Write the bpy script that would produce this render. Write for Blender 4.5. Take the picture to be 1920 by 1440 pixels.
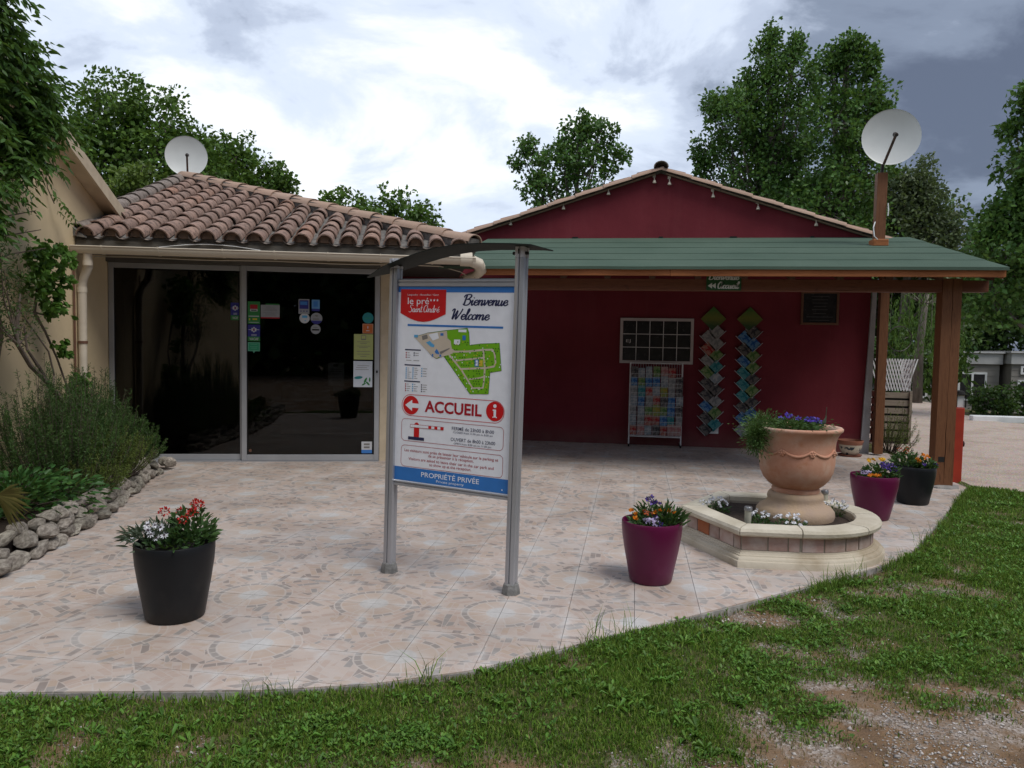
import bpy, math, random
import numpy as np
from mathutils import Matrix, Vector, Euler

for _o in list(bpy.data.objects):
    bpy.data.objects.remove(_o, do_unlink=True)
scene = bpy.context.scene
COL = scene.collection
rad = math.radians
random.seed(7)
rng = np.random.default_rng(11)

# ------------------------------------------------------------------ camera
CAM_H = 1.6
yaw, pitch, roll = rad(8.9), rad(3.17), rad(1.0)
fw = Vector((-math.sin(yaw) * math.cos(pitch), math.cos(yaw) * math.cos(pitch), -math.sin(pitch)))
rt0 = Vector((math.cos(yaw), math.sin(yaw), 0)); up0 = rt0.cross(fw)
rt = math.cos(roll) * rt0 + math.sin(roll) * up0
up = -math.sin(roll) * rt0 + math.cos(roll) * up0
cam_data = bpy.data.cameras.new('camera')
cam_data.sensor_width = 36.0
cam_data.lens = 1443.0 / 1920.0 * 36.0
cam_data.clip_start = 0.05
cam_data.clip_end = 600.0
cam = bpy.data.objects.new('camera', cam_data)
COL.objects.link(cam)
cam.matrix_world = Matrix(((rt.x, up.x, -fw.x, 0), (rt.y, up.y, -fw.y, 0), (rt.z, up.z, -fw.z, CAM_H), (0, 0, 0, 1)))
scene.camera = cam

# ------------------------------------------------------------------ sky, sun, exposure
SUN_EL, SUN_AZ = 57.0, 124.0          # azimuth measured from +Y towards +X: high, over the viewer's right shoulder
world = bpy.data.worlds.new('World')
scene.world = world
world.use_nodes = True
wt = world.node_tree
wt.nodes.clear()
def wn(t, **kw):
    n = wt.nodes.new(t)
    for k, v in kw.items():
        setattr(n, k, v)
    return n
def wl(a, b):
    wt.links.new(a, b)
w_out = wn('ShaderNodeOutputWorld')
sky = wn('ShaderNodeTexSky', sky_type='NISHITA', sun_disc=False)
sky.sun_elevation = rad(SUN_EL); sky.sun_rotation = rad(SUN_AZ)
bg_sky = wn('ShaderNodeBackground'); bg_sky.inputs['Strength'].default_value = 0.10
wl(sky.outputs[0], bg_sky.inputs['Color'])
tc = wn('ShaderNodeTexCoord')
sep = wn('ShaderNodeSeparateXYZ'); wl(tc.outputs['Generated'], sep.inputs[0])
zz = wn('ShaderNodeMath', operation='MAXIMUM'); wl(sep.outputs['Z'], zz.inputs[0]); zz.inputs[1].default_value = 0.0
zo = wn('ShaderNodeMath', operation='ADD'); wl(zz.outputs[0], zo.inputs[0]); zo.inputs[1].default_value = 0.32
dx = wn('ShaderNodeMath', operation='DIVIDE'); wl(sep.outputs['X'], dx.inputs[0]); wl(zo.outputs[0], dx.inputs[1])
dy = wn('ShaderNodeMath', operation='DIVIDE'); wl(sep.outputs['Y'], dy.inputs[0]); wl(zo.outputs[0], dy.inputs[1])
cmb = wn('ShaderNodeCombineXYZ'); wl(dx.outputs[0], cmb.inputs[0]); wl(dy.outputs[0], cmb.inputs[1])
def wnoise(scale, detail, rough, off, dist=0.0):
    mp = wn('ShaderNodeMapping'); wl(cmb.outputs[0], mp.inputs['Vector']); mp.inputs['Location'].default_value = off
    n = wn('ShaderNodeTexNoise'); wl(mp.outputs[0], n.inputs['Vector'])
    n.inputs['Scale'].default_value = scale; n.inputs['Detail'].default_value = detail
    n.inputs['Roughness'].default_value = rough; n.inputs['Distortion'].default_value = dist
    return n.outputs['Fac']
n_big = wnoise(0.75, 2.0, 0.5, (3.1, 0.4, 0.0))
n_mid = wnoise(2.6, 7.0, 0.58, (1.7, 5.2, 0.0), 0.35)
# a heavy bank of rain cloud lies to the east of the place, thin bright cloud to the west
east = wn('ShaderNodeMath', operation='MULTIPLY'); wl(dx.outputs[0], east.inputs[0]); east.inputs[1].default_value = -0.30
east_c = wn('ShaderNodeClamp'); wl(east.outputs[0], east_c.inputs[0]); east_c.inputs['Min'].default_value = -0.40; east_c.inputs['Max'].default_value = 0.16
s1 = wn('ShaderNodeMath', operation='MULTIPLY_ADD'); wl(n_big, s1.inputs[0]); s1.inputs[1].default_value = 0.80; s1.inputs[2].default_value = -0.42
s2 = wn('ShaderNodeMath', operation='MULTIPLY_ADD'); wl(n_mid, s2.inputs[0]); s2.inputs[1].default_value = 1.15; wl(s1.outputs[0], s2.inputs[2])
s3 = wn('ShaderNodeMath', operation='ADD'); wl(s2.outputs[0], s3.inputs[0]); wl(east_c.outputs[0], s3.inputs[1])
cr = wn('ShaderNodeValToRGB'); wl(s3.outputs[0], cr.inputs[0])
cr.color_ramp.interpolation = 'EASE'
els = cr.color_ramp.elements
els[0].position = 0.22; els[0].color = (0.102, 0.124, 0.180, 1)
els[1].position = 0.86; els[1].color = (0.86, 0.885, 0.92, 1)
e = els.new(0.42); e.color = (0.205, 0.245, 0.325, 1)
e = els.new(0.56); e.color = (0.44, 0.50, 0.62, 1)
e = els.new(0.68); e.color = (0.62, 0.69, 0.81, 1)
bg_cloud = wn('ShaderNodeBackground'); bg_cloud.inputs['Strength'].default_value = 0.86
wl(cr.outputs[0], bg_cloud.inputs['Color'])
mixw = wn('ShaderNodeMixShader'); mixw.inputs[0].default_value = 0.93
wl(bg_sky.outputs[0], mixw.inputs[1]); wl(bg_cloud.outputs[0], mixw.inputs[2]); wl(mixw.outputs[0], w_out.inputs['Surface'])

sun_data = bpy.data.lights.new('sun', 'SUN')
sun_data.energy = 1.7; sun_data.angle = rad(30); sun_data.color = (1.0, 0.97, 0.92)
sun = bpy.data.objects.new('sun', sun_data); COL.objects.link(sun)
_sd = Vector((math.sin(rad(SUN_AZ)) * math.cos(rad(SUN_EL)), math.cos(rad(SUN_AZ)) * math.cos(rad(SUN_EL)), math.sin(rad(SUN_EL))))
sun.rotation_euler = _sd.to_track_quat('Z', 'Y').to_euler()
sun.location = (0, 0, 30)

vs = scene.view_settings
vs.view_transform = 'Standard'; vs.look = 'None'; vs.exposure = 0.60; vs.gamma = 1.0
vs.use_curve_mapping = False
scene.cycles.max_bounces = 6
scene.cycles.transparent_max_bounces = 12

# ------------------------------------------------------------------ helpers
WM = {}                      # world matrices of the objects made here
def tag(o, label=None, cat=None, group=None, kind=None):
    if label: o['label'] = label
    if cat: o['category'] = cat
    if group: o['group'] = group
    if kind: o['kind'] = kind
    return o
def empty(name, loc=(0, 0, 0), rz=0.0, label=None, cat=None, group=None):
    o = bpy.data.objects.new(name, None); COL.objects.link(o)
    o.location = loc; o.rotation_euler = (0, 0, rz); o.empty_display_size = 0.1
    WM[o.name] = Matrix.Translation(loc) @ Matrix.Rotation(rz, 4, 'Z')
    return tag(o, label, cat, group)
def link_mesh(name, me, parent=None, mat=None, M=None):
    """one more object that shares mesh data; M = its world matrix"""
    o = bpy.data.objects.new(name, me); COL.objects.link(o)
    M = M or Matrix.Identity(4)
    if parent is not None:
        o.parent = parent
        o.matrix_basis = WM[parent.name].inverted() @ M
    else:
        o.matrix_basis = M
    WM[o.name] = M
    if mat is not None:
        o.material_slots[0].link = 'OBJECT'; o.material_slots[0].material = mat
    return o

class MB:
    def __init__(s, T=None):
        s.v, s.f, s.m = [], [], []
        s.T = T or Matrix.Identity(4); s.mi = 0
    def add(s, vs, fs, M=None):
        b = len(s.v); M = s.T @ M if M is not None else s.T
        s.v += [tuple(M @ Vector(p)) for p in vs]
        for f in fs:
            s.f.append(tuple(i + b for i in f)); s.m.append(s.mi)
        return s
    def box(s, x0, x1, y0, y1, z0, z1, M=None):
        vs = [(x0, y0, z0), (x1, y0, z0), (x1, y1, z0), (x0, y1, z0), (x0, y0, z1), (x1, y0, z1), (x1, y1, z1), (x0, y1, z1)]
        return s.add(vs, [(0, 3, 2, 1), (4, 5, 6, 7), (0, 1, 5, 4), (1, 2, 6, 5), (2, 3, 7, 6), (3, 0, 4, 7)], M)
    def prism(s, pts, a, b, axis='z', M=None):
        """extrude a polygon (ccw) between a and b along an axis"""
        n = len(pts)
        def P(p, h):
            return (p[0], p[1], h) if axis == 'z' else ((p[0], h, p[1]) if axis == 'y' else (h, p[0], p[1]))
        vs = [P(p, a) for p in pts] + [P(p, b) for p in pts]
        fs = [tuple(reversed(range(n))), tuple(range(n, 2 * n))]
        for i in range(n):
            j = (i + 1) % n
            fs.append((i, j, j + n, i + n))
        return s.add(vs, fs, M)
    def lathe(s, prof, c=(0, 0, 0), n=28, M=None, cap0=False, cap1=False):
        vs, fs = [], []
        for r, z in prof:
            for i in range(n):
                a = 2 * math.pi * i / n
                vs.append((c[0] + r * math.cos(a), c[1] + r * math.sin(a), c[2] + z))
        for k in range(len(prof) - 1):
            for i in range(n):
                j = (i + 1) % n
                fs.append((k * n + i, k * n + j, (k + 1) * n + j, (k + 1) * n + i))
        if cap0: fs.append(tuple(reversed(range(n))))
        if cap1: fs.append(tuple(range((len(prof) - 1) * n, len(prof) * n)))
        return s.add(vs, fs, M)
    def tube(s, pts, r, n=8, M=None, caps=True):
        """round tube along a polyline; r a number or one per point"""
        pts = [Vector(p) for p in pts]; k = len(pts)
        rs = r if hasattr(r, '__len__') else [r] * k
        vs, fs = [], []
        d0 = (pts[1] - pts[0]).normalized()
        ref = Vector((0, 0, 1)) if abs(d0.z) < 0.9 else Vector((1, 0, 0))
        X = d0.cross(ref).normalized()
        for i in range(k):
            d = (pts[min(i + 1, k - 1)] - pts[max(i - 1, 0)])
            d = d.normalized() if d.length > 1e-9 else d0
            X = (X - d * X.dot(d)); X = X.normalized() if X.length > 1e-6 else d.orthogonal().normalized()
            Y = d.cross(X)
            for q in range(n):
                a = 2 * math.pi * q / n
                vs.append(tuple(pts[i] + (X * math.cos(a) + Y * math.sin(a)) * rs[i]))
        for i in range(k - 1):
            for q in range(n):
                w = (q + 1) % n
                fs.append((i * n + q, i * n + w, (i + 1) * n + w, (i + 1) * n + q))
        if caps:
            fs.append(tuple(reversed(range(n)))); fs.append(tuple(range((k - 1) * n, k * n)))
        return s.add(vs, fs, M)
    def bar(s, a, b, w, h, upv=(0, 0, 1), M=None):
        """square bar from a to b, w across, h along up"""
        a, b = Vector(a), Vector(b); d = (b - a).normalized(); u = Vector(upv)
        X = d.cross(u).normalized(); Y = X.cross(d).normalized()
        vs = []
        for p in (a, b):
            for sx, sy in ((-1, -1), (1, -1), (1, 1), (-1, 1)):
                vs.append(tuple(p + X * (sx * w / 2) + Y * (sy * h / 2)))
        return s.add(vs, [(3, 2, 1, 0), (4, 5, 6, 7), (0, 1, 5, 4), (1, 2, 6, 5), (2, 3, 7, 6), (3, 0, 4, 7)], M)
    def mesh(s, name, mats, parent=None, smooth=False, Minv=None):
        me = bpy.data.meshes.new(name)
        vs = s.v
        if Minv is not None:
            vs = [tuple(Minv @ Vector(p)) for p in vs]
        me.from_pydata(vs, [], s.f); me.validate()
        for m in (mats if isinstance(mats, (list, tuple)) else [mats]):
            me.materials.append(m)
        if len(me.polygons) == len(s.m):
            me.polygons.foreach_set('material_index', s.m)
        if smooth:
            me.polygons.foreach_set('use_smooth', [True] * len(me.polygons))
        me.update()
        return me
    def build(s, name, mats, parent=None, smooth=False, bev=0.0, auto=None):
        Minv = WM[parent.name].inverted() if parent is not None else None
        me = s.mesh(name, mats, smooth=smooth or auto is not None, Minv=Minv)
        o = bpy.data.objects.new(name, me); COL.objects.link(o)
        if parent is not None:
            o.parent = parent; WM[o.name] = WM[parent.name].copy()
        else:
            WM[o.name] = Matrix.Identity(4)
        if auto is not None:
            me.set_sharp_from_angle(angle=rad(auto))
        if bev:
            b = o.modifiers.new('edge', 'BEVEL'); b.width = bev; b.segments = 2; b.limit_method = 'ANGLE'; b.angle_limit = rad(40)
        return o

def np_mesh(name, V, F, mat, parent=None, smooth=False):
    """big meshes from numpy arrays, F = (n,3) or (n,4)"""
    V = np.asarray(V, dtype=np.float64); F = np.asarray(F, dtype=np.int32)
    if parent is not None:
        Mi = np.array(WM[parent.name].inverted()); V = V @ Mi[:3, :3].T + Mi[:3, 3]
    me = bpy.data.meshes.new(name)
    me.vertices.add(len(V)); me.vertices.foreach_set('co', V.astype(np.float32).ravel())
    k = F.shape[1]
    me.loops.add(F.size); me.loops.foreach_set('vertex_index', F.ravel())
    me.polygons.add(len(F)); me.polygons.foreach_set('loop_start', np.arange(0, F.size, k, dtype=np.int32))
    me.polygons.foreach_set('loop_total', np.full(len(F), k, dtype=np.int32))
    if smooth: me.polygons.foreach_set('use_smooth', np.ones(len(F), dtype=bool))
    me.update(calc_edges=True); me.validate()
    me.materials.append(mat)
    o = bpy.data.objects.new(name, me); COL.objects.link(o)
    if parent is not None:
        o.parent = parent; WM[o.name] = WM[parent.name].copy()
    else:
        WM[o.name] = Matrix.Identity(4)
    return o

def vnoise(x, y, seed=0):
    """smooth value noise 0..1 for numpy arrays"""
    xi, yi = np.floor(x).astype(int), np.floor(y).astype(int)
    fx, fy = x - xi, y - yi
    fx, fy = fx * fx * (3 - 2 * fx), fy * fy * (3 - 2 * fy)
    def h(a, b):
        n = (a * 374761393 + b * 668265263 + seed * 982451653) & 0x7fffffff
        n = ((n ^ (n >> 13)) * 1274126177) & 0x7fffffff
        return ((n ^ (n >> 16)) & 0xffff) / 65535.0
    return (h(xi, yi) * (1 - fx) + h(xi + 1, yi) * fx) * (1 - fy) + (h(xi, yi + 1) * (1 - fx) + h(xi + 1, yi + 1) * fx) * fy

# ------------------------------------------------------------------ materials
def srgb(r, g, b):
    f = lambda c: (c / 255 / 12.92) if c / 255 <= 0.04045 else ((c / 255 + 0.055) / 1.055) ** 2.4
    return (f(r), f(g), f(b))
class NT:
    def __init__(s, name):
        s.mat = bpy.data.materials.new(name); s.mat.use_nodes = True
        s.t = s.mat.node_tree; s.b = s.t.nodes['Principled BSDF']; s.out = s.t.nodes['Material Output']
    def n(s, typ, ins=None, **kw):
        n = s.t.nodes.new(typ)
        for k, v in kw.items(): setattr(n, k, v)
        for k, v in (ins or {}).items():
            if hasattr(v, 'is_output') or isinstance(v, bpy.types.NodeSocket): s.t.links.new(v, n.inputs[k])
            else: n.inputs[k].default_value = v
        return n
    def l(s, a, b): s.t.links.new(a, b)
    def math(s, op, a, b=0.0, c=0.0, clamp=False):
        n = s.n('ShaderNodeMath', operation=op); n.use_clamp = clamp
        for i, v in enumerate((a, b, c)):
            if isinstance(v, bpy.types.NodeSocket): s.l(v, n.inputs[i])
            else: n.inputs[i].default_value = v
        return n.outputs[0]
    def mix(s, f, a, b, blend='MIX'):
        n = s.n('ShaderNodeMix', data_type='RGBA', blend_type=blend)
        for i, v in ((0, f), (6, a), (7, b)):
            if isinstance(v, bpy.types.NodeSocket): s.l(v, n.inputs[i])
            elif i == 0: n.inputs[0].default_value = v
            else: n.inputs[i].default_value = (*v[:3], 1)
        return n.outputs[2]
    def ramp(s, f, stops, interp='LINEAR'):
        n = s.n('ShaderNodeValToRGB'); s.l(f, n.inputs[0]); r = n.color_ramp; r.interpolation = interp
        r.elements[0].position, r.elements[0].color = stops[0][0], (*stops[0][1], 1)
        r.elements[1].position, r.elements[1].color = stops[-1][0], (*stops[-1][1], 1)
        for p, c in stops[1:-1]:
            e = r.elements.new(p); e.color = (*c, 1)
        return n.outputs[0]
    def noise(s, vec, scale, detail=4, rough=0.55, dist=0.0):
        return s.n('ShaderNodeTexNoise', {'Vector': vec, 'Scale': scale, 'Detail': detail, 'Roughness': rough, 'Distortion': dist}).outputs['Fac']
    def coord(s, kind='Object'):
        if kind == 'Position': return s.n('ShaderNodeNewGeometry').outputs['Position']
        return s.n('ShaderNodeTexCoord').outputs[kind]
    def bump(s, h, strength=0.3, dist=0.01):
        n = s.n('ShaderNodeBump', {'Height': h, 'Strength': strength, 'Distance': dist})
        s.l(n.outputs[0], s.b.inputs['Normal'])
    def base(s, c, rough=0.6, metal=0.0, spec=0.4):
        if isinstance(c, bpy.types.NodeSocket): s.l(c, s.b.inputs['Base Color'])
        else: s.b.inputs['Base Color'].default_value = (*c[:3], 1)
        if isinstance(rough, bpy.types.NodeSocket): s.l(rough, s.b.inputs['Roughness'])
        else: s.b.inputs['Roughness'].default_value = rough
        s.b.inputs['Metallic'].default_value = metal
        s.b.inputs['Specular IOR Level'].default_value = spec
        return s.mat

def pm(name, c1, c2=None, scale=6.0, rough=0.7, metal=0.0, spec=0.35, bump=0.0, bscale=40.0, rand=0.0, island=0.0, lo=0.35, hi=0.65, stretch=None, detail=5, bdist=0.01):
    """generic procedural surface: two tones broken by noise, fine relief, variation from piece to piece"""
    t = NT(name); v = t.coord()
    if stretch:
        mp = t.n('ShaderNodeMapping', {'Vector': v}); mp.inputs['Scale'].default_value = stretch; v = mp.outputs[0]
    c2 = c2 or tuple(x * 0.82 for x in c1)
    f = t.noise(v, scale, detail)
    col = t.ramp(f, [(lo, c1), (hi, c2)])
    if rand or island:
        r = t.n('ShaderNodeObjectInfo').outputs['Random'] if rand else t.n('ShaderNodeNewGeometry').outputs['Random Per Island']
        amt = rand or island
        k = t.math('MULTIPLY_ADD', r, 2 * amt, 1 - amt)
        hs = t.n('ShaderNodeHueSaturation', {'Color': col, 'Value': k})
        h2 = t.math('MULTIPLY_ADD', t.math('FRACT', t.math('MULTIPLY', r, 7.31)), 0.03 * min(1, amt * 4), 0.5 - 0.015 * min(1, amt * 4))
        t.l(h2, hs.inputs['Hue'])
        col = hs.outputs[0]
    if bump:
        t.bump(t.noise(v, bscale, 4, 0.6), bump, bdist)
    rr = t.math('MULTIPLY_ADD', t.noise(v, scale * 2.3, 3), 0.16, rough - 0.08)
    return t.base(col, rr, metal, spec)

def leafmat(name, c1, c2, rough=0.5, trans=0.25, var=0.35):
    t = NT(name); g = t.n('ShaderNodeNewGeometry')
    r = g.outputs['Random Per Island']
    col = t.mix(r, c1, c2)
    k = t.math('MULTIPLY_ADD', t.math('FRACT', t.math('MULTIPLY', r, 13.7)), 2 * var, 1 - var)
    col = t.n('ShaderNodeHueSaturation', {'Color': col, 'Value': k}).outputs[0]
    t.base(col, rough, 0, 0.3)
    tr = t.n('ShaderNodeBsdfTranslucent', {'Color': t.mix(0.5, col, (0.16, 0.24, 0.03))})
    m = t.n('ShaderNodeMixShader', {0: trans}); t.l(t.b.outputs[0], m.inputs[1]); t.l(tr.outputs[0], m.inputs[2])
    t.l(m.outputs[0], t.out.inputs['Surface'])
    return t.mat

def flat(name, c, rough=0.5, spec=0.35):
    """flat print colour, a touch of unevenness"""
    return pm(name, c, tuple(x * 0.93 for x in c), scale=14, rough=rough, spec=spec)
# ------------------------------------------------------------------ ground
TERR = [(-7.2, 2.0), (-1.6, 3.2), (-1.15, 3.36), (-0.75, 3.58), (-0.31, 3.95), (0.43, 4.62), (1.36, 5.45), (1.9, 6.0), (2.21, 6.4), (2.56, 7.05), (3.6, 9.05), (3.86, 9.55), (3.86, 12.4), (-7.2, 12.4)]
def terr_sd(x, y):
    """signed distance-like value: negative inside the terrace"""
    d = np.full(np.shape(x), -1e9)
    n = len(TERR)
    for i in range(n):
        a, b = TERR[i], TERR[(i + 1) % n]
        ex, ey = b[0] - a[0], b[1] - a[1]; L = math.hypot(ex, ey)
        d = np.maximum(d, ((x - a[0]) * ey - (y - a[1]) * ex) / L)
    return d
BX = [-6, -1.11, -0.66, -0.36, 0.07, 0.42, 0.84, 1.3, 1.76, 2.22, 4.0, 9.0]
BY = [2.2, 2.64, 2.86, 3.00, 3.27, 3.46, 3.85, 4.14, 4.33, 4.62, 5.3, 7.0]
def bare(x, y):
    yb = np.interp(x, BX, BY)
    n = vnoise(x * 2.1, y * 2.6, 3) * 0.6 + vnoise(x * 5.3, y * 6.1, 5) * 0.4
    v = (yb - y) / 0.55 + (n - 0.55) * 2.6 + 0.25
    p = np.exp(-(((x - 0.75) / 0.28) ** 2 + ((y - 4.72) / 0.14) ** 2)) * 1.1 * (0.5 + n)      # scuffed patch by the tiles
    g = (vnoise(x * 1.3, y * 1.5, 71) * 0.55 + vnoise(x * 4.1, y * 4.7, 72) * 0.45 - 0.56) * 3.2     # thin places all over
    e = 0.75 * np.exp(-np.clip(terr_sd(x, y), 0, 9) / 0.045) * (0.4 + n)                              # soil line along the tiles
    return np.clip(np.maximum(np.maximum(v, p), np.maximum(g, e)), 0, 1)
def ground_z(x, y):
    z = -0.045 + 0.022 * (vnoise(x * 1.7, y * 1.7, 1) - 0.5) + 0.018 * (vnoise(x * 5, y * 5, 2) - 0.5)
    sd = terr_sd(x, y)
    z = np.where(sd < 0.004, -0.075, z + 0.012 + 0.022 * np.exp(-np.clip(sd, 0, 9) / 0.12))
    z = z - 0.02 * bare(x, y) * (y < 8)
    t = np.clip((y - 21) / 7, 0, 1) * np.clip((x - 8.5) / 2.5, 0, 1)
    return z - 1.5 * t * t * (3 - 2 * t)
gx = np.unique(np.concatenate([np.linspace(-300, -8, 14), np.linspace(-8, -3.2, 30), np.linspace(-3.2, 6, 170), np.linspace(6, 16, 30), np.linspace(16, 300, 14)]))
gy = np.unique(np.concatenate([np.linspace(-300, -4, 12), np.linspace(-4, 2, 18), np.linspace(2, 10, 150), np.linspace(10, 40, 60), np.linspace(40, 400, 12)]))
GX, GY = np.meshgrid(gx, gy)
GZ = ground_z(GX, GY)
nx, ny = len(gx), len(gy)
idx = np.arange(nx * ny).reshape(ny, nx)
GF = np.stack([idx[:-1, :-1].ravel(), idx[:-1, 1:].ravel(), idx[1:, 1:].ravel(), idx[1:, :-1].ravel()], 1)

t = NT('lawn_soil'); v = t.coord('Position')
att = t.n('ShaderNodeAttribute', attribute_name='bare').outputs['Fac']
green = t.ramp(t.noise(v, 9, 6, 0.65), [(0.3, (0.040, 0.050, 0.018)), (0.5, (0.070, 0.080, 0.028)), (0.7, (0.15, 0.115, 0.06))])
soil = t.ramp(t.noise(v, 5, 6, 0.6), [(0.3, (0.115, 0.078, 0.052)), (0.48, (0.20, 0.125, 0.072)), (0.7, (0.20, 0.155, 0.115))])
vor = t.n('ShaderNodeTexVoronoi', {'Vector': v, 'Scale': 95.0})
grit = t.ramp(t.math('FRACT', t.math('MULTIPLY', vor.outputs['Color'], 3.3)), [(0.0, (0.15, 0.12, 0.10)), (0.5, (0.30, 0.26, 0.23)), (1.0, (0.52, 0.48, 0.45))])
gm = t.ramp(t.noise(v, 2.6, 5, 0.7), [(0.47, (0, 0, 0)), (0.6, (0.8, 0.8, 0.8))])
soil = t.mix(gm, soil, grit)
f = t.math('ADD', att, t.math('MULTIPLY_ADD', t.noise(v, 22, 4), 0.6, -0.3))
col = t.mix(t.n('ShaderNodeClamp', {0: t.math('MULTIPLY_ADD', f, 2.2, -0.5)}).outputs[0], green, soil)
t.bump(t.math('ADD', t.noise(v, 60, 5, 0.7), t.math('MULTIPLY', vor.outputs['Distance'], 0.8)), 0.6, 0.012)
M_ground = t.base(col, 0.95, 0, 0.1)
ground = np_mesh('ground', np.stack([GX.ravel(), GY.ravel(), GZ.ravel()], 1), GF, M_ground, smooth=True)
a = ground.data.attributes.new('bare', 'FLOAT', 'POINT')
a.data.foreach_set('value', bare(GX.ravel(), GY.ravel()).astype(np.float32))
tag(ground, 'lawn with worn bare patches in front of the tiled terrace', None, None, 'structure')

# gravel drive beyond the corner post
t = NT('drive_gravel'); v = t.coord('Position')
vor = t.n('ShaderNodeTexVoronoi', {'Vector': v, 'Scale': 45.0})
c = t.ramp(t.noise(v, 1.3, 6, 0.65), [(0.3, (0.34, 0.27, 0.22)), (0.55, (0.46, 0.38, 0.33)), (0.75, (0.38, 0.33, 0.28))])
c = t.mix(0.28, c, vor.outputs['Color'], 'SOFT_LIGHT')
t.bump(vor.outputs['Distance'], 0.5, 0.02)
M_drive = t.base(c, 0.95, 0, 0.1)
mb = MB()
drive = [(4.02, 9.75), (4.6, 9.45), (7, 9.2), (14, 8.5), (60, 8), (60, 18.3), (9.6, 18.2), (8.2, 18.6), (8.1, 21), (8.9, 24), (8.6, 27), (5.0, 27), (4.02, 26)]
mb.prism(drive, -0.06, -0.016)
drv = mb.build('gravel_road', M_drive)
tag(drv, 'pale pinkish gravel drive running past the corner post', None, None, 'structure')

# ------------------------------------------------------------------ terrace: bed + ceramic tiles
TSX, TSY, TX0, TY0 = 0.39, 0.36, -1.512, 3.68
t = NT('printed_mosaic_tile'); v = t.coord('Position')
sp = t.n('ShaderNodeSeparateXYZ', {0: v})
px = t.math('MULTIPLY_ADD', sp.outputs[0], 1 / (2 * TSX), -(TX0 + TSX) / (2 * TSX))
row = t.math('FLOOR', t.math('MULTIPLY_ADD', sp.outputs[1], 1 / (2 * TSY), -TY0 / (2 * TSY) + 0.5))
par = t.math('MULTIPLY', row, 0.5)
qx = t.math('MULTIPLY', t.math('SUBTRACT', t.math('FRACT', t.math('ADD', t.math('SUBTRACT', px, par), 0.5)), 0.5), 2 * TSX)
qy = t.math('MULTIPLY', t.math('SUBTRACT', t.math('FRACT', t.math('MULTIPLY_ADD', sp.outputs[1], 1 / (2 * TSY), -TY0 / (2 * TSY) + 0.5)), 0.5), 2 * TSY)
warp = t.math('MULTIPLY_ADD', t.noise(v, 16, 2), 0.016, -0.008)
r = t.math('ADD', t.math('SQRT', t.math('ADD', t.math('MULTIPLY', qx, qx), t.math('MULTIPLY', qy, qy))), warp)
ang = t.math('ARCTAN2', qy, qx)
def band(x, a, b, s=0.004):       # 1 between a and b
    u = t.math('MULTIPLY_ADD', x, 1 / s, -a / s, clamp=True); w = t.math('MULTIPLY_ADD', x, -1 / s, b / s, clamp=True)
    return t.math('MULTIPLY', u, w)
def seg(k, width, ph=0.0):        # 1 on radial joints
    fr = t.math('ABSOLUTE', t.math('SUBTRACT', t.math('FRACT', t.math('MULTIPLY_ADD', ang, k / (2 * math.pi), ph)), 0.5))
    arc = t.math('MULTIPLY', fr, t.math('MULTIPLY', r, 2 * math.pi / k))
    return t.math('LESS_THAN', arc, width)
def segid(k, ph=0.0):
    i = t.math('FLOOR', t.math('MULTIPLY_ADD', ang, k / (2 * math.pi), ph + 0.5))
    return t.math('FRACT', t.math('MULTIPLY', t.math('SINE', t.math('MULTIPLY_ADD', i, 12.99, t.math('MULTIPLY', row, 3.7))), 43758.5))
# field of short stone strips, laid at changing angles
vc = t.n('ShaderNodeTexVoronoi', {'Vector': v, 'Scale': 6.4, 'Randomness': 1.0})
csep = t.n('ShaderNodeSeparateColor', {0: vc.outputs['Color']})
an = t.math('MULTIPLY', t.math('FLOOR', t.math('MULTIPLY', csep.outputs[0], 6.0)), math.pi / 6)
rot = t.n('ShaderNodeVectorRotate', {'Vector': v, 'Angle': an}, rotation_type='Z_AXIS')
br = t.n('ShaderNodeTexBrick', {'Vector': rot.outputs[0], 'Color1': (0, 0, 0, 1), 'Color2': (1, 1, 1, 1), 'Mortar': (0.5, 0.5, 0.5, 1), 'Scale': 1.0,
         'Mortar Size': 0.0026, 'Mortar Smooth': 0.2, 'Bias': 0.0, 'Brick Width': 0.105, 'Row Height': 0.040})
br.offset = 0.37
bc = t.n('ShaderNodeSeparateColor', {0: br.outputs['Color']}).outputs[0]
PEACH, PALE, TAN, TAUPE, GREY = (0.455, 0.325, 0.255), (0.49, 0.38, 0.315), (0.455, 0.325, 0.235), (0.285, 0.228, 0.198), (0.31, 0.275, 0.25)
bc = t.math('FRACT', t.math('ADD', bc, csep.outputs[1]))
field = t.ramp(bc, [(0.0, PALE), (0.22, PEACH), (0.46, TAN), (0.56, PALE), (0.66, TAUPE), (0.80, GREY), (0.90, PEACH)], 'CONSTANT')
JOINT = (0.51, 0.43, 0.375)
FJ = (0.49, 0.395, 0.335)
field = t.mix(br.outputs['Fac'], field, FJ)
ve = t.n('ShaderNodeTexVoronoi', {'Vector': v, 'Scale': 6.4}, feature='DISTANCE_TO_EDGE')
field = t.mix(t.math('LESS_THAN', ve.outputs['Distance'], 0.012), field, FJ)
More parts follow.
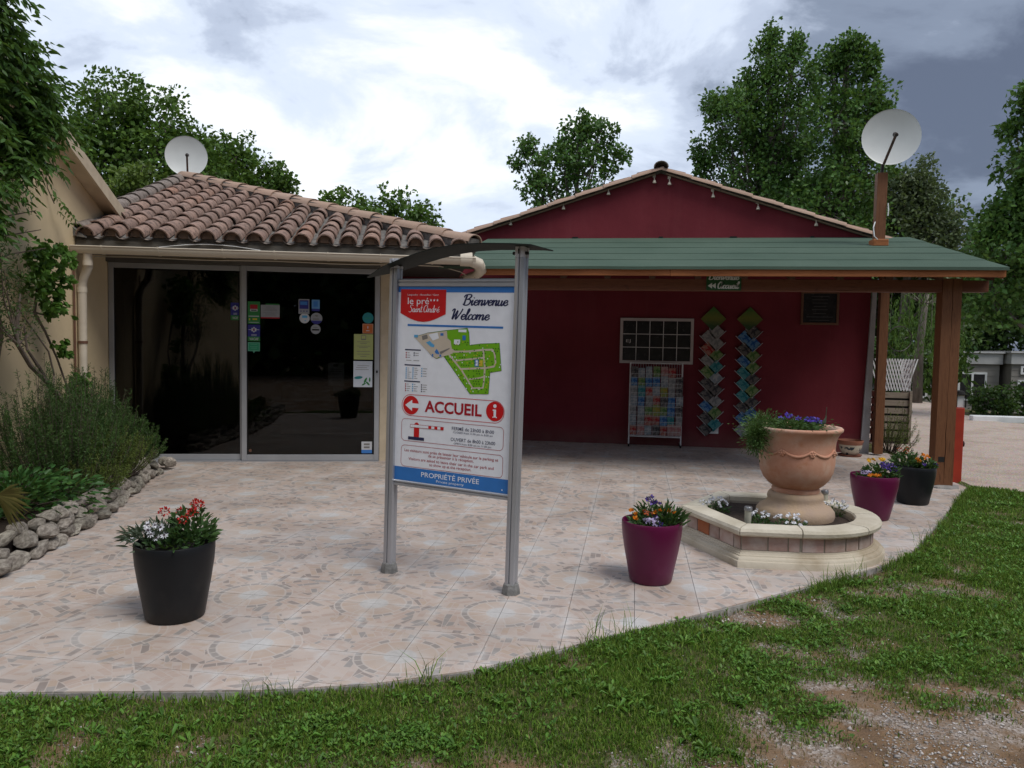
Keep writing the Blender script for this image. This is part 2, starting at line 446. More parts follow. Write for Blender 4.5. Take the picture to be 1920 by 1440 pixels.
# medallion
ring = t.mix(t.math('LESS_THAN', segid(22), 0.55), (0.47, 0.345, 0.275), (0.31, 0.268, 0.24))
ring = t.mix(seg(22, 0.0035), ring, JOINT)
wedge = t.mix(segid(9, 0.3), (0.465, 0.335, 0.25), (0.50, 0.385, 0.305))
wedge = t.mix(seg(9, 0.004, 0.3), wedge, JOINT)
hub = t.ramp(t.noise(v, 30, 5, 0.7), [(0.35, (0.43, 0.405, 0.38)), (0.65, (0.54, 0.51, 0.485))])
field = t.mix(t.math('LESS_THAN', r, 0.238), field, JOINT)
field = t.mix(band(r, 0.196, 0.232), field, ring)
field = t.mix(band(r, 0.088, 0.190), field, wedge)
field = t.mix(t.math('LESS_THAN', r, 0.083), field, hub)
# chalky wear and dirt: bloom round the hubs and along the joints, then in patches
gxe = t.math('MULTIPLY', t.math('SUBTRACT', 0.5, t.math('ABSOLUTE', t.math('SUBTRACT', t.math('FRACT', t.math('MULTIPLY_ADD', sp.outputs[0], 1 / TSX, -TX0 / TSX)), 0.5))), TSX)
gye = t.math('MULTIPLY', t.math('SUBTRACT', 0.5, t.math('ABSOLUTE', t.math('SUBTRACT', t.math('FRACT', t.math('MULTIPLY_ADD', sp.outputs[1], 1 / TSY, -TY0 / TSY)), 0.5))), TSY)
ge = t.math('MINIMUM', gxe, gye)
bloom = t.math('MULTIPLY', t.math('MULTIPLY_ADD', ge, -22.0, 1.0, clamp=True), t.ramp(t.noise(v, 7, 5, 0.7), [(0.42, (0, 0, 0)), (0.62, (0.8, 0.8, 0.8))]))
bloom = t.math('MAXIMUM', bloom, t.math('MULTIPLY', t.math('MULTIPLY_ADD', r, -6.0, 1.0, clamp=True), t.ramp(t.noise(v, 12, 5, 0.7), [(0.4, (0, 0, 0)), (0.65, (0.8, 0.8, 0.8))])))
field = t.mix(bloom, field, (0.57, 0.555, 0.54))
haze_m = t.ramp(t.noise(v, 2.2, 6, 0.7, 0.6), [(0.48, (0, 0, 0)), (0.70, (0.55, 0.55, 0.55))])
field = t.mix(haze_m, field, (0.50, 0.47, 0.455))
dirt = t.ramp(t.noise(v, 1.1, 5, 0.6), [(0.35, (0.80, 0.78, 0.76)), (0.6, (1, 1, 1))])
field = t.mix(1.0, field, dirt, 'MULTIPLY')
rnd = t.math('MULTIPLY_ADD', t.n('ShaderNodeObjectInfo').outputs['Random'], 0.10, 0.95)
field = t.n('ShaderNodeHueSaturation', {'Color': field, 'Value': rnd, 'Saturation': 0.78}).outputs[0]
t.bump(t.math('ADD', t.noise(v, 30, 5, 0.6), t.math('MULTIPLY', br.outputs['Fac'], -0.5)), 0.22, 0.006)
M_tile = t.base(field, t.math('MULTIPLY_ADD', t.noise(v, 3.0, 4), 0.35, 0.34), 0, 0.35)
M_bed = pm('tile_bed_mortar', (0.22, 0.205, 0.19), (0.40, 0.38, 0.36), scale=14, rough=0.95, bump=0.3)

terrace = MB().prism(TERR, -0.3, -0.008).build('terrace', M_bed)
tag(terrace, 'paved terrace of mosaic printed ceramic tiles', None, None, 'structure')
C16, S16 = math.cos(rad(16)), math.sin(rad(16))
REC_O = Vector((-3.27, 9.67, 0))
def rec_local(x, y):
    dx, dy = x - REC_O.x, y - REC_O.y
    return dx * C16 + dy * S16, -dx * S16 + dy * C16
def clip_poly(poly, ins):
    for i in range(len(TERR)):
        a, b = TERR[i], TERR[(i + 1) % len(TERR)]
        ex, ey = b[0] - a[0], b[1] - a[1]; L = math.hypot(ex, ey)
        sd = lambda p: ((p[0] - a[0]) * ey - (p[1] - a[1]) * ex) / L + ins
        out = []
        for k in range(len(poly)):
            p, q = poly[k], poly[(k + 1) % len(poly)]
            sp_, sq = sd(p), sd(q)
            if sp_ <= 0: out.append(p)
            if (sp_ <= 0) != (sq <= 0):
                w = sp_ / (sp_ - sq); out.append((p[0] + (q[0] - p[0]) * w, p[1] + (q[1] - p[1]) * w))
        poly = out
        if len(poly) < 3: return None
    return poly
def bed_edge_x(y):               # front line of the stone border
    return np.interp(y, [2.0, 4.22, 4.86, 5.44, 6.26, 7.31, 8.23, 9.2], [-3.5, -3.95, -4.12, -4.3, -4.55, -5.0, -5.35, -5.7])
full_tile = MB(); G = 0.0016
full_tile.box(G - TSX / 2, TSX / 2 - G, G - TSY / 2, TSY / 2 - G, -0.007, 0.0)
full_me = full_tile.mesh('tile', M_tile)
cells = []
for i in range(-16, 16):
    for j in range(-6, 26):
        x0, y0 = TX0 + i * TSX, TY0 + j * TSY
        cx, cy = x0 + TSX / 2, y0 + TSY / 2
        lx, ly = rec_local(cx, cy)
        if (ly > 0.25 and lx < 0.0) or lx < -3.5 or cy > 12.55: continue
        if cx + 0.25 < bed_edge_x(cy): continue
        poly = [(x0 + G, y0 + G), (x0 + TSX - G, y0 + G), (x0 + TSX - G, y0 + TSY - G), (x0 + G, y0 + TSY - G)]
        cp = clip_poly(poly, 0.004)
        if cp is None: continue
        area = abs(sum(cp[k][0] * cp[(k + 1) % len(cp)][1] - cp[(k + 1) % len(cp)][0] * cp[k][1] for k in range(len(cp)))) / 2
        if area < 0.0015: continue
        whole = len(cp) == 4 and area > (TSX - 2 * G) * (TSY - 2 * G) * 0.999
        vis = -3.1 < cx or cy > 3.2
        az = math.atan2(cx, cy) + yaw
        inview = abs(az) < rad(36) and cy > 2.4
        cells.append((0 if inview else 1, math.hypot(cx, cy), cx, cy, cp, whole))
cells.sort(key=lambda c: (c[0], c[1]))
far_tiles = MB()
for k, (iv, d, cx, cy, cp, whole) in enumerate(cells):
    dz = random.uniform(-0.0007, 0.0007)
    if k < 298 and iv == 0:
        if whole:
            Mx = Matrix.Translation((cx, cy, dz)) @ Matrix.Rotation(random.uniform(-0.0015, 0.0015), 4, 'Z')
            link_mesh('tile', full_me, terrace, None, Mx)
        else:
            MB().prism(cp, -0.007, dz).build('tile', M_tile, terrace)
    else:
        far_tiles.prism(cp, -0.007, dz)
o = far_tiles.build('tiles', M_tile, terrace); o['kind'] = 'stuff'

# ------------------------------------------------------------------ lawn
def scatter(n, x0, x1, y0, y1, dens):
    out = []
    while sum(len(a) for a in out) < n:
        x = rng.uniform(x0, x1, 60000); y = rng.uniform(y0, y1, 60000)
        az = np.arctan2(x, y) + yaw
        ok = (az > -rad(46)) & (az < rad(56)) & (terr_sd(x, y) > 0.0)
        ok &= ~((x > 3.95) & (y > np.interp(x, [3.9, 4.6, 7, 14], [9.75, 9.45, 9.2, 8.5]) + 0.05))
        ok &= rng.uniform(0, 1, len(x)) < dens(x, y)
        out.append(np.stack([x[ok], y[ok]], 1))
    return np.concatenate(out)[:n]
def blades(P, h, w, lean, zoff=0.0, segs=True):
    n = len(P); x, y = P[:, 0], P[:, 1]
    z = ground_z(x, y) + zoff
    a = rng.uniform(0, 2 * np.pi, n); b = rng.uniform(0, 2 * np.pi, n)
    L = lean * rng.uniform(0.2, 1.0, n)
    dx, dy = np.cos(a) * w / 2, np.sin(a) * w / 2
    lx, ly = np.cos(b) * L * h, np.sin(b) * L * h
    hz = h * np.sqrt(np.clip(1 - L * L * 0.8, 0.05, 1))
    V = np.empty((n, 5, 3))
    V[:, 0] = np.stack([x - dx, y - dy, z - 0.008], 1); V[:, 1] = np.stack([x + dx, y + dy, z - 0.008], 1)
    mx, my, mz = x + lx * 0.35, y + ly * 0.35, z + hz * 0.6
    V[:, 2] = np.stack([mx - dx * 0.8, my - dy * 0.8, mz], 1); V[:, 3] = np.stack([mx + dx * 0.8, my + dy * 0.8, mz], 1)
    V[:, 4] = np.stack([x + lx, y + ly, z + hz], 1)
    base = (np.arange(n) * 5)[:, None]
    F = np.concatenate([base + np.array([[0, 1, 3]]), base + np.array([[0, 3, 2]]), base + np.array([[2, 3, 4]])])
    return V.reshape(-1, 3), F
def gdens(x, y):
    d = np.hypot(x, y)
    pat = 0.35 + 0.65 * np.clip((vnoise(x * 3.1, y * 3.1, 9) * 0.6 + vnoise(x * 9, y * 9, 10) * 0.4 - 0.25) * 2.2, 0, 1)
    return np.clip((1 - bare(x, y) * 0.985), 0, 1) ** 1.5 * np.clip((3.0 / d) ** 1.15, 0, 1) * pat
def merge(parts):
    V, F, o = [], [], 0
    for v_, f_ in parts:
        V.append(v_); F.append(f_ + o); o += len(v_)
    return np.concatenate(V), np.concatenate(F)
M_grass = leafmat('grass_blades', (0.072, 0.180, 0.015), (0.175, 0.240, 0.040), 0.55, 0.30, 0.45)
M_weed = leafmat('lawn_weed_leaves', (0.060, 0.160, 0.018), (0.120, 0.225, 0.034), 0.5, 0.25, 0.4)
P = scatter(205000, -4.5, 12, 1.5, 10.2, gdens)
d = np.hypot(P[:, 0], P[:, 1])
edge = np.exp(-np.clip(terr_sd(P[:, 0], P[:, 1]), 0, 9) / 0.10)
hh = rng.uniform(0.011, 0.036, len(P)) * (1 + 0.9 * edge * rng.uniform(0, 1, len(P))) * (0.7 + 0.7 * vnoise(P[:, 0] * 2.2, P[:, 1] * 2.2, 12))
g1 = blades(P, hh, rng.uniform(0.003, 0.0065, len(P)) * (0.75 + d * 0.12), 0.95)
# taller wisps leaning over the tile edge
Q = scatter(1300, -3.0, 4.0, 2.6, 9.4, lambda x, y: (terr_sd(x, y) < 0.10) * (vnoise(x * 3.0, y * 3.0, 21) > 0.5) * 0.9)
g2 = blades(Q, rng.uniform(0.05, 0.13, len(Q)) * (0.6 + 0.6 * vnoise(Q[:, 0] * 6, Q[:, 1] * 6, 23)), rng.uniform(0.003, 0.006, len(Q)), 0.9)
cl = np.array([[-0.22, 4.03], [-0.16, 4.10], [-0.02, 4.2], [2.34, 6.62], [1.36, 5.43], [1.6, 5.68], [-0.95, 3.46], [2.42, 6.75]])
R_ = np.repeat(cl, 14, 0) + rng.normal(0, 0.035, (len(cl) * 14, 2))
g3 = blades(R_, rng.uniform(0.10, 0.24, len(R_)), rng.uniform(0.003, 0.006, len(R_)), 0.75)
V, F = merge([g1, g2, g3])
grass = np_mesh('grass', V, F, M_grass)
tag(grass, 'short patchy grass of the lawn around the terrace', 'grass', None, 'stuff')
Pd = scatter(42000, -4.5, 12, 1.5, 9.5, lambda x, y: np.clip(0.25 + 0.75 * bare(x, y), 0, 1) * np.clip((3.0 / np.hypot(x, y)) ** 1.2, 0, 1) * (1 - 0.8 * (bare(x, y) > 0.97)))
vd, fd = blades(Pd, rng.uniform(0.008, 0.028, len(Pd)), rng.uniform(0.0025, 0.005, len(Pd)), 1.1)
dry = np_mesh('dry_grass', vd, fd, leafmat('straw_blades', (0.20, 0.16, 0.075), (0.30, 0.22, 0.12), 0.7, 0.15, 0.4))
tag(dry, 'dry straw coloured grass thinly covering the worn lawn', 'grass', None, 'stuff')
# broad-leaved weeds and clover: low rosettes of rounded leaves
P = scatter(6500, -4.5, 12, 1.5, 10, lambda x, y: gdens(x, y) * np.clip(vnoise(x * 2.4, y * 2.4, 31) * 0.7 + vnoise(x * 7, y * 7, 32) * 0.5 - 0.35, 0, 1))
n = len(P); k = 5
c = np.repeat(P, k, 0); N = len(c)
a = rng.uniform(0, 2 * np.pi, N); el = rng.uniform(0.1, 0.9, N); L = rng.uniform(0.010, 0.030, N) * (0.8 + np.hypot(c[:, 0], c[:, 1]) * 0.05); W = L * rng.uniform(0.35, 0.6, N)
z0 = ground_z(c[:, 0], c[:, 1]) + rng.uniform(0.002, 0.022, N)
D = np.stack([np.cos(a) * np.cos(el), np.sin(a) * np.cos(el), np.sin(el)], 1); S = np.stack([-np.sin(a), np.cos(a), np.zeros(N)], 1)
B = np.stack([c[:, 0], c[:, 1], z0], 1) + D * 0.008
V = np.empty((N, 6, 3))
V[:, 0] = B; V[:, 1] = B + D * (L * 0.45)[:, None] + S * (W * 0.5)[:, None]; V[:, 2] = B + D * (L * 0.85)[:, None] + S * (W * 0.35)[:, None]
V[:, 3] = B + D * L[:, None] - np.array([0, 0, 0.004]); V[:, 4] = B + D * (L * 0.85)[:, None] - S * (W * 0.35)[:, None]; V[:, 5] = B + D * (L * 0.45)[:, None] - S * (W * 0.5)[:, None]
b = (np.arange(N) * 6)[:, None]
F = np.concatenate([b + np.array([[0, 1, 2]]), b + np.array([[0, 2, 3]]), b + np.array([[0, 3, 4]]), b + np.array([[0, 4, 5]])])
weeds = np_mesh('weeds', V.reshape(-1, 3), F, M_weed)
tag(weeds, 'clover and broad leaved weeds growing through the lawn', 'weeds', None, 'stuff')
# larger rosettes with long toothed leaves
P = scatter(380, -4.5, 12, 1.5, 9.8, lambda x, y: gdens(x, y) * (vnoise(x * 1.9, y * 1.9, 36) > 0.4))
c = np.repeat(P, 8, 0); N = len(c); a = rng.uniform(0, 2 * np.pi, N); el = rng.uniform(0.05, 0.75, N)
D = np.stack([np.cos(a) * np.cos(el), np.sin(a) * np.cos(el), np.sin(el)], 1); S = np.stack([-np.sin(a), np.cos(a), np.zeros(N)], 1)
L = rng.uniform(0.03, 0.07, N); W = L * rng.uniform(0.22, 0.34, N); B = np.stack([c[:, 0], c[:, 1], ground_z(c[:, 0], c[:, 1]) + 0.006], 1)
V = np.empty((N, 6, 3)); V[:, 0] = B; V[:, 3] = B + D * L[:, None] - np.array([0, 0, 0.012])
for q, f_, w_ in ((1, 0.45, 0.4), (2, 0.8, 0.5), (4, 0.8, -0.5), (5, 0.45, -0.4)): V[:, q] = B + D * (L * f_)[:, None] + S * (W * w_)[:, None] + np.array([0, 0, 0.004])
b = (np.arange(N) * 6)[:, None]; F = np.concatenate([b + np.array([[0, 1, 2]]), b + np.array([[0, 2, 3]]), b + np.array([[0, 3, 4]]), b + np.array([[0, 4, 5]])])
o = np_mesh('broadleaf_weeds', V.reshape(-1, 3), F, M_weed); tag(o, 'dandelion like leaf rosettes dotted through the lawn', 'weeds', None, 'stuff')
# white gravel spilled over the bare soil
P = scatter(27000, -3.5, 9, 1.4, 6.5, lambda x, y: bare(x, y) ** 2 * (0.12 + 0.88 * (vnoise(x * 2.3, y * 2.9, 41) > 0.52)) * np.clip((3.2 / np.hypot(x, y)) ** 1.2, 0, 1))
N = len(P); s = rng.gamma(1.8, 0.0014, N) + 0.0018
oct_ = np.array([[1, 0, 0], [0, 1, 0], [-1, 0, 0], [0, -1, 0], [0, 0, 1], [0, 0, -1]], float)
J = oct_[None] * rng.uniform(0.55, 1.25, (N, 6, 1)) + rng.normal(0, 0.16, (N, 6, 3))
a = rng.uniform(0, 6.28, N); ca, sa = np.cos(a)[:, None], np.sin(a)[:, None]
X = J[:, :, 0] * ca - J[:, :, 1] * sa; Y = J[:, :, 0] * sa + J[:, :, 1] * ca
V = np.stack([X * 1.25, Y, J[:, :, 2] * 0.7], 2) * s[:, None, None]
V[:, :, 0] += P[:, :1]; V[:, :, 1] += P[:, 1:]; V[:, :, 2] += (ground_z(P[:, 0], P[:, 1]) + s * 0.35)[:, None]
FT = np.array([[0, 1, 4], [1, 2, 4], [2, 3, 4], [3, 0, 4], [1, 0, 5], [2, 1, 5], [3, 2, 5], [0, 3, 5]])
F = ((np.arange(N) * 6)[:, None, None] + FT[None]).reshape(-1, 3)
M_pebble = pm('pale_limestone_chips', (0.46, 0.43, 0.41), (0.27, 0.235, 0.21), scale=30, rough=0.9, island=0.45)
o = np_mesh('gravel', V.reshape(-1, 3), F, M_pebble)
tag(o, 'pale stone chips scattered over the bare soil of the lawn', 'gravel', None, 'stuff')
# ------------------------------------------------------------------ building materials
M_yellow = pm('cream_render', (0.66, 0.53, 0.34), (0.58, 0.465, 0.295), scale=1.6, rough=0.9, bump=0.25, bscale=120, spec=0.15)
M_yellow_t = pm('cream_painted_trim', (0.60, 0.50, 0.36), (0.50, 0.41, 0.29), scale=5, rough=0.7, bump=0.1)
t = NT('maroon_render'); v = t.coord('Position'); sz = t.n('ShaderNodeSeparateXYZ', {0: v})
c = t.ramp(t.noise(v, 1.3, 6, 0.6), [(0.3, (0.175, 0.027, 0.036)), (0.7, (0.128, 0.019, 0.026))])
stv = t.n('ShaderNodeMapping', {'Vector': v}); stv.inputs['Scale'].default_value = (5.0, 5.0, 0.35)
c = t.mix(t.ramp(t.noise(stv.outputs[0], 1.6, 5, 0.6), [(0.52, (0, 0, 0)), (0.72, (0.14, 0.14, 0.14))]), c, (0.20, 0.055, 0.06))
sp0 = t.math('MULTIPLY', t.math('MULTIPLY_ADD', sz.outputs[2], -3.2, 1.0, clamp=True), t.noise(v, 6, 5, 0.65))
c = t.mix(t.math('MULTIPLY', sp0, 0.9), c, (0.16, 0.10, 0.085))
t.bump(t.math('ADD', t.noise(v, 90, 4, 0.7), t.math('MULTIPLY', t.noise(v, 9, 3), 1.5)), 0.35, 0.006)
M_maroon = t.base(c, 0.88, 0, 0.18)
M_beige_pvc = pm('beige_gutter_plastic', (0.60, 0.53, 0.43), (0.52, 0.455, 0.365), scale=4, rough=0.45, stretch=(0.4, 1, 3))
M_alu = pm('grey_aluminium', (0.42, 0.43, 0.45), (0.36, 0.37, 0.39), scale=3, rough=0.42, metal=0.35, spec=0.5)
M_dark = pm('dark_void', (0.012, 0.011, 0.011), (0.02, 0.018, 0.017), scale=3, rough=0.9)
M_soffit = pm('weathered_grey_board_and_shade', (0.13, 0.12, 0.105), (0.085, 0.08, 0.07), scale=6, rough=0.85, stretch=(0.6, 3, 3), bump=0.2)
M_mortar = pm('lichen_grey_mortar', (0.20, 0.185, 0.17), (0.10, 0.095, 0.09), scale=18, rough=0.95, bump=0.6, bscale=60)
M_plug = pm('tan_mortar_stopping', (0.20, 0.135, 0.10), (0.12, 0.085, 0.065), scale=14, rough=0.95, bump=0.4)
M_white = pm('white_paint', (0.72, 0.73, 0.73), (0.62, 0.63, 0.63), scale=4, rough=0.5)
M_copper = pm('brown_copper_pipe', (0.16, 0.075, 0.045), (0.10, 0.05, 0.035), scale=9, rough=0.6)
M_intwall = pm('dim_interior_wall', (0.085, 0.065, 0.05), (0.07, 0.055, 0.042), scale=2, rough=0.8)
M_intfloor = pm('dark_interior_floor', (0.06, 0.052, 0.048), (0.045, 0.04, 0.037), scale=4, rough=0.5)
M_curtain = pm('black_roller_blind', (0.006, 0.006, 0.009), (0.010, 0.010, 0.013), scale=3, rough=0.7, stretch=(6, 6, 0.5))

def tilemat(name, stops, dark=(0.06, 0.05, 0.045), lich=0.5):
    t = NT(name); v = t.coord(); r = t.n('ShaderNodeObjectInfo').outputs['Random']
    v = t.n('ShaderNodeVectorMath', {0: v, 1: t.n('ShaderNodeCombineXYZ', {0: t.math('MULTIPLY', r, 37.0), 1: t.math('MULTIPLY', r, 11.0)}).outputs[0]}, operation='ADD').outputs[0]
    c = t.ramp(r, stops)
    c = t.mix(t.math('MULTIPLY', t.noise(v, 4, 5), 0.7), c, (0.30, 0.215, 0.165))
    m = t.ramp(t.noise(v, 16, 7, 0.75), [(lich, (0, 0, 0)), (lich + 0.16, (0.85, 0.85, 0.85))])
    c = t.mix(m, c, dark)
    m2 = t.ramp(t.noise(v, 26, 5, 0.7, 1.0), [(0.60, (0, 0, 0)), (0.70, (0.5, 0.5, 0.5))])
    c = t.mix(m2, c, (0.33, 0.31, 0.27))
    t.bump(t.noise(v, 45, 5, 0.65), 0.45, 0.008)
    return t.base(c, 0.92, 0, 0.12)
M_canal = tilemat('weathered_canal_tile', [(0.0, (0.24, 0.15, 0.125)), (0.3, (0.32, 0.21, 0.175)), (0.55, (0.21, 0.14, 0.12)), (0.8, (0.36, 0.235, 0.19)), (0.95, (0.33, 0.19, 0.14)), (1.0, (0.46, 0.15, 0.08))], lich=0.47)
M_canal_grey = tilemat('grey_mossed_canal_tile', [(0.0, (0.15, 0.14, 0.135)), (1.0, (0.23, 0.21, 0.195))], lich=0.48)
M_ridge = tilemat('pale_ridge_tile', [(0.0, (0.42, 0.28, 0.21)), (0.5, (0.36, 0.25, 0.19)), (1.0, (0.45, 0.32, 0.25))], lich=0.60)

def glassmat(name, tint, refl=1.0):
    t = NT(name)
    tr = t.n('ShaderNodeBsdfTransparent', {'Color': (*tint, 1)})
    gl = t.n('ShaderNodeBsdfGlossy', {'Color': (1, 1, 1, 1), 'Roughness': 0.012})
    v = t.coord(); bm = t.n('ShaderNodeBump', {'Height': t.noise(v, 1.5, 1), 'Strength': 0.004, 'Distance': 0.05}); t.l(bm.outputs[0], gl.inputs['Normal'])
    fr = t.n('ShaderNodeFresnel', {'IOR': 1.5})
    m = t.n('ShaderNodeMixShader'); t.l(t.math('MULTIPLY', fr.outputs[0], refl), m.inputs[0]); t.l(tr.outputs[0], m.inputs[1]); t.l(gl.outputs[0], m.inputs[2])
    t.l(m.outputs[0], t.out.inputs['Surface'])
    return t.mat
M_glass = glassmat('door_glass', (0.55, 0.55, 0.54), 0.7)

def barrel(L, r0, r1, th=0.014, n=8, flat_=1.0):
    """canal tile: tapered half barrel lying along +y, crown up, wide (lower) end at y=0"""
    vs, fs = [], []
    for y, r in ((0, r0), (L, r1)):
        for rr in (r, r - th):
            for i in range(n + 1):
                a = math.pi * i / n
                vs.append((rr * math.cos(a), y, rr * math.sin(a) * flat_))
    k = n + 1
    for i in range(n):
        fs.append((i, i + 1, 2 * k + i + 1, 2 * k + i))                  # outer
        fs.append((k + i + 1, k + i, 3 * k + i, 3 * k + i + 1))          # inner
        fs.append((i + 1, i, k + i, k + i + 1))                          # lower end
        fs.append((2 * k + i, 2 * k + i + 1, 3 * k + i + 1, 3 * k + i))  # upper end
    fs.append((0, 2 * k, 3 * k, k)); fs.append((n, k + n, 3 * k + n, 2 * k + n))
    return MB().add(vs, fs)
def barrel_mesh(name, mat, *a, **kw):
    me = barrel(*a, **kw).mesh(name, mat, smooth=True); me.set_sharp_from_angle(angle=rad(50)); return me
canal_me = [barrel_mesh('roof_tile', M_canal, 0.42, 0.106 * s, 0.084 * s, flat_=f) for s, f in ((1.0, 0.98), (0.96, 1.04), (1.04, 0.92))]
canal_grey_me = barrel_mesh('roof_tile', M_canal_grey, 0.44, 0.12, 0.095, flat_=0.8)
ridge_me = barrel_mesh('ridge_tile', M_ridge, 0.46, 0.135, 0.115, flat_=0.72)
verge_me = barrel_mesh('verge_tile', M_ridge, 0.50, 0.085, 0.072, flat_=0.75)

# ------------------------------------------------------------------ cream house with the climbing plant
TR = Matrix.Translation(REC_O) @ Matrix.Rotation(rad(16), 4, 'Z')
house = empty('cream_house', TR @ Vector((-3.36, -3.4, 0)), rad(16), 'cream rendered house whose gable wall carries a climbing plant', 'house')
mb = MB(TR); mb.prism([(0.18, -0.1), (0.18, 2.99), (-3.45, 4.33), (-7.08, 2.99), (-7.08, -0.1)], -9.0, -3.36, 'x'); mb.build('wall', M_yellow, house)
mb = MB(TR)
K = 0.37
for s, y0 in ((1, 0.34), (-1, -7.24)):
    ye = y0; yr = -3.45
    pts = [(ye, 4.36 - K * abs(ye - yr)), (ye, 4.36 - K * abs(ye - yr) + 0.10), (yr, 4.46), (yr, 4.36)]
    if s < 0: pts.reverse()
    mb.prism(pts, -9.2, -3.215, 'x')
mb.build('roof', M_mortar, house)
for s, y0 in ((1, 0.36), (-1, -7.26)):
    mb = MB(TR); pts = [(y0, 4.31 - K * abs(y0 + 3.45)), (y0, 4.465 - K * abs(y0 + 3.45)), (-3.45, 4.465), (-3.45, 4.31)]
    if s < 0: pts.reverse()
    mb.prism(pts, -3.212, -3.17, 'x'); mb.build('bargeboard', M_yellow_t, house)
    mb = MB(TR); pts = [(y0, 4.33 - K * abs(y0 + 3.45)), (y0, 4.355 - K * abs(y0 + 3.45)), (-3.45, 4.355), (-3.45, 4.33)]
    if s < 0: pts.reverse()
    mb.prism(pts, -3.357, -3.214, 'x'); mb.build('soffit', M_yellow_t, house)
# ------------------------------------------------------------------ reception building
rec = empty('reception_building', REC_O, rad(16), 'low reception building with canal tile roof and sliding glass front', 'building')
mb = MB(TR); mb.box(0.003, 0.19, 0.0, 0.25, -0.05, 2.55); mb.build('pier', M_yellow_t, rec)
mb = MB(TR); mb.box(-3.357, 0.19, 0.03, 0.25, 2.553, 2.95); mb.build('wall', M_yellow, rec)
mb = MB(TR); mb.box(0.0, 0.187, 0.253, 2.75, -0.05, 2.95); mb.build('wall', M_maroon, rec)['label'] = 'dark red side wall'
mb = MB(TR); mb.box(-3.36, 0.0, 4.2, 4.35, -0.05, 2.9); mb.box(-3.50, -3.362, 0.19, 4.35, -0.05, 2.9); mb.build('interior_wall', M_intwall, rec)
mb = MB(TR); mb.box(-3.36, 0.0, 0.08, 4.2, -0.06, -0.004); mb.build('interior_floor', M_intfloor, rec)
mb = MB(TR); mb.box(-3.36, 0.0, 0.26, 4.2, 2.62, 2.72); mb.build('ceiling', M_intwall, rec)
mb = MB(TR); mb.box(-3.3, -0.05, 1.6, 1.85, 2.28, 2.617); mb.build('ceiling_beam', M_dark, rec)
# eave: soffit boards and fascia
mb = MB(TR); mb.box(-3.355, 1.13, -0.86, 0.027, 2.60, 2.625); mb.box(0.193, 1.13, 0.027, 2.2, 2.60, 2.625); mb.build('soffit', M_soffit, rec)
mb = MB(TR); mb.box(-3.355, 1.15, -0.90, -0.865, 2.50, 2.70); mb.build('fascia', M_soffit, rec, bev=0.004)
KR = 0.337; Y0 = -0.93; Z0 = 2.70
APX = (-3.45, 3.6)
hip_y = lambda x: -0.9 + (1.16 - x) / (1.16 - APX[0]) * (APX[1] + 0.9)
zr = lambda y: Z0 + KR * (y - Y0)
mb = MB(TR)
fl, fr_, ap, brr, bl = (-3.5, Y0 + 0.03), (1.17, Y0 + 0.03), APX, (1.17, 7.8), (-3.5, 7.8)
P3 = lambda p, z: (p[0], p[1], z)
za = zr(APX[1])
mb.add([P3(fl, Z0), P3(fr_, Z0), P3(ap, za), P3(brr, Z0), P3(bl, Z0), P3(fl, Z0 - 0.04), P3(fr_, Z0 - 0.04), P3(brr, Z0 - 0.04), P3(bl, Z0 - 0.04)],
       [(0, 1, 2), (1, 3, 2), (3, 4, 2), (4, 0, 2), (8, 7, 6, 5), (0, 5, 6, 1), (1, 6, 7, 3), (3, 7, 8, 4), (4, 8, 5, 0)])
roof = mb.build('roof', M_mortar, rec)
thr = math.atan(KR); SP = 0.262
ncol = 17
for c in range(ncol):
    x = -3.22 + c * SP
    yh = hip_y(x) - 0.10
    y = Y0 - 0.03; k = 0
    while y < yh - 0.12 and k < 14:
        Mx = TR @ Matrix.Translation((x + random.uniform(-0.008, 0.008), y + random.uniform(-0.012, 0.012), zr(y) + 0.014 + 0.004 * (k % 2))) @ Matrix.Rotation(thr - 0.03, 4, 'X') @ Matrix.Rotation(random.uniform(-0.025, 0.025), 4, 'Z')
        link_mesh('roof_tile', random.choice(canal_me), roof, None, Mx)
        y += 0.315; k += 1
    # channel between this row and the next, and the mortar bedding plug at the eave
    xm = x + SP / 2; yh2 = max(hip_y(xm) - 0.05, Y0 + 0.25)
    n = 6; vs, fs = [], []
    for yy in (Y0 - 0.02, yh2):
        for i in range(n + 1):
            a = math.pi + math.pi * i / n
            vs.append((xm + 0.085 * math.cos(a), yy, zr(yy) + 0.05 + 0.07 * math.sin(a)))
    for i in range(n): fs.append((i, i + n + 1, i + n + 2, i + 1))
    mbc = MB(TR).add(vs, fs); mbc.build('channel_tile', M_canal_grey, roof, smooth=True)
L_h = math.hypot(1.16 - APX[0], APX[1] + 0.9); azh = math.atan2(APX[1] + 0.9, APX[0] - 1.16) - math.pi / 2
slope_h = math.atan2(za - Z0, L_h)
mb = MB(TR); mb.bar((1.14, -0.88, Z0 + 0.05), (APX[0], APX[1], za + 0.05), 0.20, 0.15); mb.build('hip_mortar', M_mortar, roof)
for c in range(ncol):                    # mortar stopping inside the lowest tile of each row
    x = -3.22 + c * SP
    mb = MB(TR); mb.prism([(x + 0.090 * math.cos(math.pi * i / 8), zr(Y0) + 0.010 + 0.084 * math.sin(math.pi * i / 8)) for i in range(9)][::-1], Y0 + 0.012, Y0 + 0.05, 'y'); mb.build('mortar_plug', M_plug, roof)
nh = 15
